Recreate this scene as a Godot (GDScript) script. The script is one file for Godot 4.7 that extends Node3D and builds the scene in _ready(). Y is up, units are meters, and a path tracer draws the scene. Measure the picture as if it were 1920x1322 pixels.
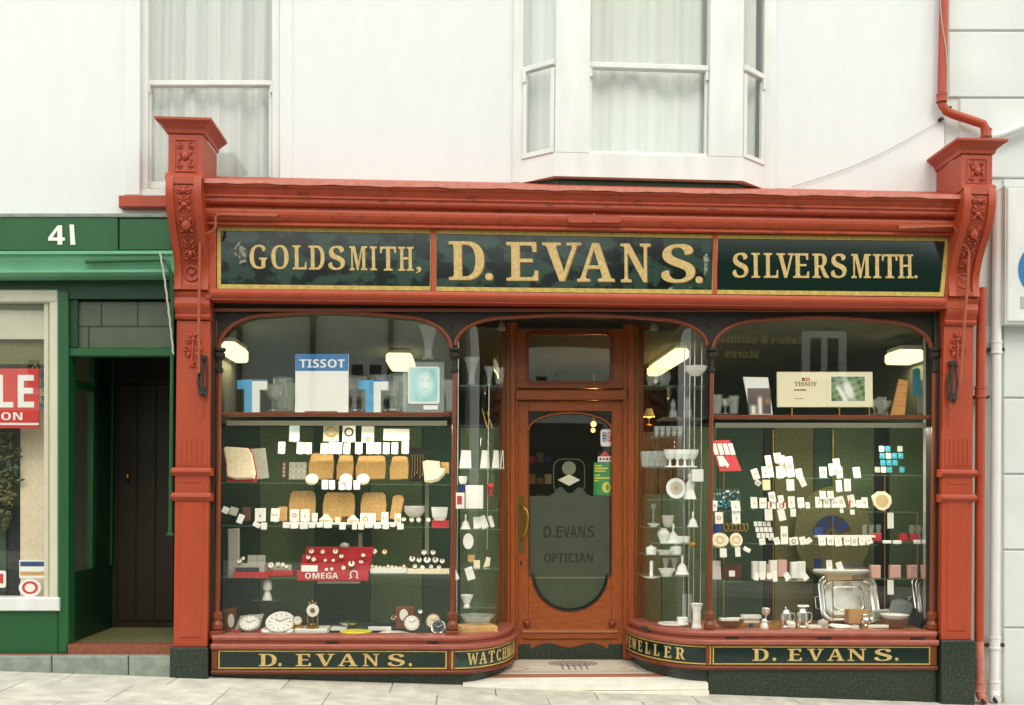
extends Node3D
# A jeweller's shopfront in a terrace street, seen square-on from across the road.
# Measurements are taken on a 1920 x 1322 plan of the front: P(x, y, z) gives the point of the world at that place of the plan, z metres in front of the glass line.
const F := 1845.0
const CX := 960.0
const CY := 931.0
const DIST := 7.69
const EYE := 1.6
const YAW := 0.0488
const ROLL := 0.0095
var cr: Vector3
var cu: Vector3
var cf: Vector3
var M := {}
var T := {}
var used := {}
var rng := RandomNumberGenerator.new()

class MB:
	var v := PackedVector3Array()
	var n := PackedVector3Array()
	var uv := PackedVector2Array()
	func tri(a: Vector3, b: Vector3, c: Vector3) -> void:
		var m := (b - a).cross(c - a)
		if m.length_squared() < 1e-18: return
		m = m.normalized()
		tris(a, b, c, m, m, m)
	func tris(a, b, c, na, nb, nc) -> void:
		v.append(a); v.append(c); v.append(b)
		n.append(na); n.append(nc); n.append(nb)
	func quad(a, b, c, d) -> void:
		tri(a, b, c); tri(a, c, d)
	func squad(a, b, c, d, na, nb, nc, nd) -> void:
		tris(a, b, c, na, nb, nc); tris(a, c, d, na, nc, nd)
	func box(c: Vector3, s: Vector3, B := Basis(), bev := 0.0) -> void:
		var h := s / 2
		var k := minf(bev, minf(h.x, minf(h.y, h.z)) * 0.6)
		var corner := func(sx, sy, sz, ax):
			var p := Vector3(sx * h.x, sy * h.y, sz * h.z)
			for i in 3:
				if i != ax: p[i] -= signf(p[i]) * k
			return c + B * p
		for ax in 3:
			var u := (ax + 1) % 3
			var w := (ax + 2) % 3
			for s1 in [-1, 1]:
				var q := []
				for st in [[-1, -1], [1, -1], [1, 1], [-1, 1]]:
					var g := [0, 0, 0]
					g[ax] = s1; g[u] = st[0] * s1; g[w] = st[1]
					q.append(corner.call(g[0], g[1], g[2], ax))
				quad(q[0], q[1], q[2], q[3])
		if k <= 0.0: return
		for ax in 3:
			var u := (ax + 1) % 3
			var w := (ax + 2) % 3
			for s1 in [-1, 1]:
				for s2 in [-1, 1]:
					var g0 := [0, 0, 0]
					g0[u] = s1; g0[w] = s2; g0[ax] = -1
					var g1 := g0.duplicate(); g1[ax] = 1
					var a = corner.call(g0[0], g0[1], g0[2], u)
					var b = corner.call(g1[0], g1[1], g1[2], u)
					var cc = corner.call(g1[0], g1[1], g1[2], w)
					var d = corner.call(g0[0], g0[1], g0[2], w)
					if s1 * s2 > 0: quad(d, cc, b, a)
					else: quad(a, b, cc, d)
		for sx in [-1, 1]:
			for sy in [-1, 1]:
				for sz in [-1, 1]:
					var a = corner.call(sx, sy, sz, 0)
					var b = corner.call(sx, sy, sz, 1)
					var d = corner.call(sx, sy, sz, 2)
					if sx * sy * sz > 0: tri(a, b, d)
					else: tri(a, d, b)
	func inset(p: PackedVector2Array, k: float) -> PackedVector2Array:
		var o := PackedVector2Array()
		var m := p.size()
		for i in m:
			var e0 := (p[i] - p[(i + m - 1) % m]).normalized()
			var e1 := (p[(i + 1) % m] - p[i]).normalized()
			var n0 := Vector2(-e0.y, e0.x)
			var n1 := Vector2(-e1.y, e1.x)
			var b := n0 + n1
			var l := b.length_squared()
			o.append(p[i] + (b * (2.0 * k / l) if l > 0.5 else n1 * k))
		return o
	func extr(poly: PackedVector2Array, zf: float, zb: float, bev := 0.0, X := Transform3D()) -> void:
		var p := poly.duplicate()
		if Geometry2D.is_polygon_clockwise(p): p.reverse()
		var q := inset(p, bev) if bev > 0.0 else p
		var ix := Geometry2D.triangulate_polygon(q)
		for i in range(0, ix.size(), 3):
			var a := q[ix[i]]
			var b := q[ix[i + 1]]
			var c := q[ix[i + 2]]
			if (b - a).cross(c - a) < 0:
				var t := b; b = c; c = t
			tri(X * Vector3(a.x, a.y, zf), X * Vector3(b.x, b.y, zf), X * Vector3(c.x, c.y, zf))
			tri(X * Vector3(a.x, a.y, zb), X * Vector3(c.x, c.y, zb), X * Vector3(b.x, b.y, zb))
		var m := p.size()
		for i in m:
			var j := (i + 1) % m
			var zs := zf - bev
			quad(X * Vector3(p[i].x, p[i].y, zb), X * Vector3(p[j].x, p[j].y, zb), X * Vector3(p[j].x, p[j].y, zs), X * Vector3(p[i].x, p[i].y, zs))
			if bev > 0.0:
				quad(X * Vector3(p[i].x, p[i].y, zs), X * Vector3(p[j].x, p[j].y, zs), X * Vector3(q[j].x, q[j].y, zf), X * Vector3(q[i].x, q[i].y, zf))
	# a closed outline of (z, y) points carried from one x to another
	func beam(prof: Array, a: Vector3, b: Vector3) -> void:
		var m := prof.size()
		var area := 0.0
		for i in m:
			var p: Vector2 = prof[i]
			var q: Vector2 = prof[(i + 1) % m]
			area += p.cross(q)
		for i in m:
			var p: Vector2 = prof[i]
			var q: Vector2 = prof[(i + 1) % m]
			var p0 := a + Vector3(0, p.y, p.x)
			var p1 := b + Vector3(0, p.y, p.x)
			var q0 := a + Vector3(0, q.y, q.x)
			var q1 := b + Vector3(0, q.y, q.x)
			if area > 0: quad(p0, p1, q1, q0)
			else: quad(p0, q0, q1, p1)
		var pl := PackedVector2Array(prof)
		var ix := Geometry2D.triangulate_polygon(pl)
		for i in range(0, ix.size(), 3):
			var t := [pl[ix[i]], pl[ix[i + 1]], pl[ix[i + 2]]]
			if (t[1] - t[0]).cross(t[2] - t[0]) < 0: t = [t[0], t[2], t[1]]
			var f := func(o, p): return o + Vector3(0, p.y, p.x)
			tri(f.call(a, t[0]), f.call(a, t[1]), f.call(a, t[2]))
			tri(f.call(b, t[0]), f.call(b, t[2]), f.call(b, t[1]))
	# an outline of (out, y) carried along a plan path of [x, z, nx, nz]
	func along(path: Array, prof: Array, caps := true) -> void:
		for i in path.size() - 1:
			var A = path[i]
			var B2 = path[i + 1]
			for k in prof.size() - 1:
				var p: Vector2 = prof[k]
				var q: Vector2 = prof[k + 1]
				var e := (q - p).normalized()
				var f := func(R, o): return Vector3(R[0] + R[2] * o.x, o.y, R[1] + R[3] * o.x)
				var g := func(R): return Vector3(-e.y * R[2], e.x, -e.y * R[3])
				squad(f.call(A, q), f.call(B2, q), f.call(B2, p), f.call(A, p), g.call(A), g.call(B2), g.call(B2), g.call(A))
		if caps:
			for s in [0, path.size() - 1]:
				var R = path[s]
				var pl := PackedVector2Array(prof)
				var ix := Geometry2D.triangulate_polygon(pl)
				for i in range(0, ix.size(), 3):
					var w := []
					for k in 3:
						var o := pl[ix[i + k]]
						w.append(Vector3(R[0] + R[2] * o.x, o.y, R[1] + R[3] * o.x))
					tri(w[0], w[1], w[2])
	func lathe(c: Vector3, prof: Array, seg := 20, B := Basis()) -> void:
		for i in prof.size() - 1:
			var p: Vector2 = prof[i]
			var q: Vector2 = prof[i + 1]
			if p.distance_to(q) < 1e-7: continue
			var e := (q - p).normalized()
			for k in seg:
				var t0 := TAU * k / seg
				var t1 := TAU * (k + 1) / seg
				var d0 := Vector3(cos(t0), 0, sin(t0))
				var d1 := Vector3(cos(t1), 0, sin(t1))
				var up := Vector3.UP
				var n0 := B * (d0 * e.y - up * e.x)
				var n1 := B * (d1 * e.y - up * e.x)
				var a := c + B * (d0 * p.x + up * p.y)
				var b := c + B * (d1 * p.x + up * p.y)
				var cc := c + B * (d1 * q.x + up * q.y)
				var d := c + B * (d0 * q.x + up * q.y)
				if p.x > 1e-6: tris(a, cc, b, n0, n1, n1)
				if q.x > 1e-6: tris(a, d, cc, n0, n0, n1)
	func ell(c: Vector3, r: Vector3, B := Basis(), seg := 12, rings := 6) -> void:
		for i in rings:
			for k in seg:
				var w := []
				for ab in [[i, k], [i + 1, k], [i + 1, k + 1], [i, k + 1]]:
					var th: float = PI * ab[0] / rings - PI / 2
					var ph: float = TAU * ab[1] / seg
					w.append(Vector3(cos(th) * cos(ph), sin(th), cos(th) * sin(ph)))
				var pos := func(u): return c + B * (u * r)
				var nor := func(u): return (B * (u / r)).normalized()
				if i < rings - 1: tris(pos.call(w[0]), pos.call(w[1]), pos.call(w[2]), nor.call(w[0]), nor.call(w[1]), nor.call(w[2]))
				if i > 0: tris(pos.call(w[0]), pos.call(w[2]), pos.call(w[3]), nor.call(w[0]), nor.call(w[2]), nor.call(w[3]))
	func tube(pts: Array, r, seg := 8) -> void:
		var rings := []
		var nrs := []
		var side := Vector3.ZERO
		for i in pts.size():
			var d: Vector3 = (pts[mini(i + 1, pts.size() - 1)] - pts[maxi(i - 1, 0)]).normalized()
			if side == Vector3.ZERO: side = d.cross(Vector3.UP if absf(d.y) < 0.9 else Vector3.BACK).normalized()
			side = (side - d * side.dot(d)).normalized()
			var o := d.cross(side)
			var ring := []
			var nr := []
			for k in seg:
				var t := TAU * k / seg
				var u := side * cos(t) + o * sin(t)
				nr.append(u)
				ring.append(pts[i] + u * (r if r is float else r[i]))
			rings.append(ring); nrs.append(nr)
		for i in pts.size() - 1:
			for k in seg:
				var j := (k + 1) % seg
				squad(rings[i][k], rings[i][j], rings[i + 1][j], rings[i + 1][k], nrs[i][k], nrs[i][j], nrs[i + 1][j], nrs[i + 1][k])
		for e in [0, pts.size() - 1]:
			for k in range(1, seg - 1):
				if e: tri(rings[e][0], rings[e][k], rings[e][k + 1])
				else: tri(rings[e][0], rings[e][k + 1], rings[e][k])

func P(x: float, y: float, z: float) -> Vector3:
	var d := cr * ((x - CX) / F) + cu * ((CY - y) / F) + cf
	return Vector3(0, EYE, DIST) + d * ((DIST - z) / -d.z)
func Q(p: Vector3) -> Vector2:
	var d := p - Vector3(0, EYE, DIST)
	return Vector2(CX + F * d.dot(cr) / d.dot(cf), CY - F * d.dot(cu) / d.dot(cf))
func S(z: float) -> float:
	return (DIST - z) / F
func pp(pts: Array, z: float) -> PackedVector2Array:
	var o := PackedVector2Array()
	for p in pts:
		var w := P(p[0], p[1], z)
		o.append(Vector2(w.x, w.y))
	return o
func rect(x0, y0, x1, y1) -> Array:
	return [[x0, y1], [x1, y1], [x1, y0], [x0, y0]]
func rrect(x0: float, y0: float, x1: float, y1: float, r: float, n := 4) -> Array:
	var o := []
	for c in [[x1 - r, y1 - r, 0], [x0 + r, y1 - r, 1], [x0 + r, y0 + r, 2], [x1 - r, y0 + r, 3]]:
		for i in n + 1:
			var t: float = (c[2] + float(i) / n) * PI / 2
			o.append([c[0] + r * cos(t), c[1] + r * sin(t)])
	return o
func oval(cx: float, cy: float, rx: float, ry: float, n := 24) -> Array:
	var o := []
	for i in n: o.append([cx + rx * cos(TAU * i / n), cy + ry * sin(TAU * i / n)])
	return o

func numbered(n: String, parent: Node) -> String:
	var k := str(parent.get_instance_id()) + n
	used[k] = used.get(k, -1) + 1
	return n if used[k] == 0 else "%s_%03d" % [n, used[k]]
func put(o: Node3D, called: String, parent: Node) -> void:
	o.name = numbered(called, parent)
	parent.add_child(o, true)
func origin(o: Node) -> Vector3:
	var p := Vector3.ZERO
	while o is Node3D and o != self:
		p += o.position
		o = o.get_parent()
	return p
func done(mb: MB, called: String, mat, parent: Node = self, local := false) -> MeshInstance3D:
	var o := MeshInstance3D.new()
	var off := Vector3.ZERO if local else origin(parent)
	if off != Vector3.ZERO:
		for i in mb.v.size(): mb.v[i] -= off
	var base := Vector3.ZERO
	if parent == self and not local:
		var lo := Vector3.INF
		var hi := -Vector3.INF
		for p in mb.v:
			lo = lo.min(p); hi = hi.max(p)
		base = Vector3((lo.x + hi.x) / 2, lo.y, (lo.z + hi.z) / 2)
		for i in mb.v.size(): mb.v[i] -= base
	var a := []
	a.resize(Mesh.ARRAY_MAX)
	a[Mesh.ARRAY_VERTEX] = mb.v
	a[Mesh.ARRAY_NORMAL] = mb.n
	if mb.uv.size() == mb.v.size(): a[Mesh.ARRAY_TEX_UV] = mb.uv
	var m := ArrayMesh.new()
	m.add_surface_from_arrays(Mesh.PRIMITIVE_TRIANGLES, a)
	m.surface_set_material(0, M[mat] if mat is String else mat)
	o.mesh = m
	put(o, called, parent)
	o.position = base
	return o
func tag(o: Node, label: String, category := "", group := "", kind := "") -> Node:
	if label: o.set_meta("label", label)
	if category: o.set_meta("category", category)
	if group: o.set_meta("group", group)
	if kind: o.set_meta("kind", kind)
	return o
func thing(called: String, label: String, category: String, at := Vector3.ZERO, group := "") -> Node3D:
	var o := Node3D.new()
	put(o, called, self)
	o.position = at
	tag(o, label, category, group)
	return o
func group_node(called: String, parent: Node) -> Node3D:
	var o := Node3D.new()
	put(o, called, parent)
	return o
func plate(called: String, mat, parent: Node, pts: Array, zf: float, zb: float, bev := 0.0) -> MeshInstance3D:
	var mb := MB.new()
	mb.extr(pp(pts, zf), zf, zb, bev)
	return done(mb, called, mat, parent)
func bar(called: String, mat, parent: Node, x0, y0, x1, y1, zf: float, zb: float, bev := 0.0) -> MeshInstance3D:
	return plate(called, mat, parent, rect(x0, y0, x1, y1), zf, zb, bev)
func ring_frame(called: String, mat, parent: Node, outer: Array, inner: Array, zf: float, zb: float) -> MeshInstance3D:
	var a := pp(outer, zf)
	var b := pp(inner, zf)
	var mb := MB.new()
	if Geometry2D.is_polygon_clockwise(a): a.reverse()
	if Geometry2D.is_polygon_clockwise(b): b.reverse()
	var m := a.size()
	for i in m:
		var j := (i + 1) % m
		var f := func(p, z): return Vector3(p.x, p.y, z)
		mb.quad(f.call(a[i], zf), f.call(a[j], zf), f.call(b[j], zf), f.call(b[i], zf))
		mb.quad(f.call(a[i], zb), f.call(a[j], zb), f.call(a[j], zf), f.call(a[i], zf))
		mb.quad(f.call(b[j], zb), f.call(b[i], zb), f.call(b[i], zf), f.call(b[j], zf))
		mb.quad(f.call(a[j], zb), f.call(a[i], zb), f.call(b[i], zb), f.call(b[j], zb))
	return done(mb, called, mat, parent)

func text(s: String, face: Font, x0: float, y0: float, x1: float, y1: float, z: float, depth: float, mat, parent: Node, called := "lettering", X = null) -> MeshInstance3D:
	var tm := TextMesh.new()
	tm.text = s
	tm.font = face
	tm.font_size = 96
	tm.pixel_size = 0.01
	tm.depth = 0.1
	tm.curve_step = 1.0
	tm.material = M[mat] if mat is String else mat
	var bb := tm.get_aabb()
	var o := MeshInstance3D.new()
	o.mesh = tm
	put(o, called, parent)
	var a := P(x0, y1, z)
	var b := P(x1, y1, z)
	var t := P(x0, y0, z)
	var sc := Vector3((b - a).length() / maxf(bb.size.x, 0.01), (t - a).length() / maxf(bb.size.y, 0.01), depth / 0.1)
	if X != null:
		o.transform = X
		o.transform.basis = o.transform.basis.scaled_local(sc)
		o.transform.origin -= o.transform.basis * bb.get_center()
		o.position -= origin(parent)
		return o
	var rot := Basis(Vector3.BACK, atan2(b.y - a.y, b.x - a.x))
	o.transform.basis = rot.scaled_local(sc)
	o.position = a + Vector3(0, 0, depth) - o.transform.basis * Vector3(bb.position.x, bb.position.y, bb.end.z) - origin(parent)
	return o

# ---------------------------------------------------------------- materials
func noise(freq: float, lo: float, hi: float, seed_: int, oct := 4, size := 512, kind := FastNoiseLite.TYPE_SIMPLEX_SMOOTH, cut := 0.0) -> NoiseTexture2D:
	var fn := FastNoiseLite.new()
	fn.noise_type = kind
	fn.seed = seed_
	fn.frequency = freq
	fn.fractal_octaves = oct
	var t := NoiseTexture2D.new()
	t.width = size; t.height = size
	t.seamless = true
	t.generate_mipmaps = false
	t.noise = fn
	var g := Gradient.new()
	g.set_color(0, Color(lo, lo, lo)); g.set_color(1, Color(hi, hi, hi))
	if cut > 0.0:
		g.set_offset(0, cut); g.set_offset(1, minf(cut + 0.2, 1.0))
	t.color_ramp = g
	return t
func mat(called: String, c: Color, rough := 0.6, tex := "", sc := Vector3.ONE, bump := "", bs := 0.0, bump_sc := Vector3.ZERO) -> StandardMaterial3D:
	var m := StandardMaterial3D.new()
	m.resource_name = called
	m.albedo_color = c
	m.roughness = rough
	if tex or bump:
		m.uv1_triplanar = true
		m.uv1_world_triplanar = true
		m.uv1_scale = sc
	if tex: m.albedo_texture = T[tex]
	if bump:
		m.heightmap_enabled = true
		m.heightmap_texture = T[bump]
		m.heightmap_scale = bs
	M[called] = m
	return m
func c8(r: int, g: int, b: int) -> Color:
	return Color8(r, g, b)

func materials() -> void:
	T.blotch = noise(0.006, 0.93, 1.0, 1, 5)
	T.streak = noise(0.012, 0.985, 1.0, 12, 5)
	T.paint = noise(0.014, 0.5, 1.0, 21, 6)
	T.paint.color_ramp.add_point(0.26, Color(0.93, 0.93, 0.93))
	T.paint.color_ramp.add_point(0.5, Color(0.98, 0.98, 0.98))
	T.dirt = noise(0.012, 0.8, 1.0, 2, 6)
	T.fine = noise(0.06, 0.0, 1.0, 3, 3)
	T.grain = noise(0.02, 0.74, 1.0, 4, 5)
	T.granite = noise(0.09, 0.35, 1.0, 5, 2, 512, FastNoiseLite.TYPE_CELLULAR)
	T.peel = noise(0.006, 0.45, 1.0, 8, 6, 512, FastNoiseLite.TYPE_SIMPLEX_SMOOTH, 0.36)
	T.weave = noise(0.05, 0.7, 1.0, 9, 4)
	mat("wall", c8(226, 229, 229), 0.85, "streak", Vector3(0.9, 0.35, 0.9), "fine", 0.12)
	mat("wall_cool", c8(222, 226, 222), 0.85, "blotch", Vector3(0.4, 0.3, 0.4), "fine", 0.12)
	mat("white_gloss", c8(230, 232, 228), 0.35, "blotch", Vector3(1.2, 0.4, 1.2))
	mat("red", c8(175, 70, 40), 0.42, "blotch", Vector3(1.3, 0.8, 1.3), "fine", 0.05)
	mat("red_worn", c8(180, 72, 40), 0.45, "paint", Vector3(0.8, 2.0, 2.0), "fine", 0.05)
	mat("red_top", c8(214, 132, 112), 0.6, "dirt", Vector3(1.5, 1.5, 1.5), "fine", 0.05)  # pale pink puts the light from above into the cornice top
	mat("mahogany", c8(134, 64, 34), 0.35, "grain", Vector3(6, 0.5, 6), "fine", 0.02)
	mat("mahogany_flat", c8(128, 62, 34), 0.35, "grain", Vector3(0.5, 6, 6), "fine", 0.02)
	mat("sill_wood_skylit", c8(178, 98, 80), 0.3, "grain", Vector3(0.6, 5, 5), "fine", 0.03)  # paler and pinker than the wood: sky reflection put into the colour
	mat("dark_wood", c8(38, 34, 24), 0.65, "grain", Vector3(4, 0.5, 4))
	mat("oak", c8(172, 88, 38), 0.33, "grain", Vector3(7, 0.6, 7), "fine", 0.02)
	mat("oak_flat", c8(172, 88, 38), 0.33, "grain", Vector3(0.6, 7, 7), "fine", 0.02)
	mat("pine", c8(232, 164, 88), 0.5, "grain", Vector3(0.8, 6, 6))
	mat("sign_black", c8(17, 38, 31), 0.08)
	mat("sign_worn", c8(44, 66, 56), 0.12, "peel", Vector3(1.1, 1.6, 1.1))
	mat("peel_pale", c8(138, 140, 120), 0.6, "peel", Vector3(6, 6, 6))
	mat("gold", c8(224, 192, 124), 0.4, "dirt", Vector3(4, 4, 4))
	mat("gilt_line", c8(214, 186, 92), 0.45, "dirt", Vector3(3, 3, 3))
	mat("gold_shade", c8(120, 88, 40), 0.5)
	mat("stone", c8(66, 82, 68), 0.3, "granite", Vector3(1.3, 1.3, 1.3))
	mat("brass", c8(190, 150, 70), 0.3); M.brass.metallic = 0.9
	mat("brass_dull", c8(120, 100, 50), 0.45); M.brass_dull.metallic = 0.8
	mat("silver", c8(236, 236, 226), 0.22); M.silver.metallic = 1.0
	mat("iron", c8(48, 42, 36), 0.6, "dirt", Vector3(6, 6, 6))
	mat("iron_red", c8(186, 96, 60), 0.5, "dirt", Vector3(6, 6, 6))
	mat("green", c8(27, 88, 45), 0.4, "blotch", Vector3(1, 0.5, 1), "fine", 0.03)
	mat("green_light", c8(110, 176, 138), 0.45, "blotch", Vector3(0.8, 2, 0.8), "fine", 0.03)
	mat("green_dark", c8(14, 58, 34), 0.45)
	mat("cream_paint", c8(212, 208, 186), 0.4, "blotch", Vector3(1, 0.5, 1))
	mat("slab", c8(214, 209, 194), 0.85, "dirt", Vector3(0.7, 0.7, 0.7), "fine", 0.15)
	mat("slab_pale", c8(222, 218, 204), 0.85, "dirt", Vector3(0.6, 0.6, 0.6), "fine", 0.15)
	mat("slab_dull", c8(206, 200, 184), 0.85, "dirt", Vector3(0.8, 0.8, 0.8), "fine", 0.15)
	mat("step_white", c8(236, 233, 220), 0.7, "blotch", Vector3(1.5, 1.5, 1.5), "fine", 0.06)
	mat("step_grey", c8(150, 160, 148), 0.8, "dirt", Vector3(1.2, 1.2, 1.2), "fine", 0.1)
	mat("red_tile", c8(150, 84, 58), 0.6, "dirt", Vector3(3, 3, 3))
	mat("mortar", c8(150, 144, 126), 0.95)
	mat("asphalt", c8(122, 120, 114), 0.9, "dirt", Vector3(0.8, 0.8, 0.8), "fine", 0.2)
	mat("brown_door", c8(52, 42, 28), 0.5, "grain", Vector3(5, 0.5, 5))
	mat("felt", c8(112, 132, 94), 0.95, "weave", Vector3(2, 2, 2))
	mat("felt_dark", c8(74, 98, 76), 0.95, "weave", Vector3(2, 2, 2))
	mat("felt_olive", c8(132, 132, 86), 0.95, "weave", Vector3(2, 2, 2))
	mat("room", c8(120, 120, 96), 0.9, "blotch", Vector3(0.6, 0.6, 0.6))
	mat("room_dark", c8(74, 76, 60), 0.9, "blotch", Vector3(0.6, 0.6, 0.6))
	mat("room_wood", c8(196, 142, 82), 0.5, "grain", Vector3(3, 0.4, 3))
	mat("card", c8(240, 238, 228), 0.7)
	mat("card_cream", c8(236, 220, 178), 0.7)
	mat("card_grey", c8(176, 176, 162), 0.6)
	mat("card_blue", c8(206, 226, 228), 0.6)
	T.dots = noise(0.09, 0.8, 1.0, 31, 2, 512, FastNoiseLite.TYPE_CELLULAR)
	mat("linen", c8(226, 180, 112), 0.9, "dots", Vector3(1.2, 1.2, 1.2))
	mat("linen_pale", c8(240, 210, 150), 0.9, "weave", Vector3(6, 6, 6))
	mat("velvet_cream", c8(250, 234, 200), 0.95, "blotch", Vector3(5, 5, 5))
	mat("velvet_black", c8(26, 22, 20), 0.9)
	mat("red_felt", c8(192, 38, 46), 0.75)
	mat("red_card", c8(200, 50, 58), 0.6)
	mat("pink_box", c8(222, 172, 160), 0.7)
	mat("china", c8(240, 240, 232), 0.2)
	mat("china_pattern", c8(226, 222, 210), 0.25, "weave", Vector3(8, 8, 8))
	mat("wood_case", c8(140, 84, 44), 0.35, "grain", Vector3(6, 1, 6))
	mat("leather", c8(92, 58, 38), 0.5, "dirt", Vector3(6, 6, 6))
	mat("dark", c8(26, 30, 28), 0.5)
	mat("ink", c8(40, 40, 42), 0.6)
	mat("sign_blue", c8(30, 112, 176), 0.5)
	mat("light_blue", c8(76, 160, 206), 0.5)
	mat("board_white", c8(238, 238, 230), 0.6)
	mat("board_cream", c8(242, 232, 196), 0.6)
	mat("teal", c8(60, 160, 180), 0.3)
	mat("navy", c8(34, 62, 120), 0.4)
	mat("sale_red", c8(206, 48, 44), 0.5)
	mat("brown_ink", c8(120, 78, 50), 0.6)
	mat("sticker_green", c8(40, 140, 62), 0.5)
	mat("sticker_yellow", c8(220, 210, 60), 0.5)
	mat("curtain", Color(0.94, 0.96, 0.93, 0.68), 0.95)
	M.curtain.transparency = BaseMaterial3D.TRANSPARENCY_ALPHA
	mat("net", Color(0.92, 0.94, 0.91, 0.54), 0.95)
	M.net.transparency = BaseMaterial3D.TRANSPARENCY_ALPHA
	mat("rope", c8(190, 186, 170), 0.9)
	mat("pelmet", c8(150, 150, 128), 0.6)
	mat("lobby_pane", c8(80, 92, 72), 0.4, "blotch", Vector3(1, 1, 1))
	mat("frost", c8(66, 76, 56), 0.6, "blotch", Vector3(2, 2, 2))
	mat("frost_grey", c8(120, 124, 100), 0.5, "blotch", Vector3(1, 1, 1))
	mat("etch", c8(36, 44, 34), 0.5)
	mat("etch_pale", c8(200, 198, 170), 0.6)
	var pane := StandardMaterial3D.new()
	pane.resource_name = "pane_glass"
	pane.transparency = BaseMaterial3D.TRANSPARENCY_ALPHA
	pane.albedo_color = Color(0.85, 0.95, 0.9, 0.003)
	pane.roughness = 0.0
	M.glass = pane
	var sg := pane.duplicate()
	sg.resource_name = "shelf_glass"
	sg.albedo_color = Color(0.7, 0.9, 0.8, 0.08)
	M.shelf_glass = sg
	var cg := pane.duplicate()
	cg.resource_name = "cut_glass"
	cg.albedo_color = Color(0.9, 0.95, 0.92, 0.13)
	cg.roughness = 0.05
	M.cut_glass = cg
	for e in [["tube_glow", Color(1.0, 0.95, 0.68), 0.8], ["bulb_glow", Color(1.0, 0.78, 0.42), 1.2]]:
		var m := StandardMaterial3D.new()
		m.resource_name = e[0]
		m.albedo_color = Color(0.9, 0.88, 0.8)
		m.emission_enabled = true
		m.emission = e[1]
		m.emission_energy_multiplier = e[2]
		M[e[0]] = m

var serif := SystemFont.new()
var sans := SystemFont.new()

func _ready() -> void:
	var fwd := Vector3(sin(YAW), 0, -cos(YAW))
	var rt := Vector3(cos(YAW), 0, sin(YAW))
	cf = fwd
	cr = rt * cos(ROLL) + Vector3.UP * sin(ROLL)
	cu = Vector3.UP * cos(ROLL) - rt * sin(ROLL)
	var cam := Camera3D.new()
	cam.name = "camera"
	add_child(cam)
	cam.transform = Transform3D(Basis(cr, cu, -cf), Vector3(0, EYE, DIST))
	cam.set_frustum(0.05 * 1322.0 / F, Vector2(0, 0.05 * (CY - 661.0) / F), 0.05, 400.0)
	cam.current = true
	var env := Environment.new()
	env.background_mode = Environment.BG_SKY
	var sky := Sky.new()
	var sm := ProceduralSkyMaterial.new()
	sm.sky_top_color = c8(214, 220, 222)
	sm.sky_horizon_color = c8(226, 226, 218)
	sm.ground_bottom_color = c8(120, 116, 106)
	sm.ground_horizon_color = c8(190, 188, 178)
	sm.sky_curve = 0.3
	sm.sun_angle_max = 1.0
	sky.sky_material = sm
	env.sky = sky
	env.background_energy_multiplier = 1.3
	env.tonemap_mode = Environment.TONE_MAPPER_LINEAR
	env.tonemap_exposure = 2.32
	env.sdfgi_enabled = true
	env.ssao_enabled = true
	env.ssil_enabled = true
	var we := WorldEnvironment.new()
	we.name = "world_environment"
	we.environment = env
	add_child(we)
	var sun := DirectionalLight3D.new()
	sun.name = "overcast_sun"
	sun.light_color = Color(1.0, 0.97, 0.9)
	sun.light_energy = 0.22
	sun.light_angular_distance = 26.0
	sun.shadow_enabled = true
	add_child(sun)
	sun.look_at_from_position(Vector3(1.5, 9.6, 8.6), Vector3.ZERO)
	serif.font_names = PackedStringArray(["Droid Serif"])
	serif.font_weight = 700
	sans.font_names = PackedStringArray(["Droid Sans"])
	sans.font_weight = 700
	materials()
	ground()
	opposite()
	white_building()
	right_building()
	green_shop()
	interior()
	shopfront()
	fittings()
	goods()
	print("labels used twice without a group: ", doubles())

func doubles() -> Array:
	var seen := {}
	var out := []
	for o in get_children():
		var l = o.get_meta("label", "")
		if l and seen.has(l) and not o.has_meta("group"): out.append(l)
		seen[l] = 1
	return out

func ground_y(x: float) -> float:
	var a := P(0, 1257, 0.1)
	var b := P(1800, 1319, 0.1)
	return a.y + (x - a.x) * (b.y - a.y) / (b.x - a.x)
func ground_tilt() -> float:
	return atan(ground_y(1.0) - ground_y(0.0))

func sheet(called: String, m: String, x0: float, x1: float, z0: float, z1: float, drop: float, thick: float) -> MeshInstance3D:
	var mb := MB.new()
	var f := func(x, z, d): return Vector3(x, ground_y(x) - d, z)
	mb.quad(f.call(x0, z1, drop), f.call(x1, z1, drop), f.call(x1, z0, drop), f.call(x0, z0, drop))
	mb.quad(f.call(x0, z1, drop + thick), f.call(x1, z1, drop + thick), f.call(x1, z1, drop), f.call(x0, z1, drop))
	mb.quad(f.call(x1, z0, drop + thick), f.call(x0, z0, drop + thick), f.call(x0, z0, drop), f.call(x1, z0, drop))
	return done(mb, called, m)

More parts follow.
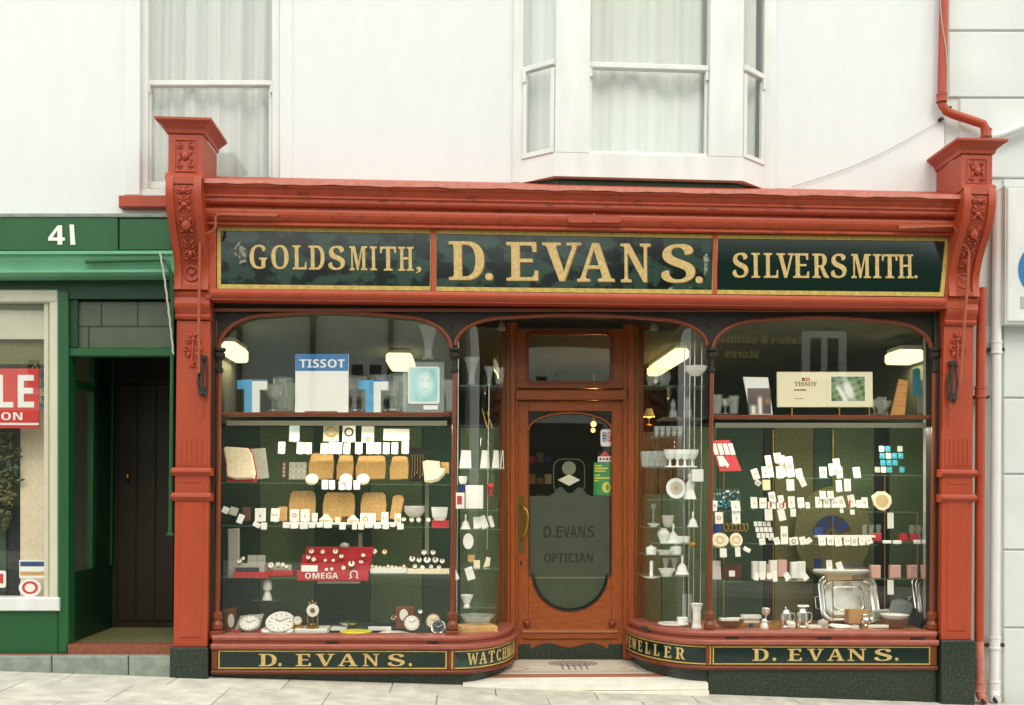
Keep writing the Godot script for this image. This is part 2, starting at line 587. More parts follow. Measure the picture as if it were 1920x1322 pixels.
func ground() -> void:
	tag(sheet("ground", "asphalt", -150, 150, -150, 150, 0.3, 0.2), "", "", "", "structure")
	tag(sheet("road", "asphalt", -60, 60, 2.3, 9.6, 0.13, 0.1), "", "", "", "structure")
	tag(sheet("far_pavement", "slab_dull", -60, 60, 9.6, 12.2, 0.01, 0.25), "", "", "", "structure")
	var bed := sheet("pavement", "mortar", -60, 60, -0.6, 2.2, 0.012, 0.2)
	tag(bed, "", "", "", "structure")
	for k in 24:
		var mb := MB.new()
		var x := -9.6 + k * 0.8
		mb.box(Vector3(x, ground_y(x) - 0.06, 2.25), Vector3(0.792, 0.13, 0.14), Basis(Vector3.BACK, ground_tilt()), 0.012)
		done(mb, "kerb_stone", "step_grey", bed)
	# flagstones, the first row narrow against the shops, then broken courses
	var z := 0.02
	for row in 5:
		var d: float = [0.42, 0.62, 0.6, 0.4, 0.14][row]
		var x: float = -6.0 + [0.1, 0.62, 0.3, 0.5, 0.2][row]
		while x < 6.6:
			var w: float = rng.randf_range(0.66, 0.84)
			var mb := MB.new()
			var c := Vector3(x + w / 2, ground_y(x + w / 2) - 0.03 + rng.randf_range(-0.002, 0.002), z + d / 2)
			mb.box(c, Vector3(w - 0.007, 0.06, d - 0.007), Basis(Vector3.BACK, ground_tilt() + rng.randf_range(-0.002, 0.002)) * Basis(Vector3.RIGHT, rng.randf_range(-0.003, 0.003)), 0.003)
			done(mb, "slab", ["slab", "slab_pale", "slab"][rng.randi() % 3], bed)
			x += w
		z += d

func boxw(mb: MB, x0, y0, z0, x1, y1, z1, bev := 0.0) -> void:
	mb.box(Vector3((x0 + x1) / 2.0, (y0 + y1) / 2.0, (z0 + z1) / 2.0), Vector3(absf(x1 - x0), absf(y1 - y0), absf(z1 - z0)), Basis(), bev)

# the other side of the street, seen as reflections in the shop windows
func opposite() -> void:
	var Z := 12.2
	mat("far_white", c8(210, 222, 206), 0.9, "blotch", Vector3(0.4, 0.4, 0.4))
	mat("far_dark", c8(58, 74, 62), 0.8, "blotch", Vector3(0.5, 0.5, 0.5))
	mat("far_slate", c8(84, 88, 92), 0.8, "dirt", Vector3(2, 2, 2))
	mat("far_front", c8(30, 42, 36), 0.5)
	mat("far_letters", c8(206, 190, 120), 0.6)
	for h in [[-14.0, -7.2, 6.5, "far_white", "tall white rendered house across the street"], [-7.15, 3.2, 5.9, "far_white", "broad pale house with dark pipes across the street"], [3.25, 10.4, 6.4, "far_dark", "dark house with white framed window and tailor's lettering across the street"], [10.45, 18.0, 6.0, "far_white", "small white house at far end across the street"]]:
		var o := thing("terrace_house", h[4], "house", Vector3((h[0] + h[1]) / 2, ground_y((h[0] + h[1]) / 2), Z + 3.0))
		var mb := MB.new()
		boxw(mb, h[0], -0.6, Z, h[1], h[2], Z + 6.0)
		done(mb, "wall", h[3], o)
		mb = MB.new()
		mb.beam([Vector2(Z - 0.3, h[2]), Vector2(Z + 6.3, h[2]), Vector2(Z + 3.0, h[2] + 1.2)], Vector3(h[0] - 0.02, 0, 0), Vector3(h[1] + 0.02, 0, 0))
		done(mb, "roof", "far_slate", o)
		# shop front below, windows above
		mb = MB.new()
		boxw(mb, h[0] + 0.3, ground_y(h[1]) + 0.1, Z - 0.12, h[1] - 0.3, 2.6, Z - 0.01)
		done(mb, "shop_window", "far_front", o)
		mb = MB.new()
		boxw(mb, h[0] + 0.2, 2.6, Z - 0.2, h[1] - 0.2, 3.2, Z - 0.01)
		done(mb, "fascia", "far_front", o)
		var n := 3
		for k in n:
			var x: float = h[0] + (h[1] - h[0]) * (k + 0.5) / n
			if h[3] == "far_dark":
				if k != 1: continue
				x = 7.35
			var f := group_node("window", o)
			var y0 := 4.05 if h[3] == "far_dark" else 3.5
			var y1 := 5.05 if h[3] == "far_dark" else 4.35
			mb = MB.new()
			for b in [[x - 0.46, y0, x - 0.3, y1], [x + 0.3, y0, x + 0.46, y1], [x - 0.3, y1 - 0.14, x + 0.3, y1], [x - 0.3, y0, x + 0.3, y0 + 0.14], [x - 0.06, y0 + 0.14, x + 0.06, y1 - 0.14]]:
				boxw(mb, b[0], b[1], Z - 0.1, b[2], b[3], Z - 0.005)
			done(mb, "frame", "far_white", f)
			mb = MB.new()
			boxw(mb, x - 0.3, y0 + 0.14, Z - 0.03, x + 0.3, y1 - 0.14, Z - 0.006)
			done(mb, "pane", "far_front", f)
		if h[1] == 3.2:
			for x in [-4.5, -3.05, -1.5, 0.9]:
				mb = MB.new()
				boxw(mb, x - 0.05, 3.2, Z - 0.12, x + 0.05, 5.85, Z - 0.01)
				done(mb, "pipe", "far_front", o)
		if h[3] == "far_dark":
			for L in [["tailors & outfitters", 4.78, 4.95, 5.1, 7.0], ["stores", 4.5, 4.62, 5.4, 6.1]]:
				var X := Transform3D(Basis(Vector3.UP, PI), Vector3((L[3] + L[4]) / 2 - 0.1, (L[1] + L[2]) / 2, Z - 0.03))
				var t := text(L[0], sans, 0, 0, 1, 1, 0, 0.02, "far_letters", o, "lettering")
				var bb: AABB = t.mesh.get_aabb()
				var k: float = (L[4] - L[3]) / bb.size.x
				t.transform = Transform3D(X.basis.scaled_local(Vector3(k, k, 0.2)), X.origin)
				t.position -= t.transform.basis * bb.get_center() + origin(o)

# ---------------------------------------------------------------- upper storey
func sash(o: Node3D, name_: String, x0, x1, ytop, ymid, ybot, zf: float) -> void:
	var s := group_node(name_, o)
	# box frame
	bar("frame", "white_gloss", s, x0 - 14, ytop, x0, ybot + 8, zf, zf - 0.12, 0.004)
	bar("frame", "white_gloss", s, x1, ytop, x1 + 14, ybot + 8, zf, zf - 0.12, 0.004)
	bar("frame", "white_gloss", s, x0 - 14, ybot + 8, x1 + 14, ybot + 20, zf + 0.03, zf - 0.12, 0.004)
	bar("meeting_rail", "white_gloss", s, x0 - 3, ymid - 5, x1 + 3, ymid + 5, zf - 0.035, zf - 0.085, 0.006)
	bar("bottom_rail", "white_gloss", s, x0, ybot - 6, x1, ybot + 8, zf - 0.06, zf - 0.1, 0.004)
	for x in [[x0, x0 + 6], [x1 - 6, x1]]:
		bar("stile", "white_gloss", s, x[0], ymid + 5, x[1], ybot - 6, zf - 0.062, zf - 0.1, 0.003)
	for x in [x0 - 1, x1 - 4]:
		plate("sash_horn", "white_gloss", s, [[x, ymid + 18], [x + 5, ymid + 18], [x + 5, ymid + 5], [x, ymid + 5]], zf - 0.03, zf - 0.06, 0.002)
	bar("pane", "glass", s, x0, ytop, x1, ymid - 5, zf - 0.05, zf - 0.056)
	bar("pane", "glass", s, x0 + 6, ymid + 5, x1 - 6, ybot - 6, zf - 0.08, zf - 0.086)

func drape(called: String, label: String, a: Vector3, b: Vector3, ytop: float, ybot: float, seed_: int, amp: float, grp := "net curtains at the upper windows", m := "curtain") -> void:
	var mb := MB.new()
	var r := RandomNumberGenerator.new()
	r.seed = seed_
	var n := 70
	var ph := [r.randf() * TAU, r.randf() * TAU, r.randf() * TAU, r.randf() * TAU]
	var along := (b - a)
	var nz := along.cross(Vector3.UP).normalized()
	if nz.z < 0: nz = -nz
	var pt := func(i: int, j: int) -> Vector3:
		var u := float(i) / n
		var v := float(j) / 14.0
		var w := along.length() * u
		var f := sin(w * 38 + ph[0] + sin(v * 2.6 + ph[3]) * 0.9) * 0.55 + sin(w * 71 + ph[1] + v * 1.4) * 0.3 + sin(w * 17 + ph[2] - v) * 0.5
		var p := a + along * u + nz * (amp * 1.6 * f)
		p += along.normalized() * sin(w * 38 + ph[1]) * 0.006 * v
		p.y = lerpf(ytop, ybot, v)
		return p
	for i in n:
		for j in 14:
			var p0: Vector3 = pt.call(i, j)
			var p1: Vector3 = pt.call(i + 1, j)
			var p2: Vector3 = pt.call(i + 1, j + 1)
			var p3: Vector3 = pt.call(i, j + 1)
			mb.quad(p3, p2, p1, p0)
			var k := nz * -0.0015
			mb.quad(p0 + k, p1 + k, p2 + k, p3 + k)
	tag(done(mb, called, m), label, "curtain", grp)

func white_building() -> void:
	var o := thing("white_building", "white rendered upper storey with sash window and bay above the shops", "building", Vector3(0, 2.4, -0.1))
	var ZW := -0.05
	var mb := MB.new()
	var rc := func(x0, y0, x1, y1): mb.extr(pp(rect(x0, y0, x1, y1), ZW), ZW, ZW - 0.35)
	rc.call(-700, -420, 262, 406)
	rc.call(262, -420, 524, -140)
	rc.call(524, -420, 970, 556)
	rc.call(262, 366, 524, 556)
	rc.call(970, -420, 1440, -140)
	rc.call(970, 350, 1440, 556)
	rc.call(1440, -420, 1771, 556)
	done(mb, "wall", "wall", o)
	# the shallow surround round the left window
	bar("window_surround", "wall", o, 232, -140, 262, 366, ZW + 0.025, ZW - 0.02, 0.006)
	bar("window_surround", "wall", o, 524, -140, 548, 340, ZW + 0.012, ZW - 0.02, 0.006)
	sash(o, "sash_window", 277, 510, -140, 155, 346, ZW - 0.04)
	bar("window_sill", "red", o, 222, 366, 560, 388, ZW + 0.09, ZW - 0.1, 0.006)
	# roof above the frame
	mb = MB.new()
	mb.beam([Vector2(0.25, 6.9), Vector2(0.25, 6.75), Vector2(-8.2, 6.75), Vector2(-4.2, 9.0)], Vector3(-6.5, 0, 0), Vector3(3.82, 0, 0))
	done(mb, "roof", "far_slate", o)
	mb = MB.new()
	boxw(mb, -6.5, -1.0, -8.0, 3.8, 6.75, -7.7)
	boxw(mb, -6.5, 3.3, -7.7, -6.3, 6.7, -0.45)
	boxw(mb, 3.6, 3.3, -7.7, 3.8, 6.7, -0.45)
	done(mb, "back_wall", "wall", o)
	mb = MB.new()
	boxw(mb, -6.3, 3.15, -7.7, 3.6, 3.3, -0.42)
	done(mb, "upper_floor", "room", o)
	mb = MB.new()
	boxw(mb, -6.3, 3.3, -2.6, 3.6, 6.7, -2.5)
	boxw(mb, -0.6, 3.3, -2.5, -0.5, 6.7, -0.42)
	done(mb, "partition", "room", o)
	# bay: a shallow box of three sashes standing on the cornice line
	var bay := group_node("bay_window", o)
	var ZB := 0.17
	var L0 := P(968, 300, ZW)
	var L1 := P(1040, 300, ZB)
	var R1 := P(1393, 300, ZB)
	var R0 := P(1440, 300, ZW)
	var yt := P(1200, -140, ZB).y
	var yb := P(1200, 334, ZB).y
	var ys := P(1200, 290, ZB).y
	var ym := P(1216, 126, ZB - 0.05).y
	# apron and head
	mb = MB.new()
	var pl := PackedVector2Array([Vector2(L0.x, ZW), Vector2(L1.x, ZB), Vector2(R1.x, ZB), Vector2(R0.x, ZW)])
	var prism := func(k: MB, poly: PackedVector2Array, y0: float, y1: float):
		var m := poly.size()
		for i in m:
			var a := poly[i]
			var c := poly[(i + 1) % m]
			k.quad(Vector3(a.x, y0, a.y), Vector3(c.x, y0, c.y), Vector3(c.x, y1, c.y), Vector3(a.x, y1, a.y))
		for i in range(1, m - 1):
			k.tri(Vector3(poly[0].x, y1, poly[0].y), Vector3(poly[i].x, y1, poly[i].y), Vector3(poly[i + 1].x, y1, poly[i + 1].y))
			k.tri(Vector3(poly[0].x, y0, poly[0].y), Vector3(poly[i + 1].x, y0, poly[i + 1].y), Vector3(poly[i].x, y0, poly[i].y))
	prism.call(mb, pl, yb, ys)
	done(mb, "apron", "white_gloss", bay)
	mb = MB.new()
	prism.call(mb, PackedVector2Array([Vector2(L0.x + 0.06, ZW), Vector2(L1.x + 0.03, ZB - 0.06), Vector2(R1.x - 0.03, ZB - 0.06), Vector2(R0.x - 0.06, ZW)]), yb - 0.05, yb - 0.001)
	done(mb, "bay_base", "green_dark", bay)
	mb = MB.new()
	prism.call(mb, pl, yt, yt + 0.3)
	done(mb, "bay_head", "white_gloss", bay)
	# posts
	for px in [[1040, 1105], [1330, 1393]]:
		mb = MB.new()
		var a := P(px[0], 300, ZB).x
		var b := P(px[1], 300, ZB).x
		boxw(mb, a, ys, ZB - 0.12, b, yt, ZB, 0.006)
		done(mb, "bay_post", "white_gloss", bay)
	for e in [[P(960, 300, ZW).x, L0.x + 0.05], [R0.x - 0.05, P(1452, 300, ZW).x]]:
		mb = MB.new()
		boxw(mb, e[0], yb, ZW - 0.05, e[1], yt, ZW + 0.03, 0.006)
		done(mb, "bay_post", "white_gloss", bay)
	# front sash
	var fx0 := P(1105, 300, ZB).x
	var fx1 := P(1330, 300, ZB).x
	mb = MB.new()
	boxw(mb, fx0, ym - 0.022, ZB - 0.09, fx1, ym + 0.022, ZB - 0.03, 0.006)
	done(mb, "meeting_rail", "white_gloss", bay)
	mb = MB.new()
	boxw(mb, fx0, ys, ZB - 0.1, fx1, ys + 0.04, ZB - 0.05, 0.004)
	done(mb, "bottom_rail", "white_gloss", bay)
	for x in [fx0 + 0.003, fx1 - 0.023]:
		mb = MB.new()
		boxw(mb, x, ys + 0.04, ZB - 0.1, x + 0.02, ym - 0.022, ZB - 0.06)
		boxw(mb, x, ym - 0.09, ZB - 0.06, x + 0.02, ym - 0.022, ZB - 0.035)
		done(mb, "stile", "white_gloss", bay)
	mb = MB.new()
	boxw(mb, fx0, ym, ZB - 0.065, fx1, yt, ZB - 0.06)
	done(mb, "pane", "glass", bay)
	mb = MB.new()
	boxw(mb, fx0, ys + 0.03, ZB - 0.085, fx1, ym, ZB - 0.08)
	done(mb, "pane", "glass", bay)
	# side sashes
	for sd in [[L0, L1, 1.0], [R0, R1, -1.0]]:
		var A := Vector3(sd[0].x + 0.05 * sd[2], 0, ZW + 0.03)
		var B := Vector3(sd[1].x, 0, ZB - 0.012)
		var d := (B - A).normalized()
		var len_ := A.distance_to(B)
		var mid := (A + B) / 2
		var bs := Basis(d, Vector3.UP, d.cross(Vector3.UP))
		for r in [["meeting_rail", ym, 0.044, 0.05, "white_gloss"], ["bottom_rail", ys + 0.02, 0.04, 0.04, "white_gloss"]]:
			mb = MB.new()
			mb.box(mid + Vector3(0, r[1], 0), Vector3(len_, r[2], r[3]), bs, 0.005)
			done(mb, r[0], r[4], bay)
		for k in [0.02, len_ - 0.02]:
			mb = MB.new()
			mb.box(A + d * k + Vector3(0, (ys + ym) / 2, 0), Vector3(0.035, ym - ys - 0.08, 0.03), bs, 0.003)
			done(mb, "stile", "white_gloss", bay)
		mb = MB.new()
		mb.box(A + d * 0.01 + Vector3(0, ym - 0.06, 0) + Vector3(0, 0, 0.02), Vector3(0.03, 0.09, 0.03), bs, 0.004)
		done(mb, "sash_horn", "white_gloss", bay)
		mb = MB.new()
		mb.box(mid + Vector3(0, (ys + yt) / 2, 0), Vector3(len_, yt - ys - 0.02, 0.004), bs)
		done(mb, "pane", "glass", bay)
	var zc := ZW - 0.2
	drape("curtain", "left net curtain behind the sash window over the green shop", P(268, 200, zc), P(410, 200, zc), P(330, -140, zc).y, P(330, 352, zc).y, 11, 0.024, "net curtains at the upper windows", "net")
	drape("curtain", "right net curtain behind the sash window, beside the pilaster top", P(396, 200, zc - 0.03), P(520, 200, zc - 0.03), P(460, -140, zc).y, P(460, 352, zc).y, 12, 0.024, "net curtains at the upper windows", "net")
	zc = ZB - 0.15
	drape("curtain", "left half of net curtain in the front of the bay window", P(1095, 200, zc), P(1228, 200, zc), yt, ys + 0.01, 13, 0.013)
	drape("curtain", "right half of net curtain in the front of the bay window", P(1216, 200, zc - 0.03), P(1342, 200, zc - 0.03), yt, ys + 0.01, 14, 0.013)
	drape("curtain", "net curtain in the narrow left side of the bay window", Vector3(L0.x + 0.03, 0, ZW - 0.07), Vector3(L1.x + 0.08, 0, ZB - 0.14), yt, ys + 0.01, 15, 0.008)
	drape("curtain", "net curtain in the narrow right side of the bay window", Vector3(R1.x - 0.08, 0, ZB - 0.14), Vector3(R0.x - 0.1, 0, ZW - 0.04), yt, ys + 0.01, 16, 0.008)

func right_building() -> void:
	var o := thing("rusticated_building", "pale rendered building with grooved courses at the right edge", "building", Vector3(4.4, ground_y(4.4), -0.2))
	var z := -0.05
	var mb := MB.new()
	mb.extr(pp(rect(1772, -420, 2900, 1400), z - 0.02), z - 0.02, z - 0.4)
	done(mb, "wall", "wall_cool", o)
	# courses: grooves between them stay open; the strip behind the pipes is plain
	var ys := [-420, -70, 56, 182, 333, 470, 607, 745, 888, 1030, 1176, 1322]
	for i in ys.size() - 1:
		var x0: float = 1779 if i < 3 else 1882
		if i == 3: x0 = 1800
		bar("course", "wall_cool", o, x0, ys[i] + 3, 2500, ys[i + 1], z, z - 0.02, 0.008)
	bar("course", "wall_cool", o, 1846, 610, 1862, 742, z - 0.005, z - 0.02, 0.004)
	# sign box on its wall
	var s := thing("wall_sign", "white boxed wall sign with blue disc at right edge", "sign", P(1960, 605, 0.0))
	bar("box", "white_gloss", s, 1889, 352, 2060, 603, 0.10, -0.048, 0.008)
	ring_frame("rim", "wall_cool", s, rect(1885, 348, 2064, 607), rect(1889, 352, 2060, 603), 0.085, -0.045)
	plate("disc", "sign_blue", s, oval(1972, 505, 62, 58, 40), 0.106, 0.1005)
	bar("sign_bar", "card_grey", s, 1914, 556, 2030, 578, 0.105, 0.1005)
	# white waste pipe beside the red one
	var p := thing("drainpipe", "white painted drainpipe on pale wall, right of the red pipe", "drainpipe", P(1867, 1316, -0.0))
	var zp := 0.0
	mb = MB.new()
	mb.tube([P(1872, 360, zp), P(1868, 640, zp), P(1866, 960, zp), P(1864, 1285, zp)], 0.038, 14)
	mb.tube([P(1864, 1285, zp), P(1864, 1300, zp + 0.01), P(1866, 1308, zp + 0.05), P(1868, 1312, zp + 0.09)], 0.038, 14)
	done(mb, "pipe", "white_gloss", p)
	for y in [652, 1205, 1288]:
		mb = MB.new()
		var c := P(1868 - (y - 640) * 0.006, y, zp)
		mb.lathe(c + Vector3(0, -0.05, 0), [Vector2(0.038, 0), Vector2(0.047, 0), Vector2(0.047, 0.015), Vector2(0.043, 0.02), Vector2(0.043, 0.08), Vector2(0.047, 0.085), Vector2(0.047, 0.1), Vector2(0.038, 0.1)], 16)
		done(mb, "collar", "white_gloss", p)
	for y in [655, 1210]:
		bar("bracket", "iron", p, 1848, y - 3, 1884, y + 3, -0.005, -0.045)
	mb = MB.new()
	mb.lathe(P(1868, 1312, zp + 0.0905), [Vector2(0.0, 0), Vector2(0.03, 0.0), Vector2(0.0, 0.001)], 14, Basis(Vector3.RIGHT, PI / 2))
	done(mb, "mouth", "dark", p)
	var gp := thing("gutter_pipe", "white slanting pipe behind right pilaster cap at right edge", "pipe", P(1900, 255, 0.02))
	mb = MB.new()
	mb.tube([P(1846, 262, -0.02), P(1880, 252, 0.03), P(1930, 232, 0.03), P(2060, 190, 0.03)], 0.035, 12)
	done(mb, "pipe", "white_gloss", gp)

func green_shop() -> void:
	var o := thing("green_shop", "green painted shop numbered 41 at the left edge", "shop", Vector3(-3.6, P(60, 1228, 0).y, 0))
	# fascia in two boards
	bar("fascia_board", "green", o, -500, 406, 221, 470, 0.14, -0.05, 0.006)
	bar("fascia_board", "green", o, 223, 409, 322, 469, 0.135, -0.05, 0.006)
	bar("fascia_cap", "step_grey", o, -500, 400, 320, 407, 0.15, -0.05, 0.003)
	text("4", sans, 91, 423, 122, 459, 0.141, 0.006, "board_white", o, "number")
	plate("number", "board_white", o, [[130, 421], [138, 421], [141, 459], [132, 459]], 0.147, 0.14, 0.001)
	var px := 240
	var a := P(-500, 472, 0.24) * Vector3(1, 1, 0)
	var b := P(323, 470, 0.24) * Vector3(1, 1, 0)
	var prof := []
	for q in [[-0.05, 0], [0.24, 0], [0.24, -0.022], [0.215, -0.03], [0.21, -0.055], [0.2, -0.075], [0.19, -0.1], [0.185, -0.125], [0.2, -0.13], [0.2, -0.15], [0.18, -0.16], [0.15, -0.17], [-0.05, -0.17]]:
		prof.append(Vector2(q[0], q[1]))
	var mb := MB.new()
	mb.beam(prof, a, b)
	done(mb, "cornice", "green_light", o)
	bar("head_beam", "green_dark", o, -500, 514, 326, 560, 0.02, -0.12)
	# window
	bar("window_head", "cream_paint", o, -500, 543, 108, 566, 0.03, -0.1, 0.008)
	bar("window_stile", "cream_paint", o, 92, 566, 108, 1122, 0.03, -0.1, 0.006)
	bar("window_bead", "cream_paint", o, 82, 566, 91, 1120, -0.005, -0.06, 0.004)
	bar("window_sill", "white_gloss", o, -500, 1121, 110, 1146, 0.07, -0.1, 0.008)
	bar("pane", "glass", o, -500, 566, 82, 1121, -0.03, -0.036)
	bar("stall_riser", "green", o, -500, 1146, 108, 1226, 0.035, -0.1, 0.006)
	bar("pillar", "green", o, 108, 543, 127, 1226, 0.04, -0.1, 0.01)
	# lobby
	mb = MB.new()
	var xr := P(325, 900, 0).x + 0.03
	var xl := P(127, 900, 0).x - 0.02
	var fl := P(200, 1211, 0).y
	var zd := -1.05
	var top := P(200, 545, 0).y
	boxw(mb, xl - 0.03, fl, zd, xl, fl + 0.55, -0.1)
	done(mb, "side_panel", "green_dark", o)
	mb = MB.new()
	for z in [[-0.16, -0.1], [-0.62, -0.54], [zd, zd + 0.06]]:
		boxw(mb, xl - 0.03, fl + 0.55, z[0], xl + 0.01, top, z[1])
	boxw(mb, xl - 0.03, fl + 2.0, -0.54, xl + 0.005, fl + 2.06, -0.16)
	done(mb, "side_frame", "green", o)
	mb = MB.new()
	boxw(mb, xl - 0.02, fl + 0.55, -0.54, xl - 0.014, fl + 2.0, -0.16)
	done(mb, "side_pane", "glass", o)
	mb = MB.new()
	boxw(mb, xl - 0.03, fl + 0.55, zd + 0.06, xl - 0.005, top, -0.62)
	done(mb, "side_boarding", "green_dark", o)
	mb = MB.new()
	boxw(mb, xr, fl, zd - 0.1, xr + 0.05, top, 0.02)
	done(mb, "lobby_wall", "dark_wood", o)
	mb = MB.new()
	boxw(mb, xl, top, zd - 0.1, xr, top + 0.05, -0.12)
	done(mb, "lobby_ceiling", "green_dark", o)
	# transom light over the entrance
	bar("transom_bar", "green", o, 127, 652, 327, 668, 0.01, -0.07, 0.008)
	bar("transom_post", "green_dark", o, 127, 560, 145, 652, 0.0, -0.07, 0.006)
	bar("transom_pane", "lobby_pane", o, 145, 566, 326, 652, -0.03, -0.036)
	for y in [612]: bar("pane_line", "iron", o, 145, y - 1, 326, y + 1, -0.027, -0.03)  # thin dark lines across the transom pane
	for x in [[258, 566, 612], [166, 612, 652], [190, 566, 612]]: bar("pane_line", "iron", o, x[0] - 1, x[1], x[0] + 1, x[2], -0.027, -0.03)
	# door of upright boards
	var d := group_node("door", o)
	mb = MB.new()
	var x0 := P(222, 900, zd).x
	var yt := P(270, 708, zd).y
	boxw(mb, x0, fl, zd - 0.05, xr, yt, zd)
	done(mb, "leaf", "brown_door", d)
	var n := 5
	for k in n:
		mb = MB.new()
		var w := (xr - x0) / n
		boxw(mb, x0 + w * k + 0.008, fl + 0.06, zd, x0 + w * (k + 1) - 0.004, yt - 0.06, zd + 0.012, 0.004)
		done(mb, "plank", "brown_door", d)
	mb = MB.new()
	mb.ell(P(240, 893, zd + 0.04), Vector3(0.022, 0.032, 0.03))
	done(mb, "knob", "brass", d)
	mb = MB.new()
	boxw(mb, xl, fl, zd - 0.06, x0 - 0.005, top, zd - 0.01)
	boxw(mb, x0 - 0.005, yt, zd - 0.06, xr, top, zd - 0.01)
	done(mb, "door_surround", "dark_wood", o)
	# floor and steps
	mb = MB.new()
	boxw(mb, xl, fl - 0.2, zd, xr, fl, -0.06)
	done(mb, "lobby_floor", "felt_olive", o)
	bar("tile_edge", "red_tile", o, -500, 1227, 127, 1236, 0.08, -0.1, 0.003)
	bar("tile_edge", "red_tile", o, 127, 1209, 326, 1230, 0.06, -0.06, 0.003)
	for k in 4:
		bar("step_stone", "step_grey", o, [-400, -120, 96, 240][k] + 1, 1230, [-120, 96, 240, 322][k] - 1, 1280, 0.13, -0.05, 0.01)
	# room behind its window
	mb = MB.new()
	boxw(mb, -6.3, -0.6, -2.6, xl - 0.05, 3.1, -2.5)
	boxw(mb, -6.3, -0.6, -2.5, -6.2, 3.1, -0.1)
	boxw(mb, -6.2, 0.3, -2.5, xl - 0.05, 0.4, -0.1)
	boxw(mb, -6.2, 3.0, -2.5, xl - 0.05, 3.1, -0.06)
	done(mb, "back_wall", "room", o)
	bar("display_back", "velvet_cream", o, 38, 690, 96, 1121, -0.3, -0.33)
	bar("reflection_board", "cream_paint", o, -400, 560, 92, 636, -0.07, -0.075)  # cream board added for the pale reflection in the upper glass
	bar("pelmet_strip", "felt_olive", o, -400, 636, 92, 684, -0.11, -0.14, 0.005)  # olive strip below the added board
	# window contents
	var z := -0.06
	var s := thing("sale_sign", "red and white SALE NOW ON sign hung in green shop window", "sign", P(0, 803, z))
	bar("board", "sale_red", s, -118, 691, 73, 803, z, z - 0.008, 0.001)
	bar("border", "board_white", s, -118, 793, 72.5, 797, z + 0.002, z + 0.0002)
	text("SALE", sans, -96, 702, 64, 765, z + 0.0005, 0.004, "board_white", s)
	text("NOW ON", sans, -74, 773, 42, 788, z + 0.0005, 0.003, "board_white", s)
	mb = MB.new()
	mb.tube([P(60, 691, z), P(66, 682, z), P(70, 691, z)], 0.0025, 5)
	done(mb, "cord", "rope", s)
	# hanging plants and garlands, clothes
	for k in 5:
		var c := Vector2([8, 22, 10, 84, 2][k], [835, 870, 915, 735, 960][k])
		var pl := MB.new()
		for i in 40:
			var q := c + Vector2(rng.randf_range(-16, 16) * (0.5 if k == 3 else 1.0), rng.randf_range(-34, 34))
			pl.ell(P(q.x, q.y, -0.3 + rng.randf_range(-0.06, 0.06)), Vector3(0.035, 0.012, 0.02) * rng.randf_range(0.6, 1.2), Basis(Vector3(rng.randf(), rng.randf(), rng.randf()).normalized(), rng.randf() * 6.0), 6, 3)
		var w = tag(done(pl, "garland", ["felt_olive", "felt", "felt_olive", "teal", "felt_olive"][k]), ["olive leafy garland hanging just under the sale sign", "dull green leafy garland second below the sale sign", "olive garland, third down in the green shop window", "small teal garland between sale sign and cream window post", "lowest olive garland at the left edge of the green shop window"][k], "garland")
		w.set_meta("group", "garlands in the green shop window")
	for k in 3:
		var r = [[-30, 975, 12, 1110, "felt_dark"], [14, 950, 38, 1110, "dark"], [-90, 930, -34, 1110, "felt"]][k]
		var st := thing("display_stand", ["dark green cloth stand in green shop window at left edge", "black narrow stand beside the cream panel of the green shop window", "olive cloth stand in green shop window beyond left edge"][k], "stand", P((r[0] + r[2]) / 2.0, r[3], -0.4))
		bar("panel", r[4], st, r[0], r[1], r[2], r[3], -0.36, -0.42, 0.006)
		bar("foot", "dark_wood", st, r[0], r[3], r[2], r[3] + 10, -0.3, -0.46, 0.004)
	var tk = thing("window_sticker", "white card with blue band low in green shop window", "card", P(60, 1085, -0.045))
	bar("card", "board_white", tk, 36, 1050, 92, 1084, -0.04, -0.044)
	bar("band", "navy", tk, 38, 1053, 90, 1062, -0.0385, -0.0398)
	bar("band", "linen", tk, 38, 1072, 90, 1079, -0.0385, -0.0398)
	var rs = thing("round_sticker", "round white and red sticker under the blue banded card", "sticker", P(56, 1118, -0.045))
	plate("disc", "board_white", rs, oval(56, 1102, 21, 17), -0.04, -0.044)
	ring_frame("mark", "sale_red", rs, oval(56, 1102, 15, 12, 24), oval(56, 1102, 10, 8, 24), -0.0385, -0.0398)
	var cs = thing("card_sticker", "small white sticker with red mark low at left edge", "sticker", P(0, 1100, -0.045))
	plate("card", "board_white", cs, rrect(-22, 1070, 11, 1102, 4), -0.04, -0.044)
	bar("mark", "sale_red", cs, -14, 1076, 6, 1094, -0.0385, -0.0398)
	# awning rod and rope
	var r := thing("awning_rod", "long green awning rod hanging beside the red pilaster", "rod", P(318, 1003, 0.22))
	mb = MB.new()
	mb.tube([P(160, 491, 0.225), P(305, 487, 0.23), P(314, 492, 0.235), P(320, 510, 0.24), P(323, 560, 0.16), P(322, 700, 0.1), P(319, 1000, 0.1)], 0.0135, 8)
	done(mb, "rod", "green", r)
	mb = MB.new()
	mb.box(P(319, 1002, 0.1), Vector3(0.05, 0.02, 0.03), Basis(), 0.004)
	done(mb, "hook", "green", r)
	var rp := thing("rope", "frayed pale rope hanging from the green cornice end", "rope", P(324, 650, 0.2))
	mb = MB.new()
	var pts := []
	for i in 25:
		var t := i / 24.0
		pts.append(P(299 + 26 * pow(t, 0.75) + sin(i * 2.1) * 0.6, 474 + 190 * t, 0.27 - 0.12 * t))
	mb.tube(pts, 0.007, 6)
	done(mb, "strand", "rope", rp)

# ---------------------------------------------------------------- the shopfront
var XL := 0.0
var XR := 0.0
const LOBBY := 0.72
const BOW := 0.42

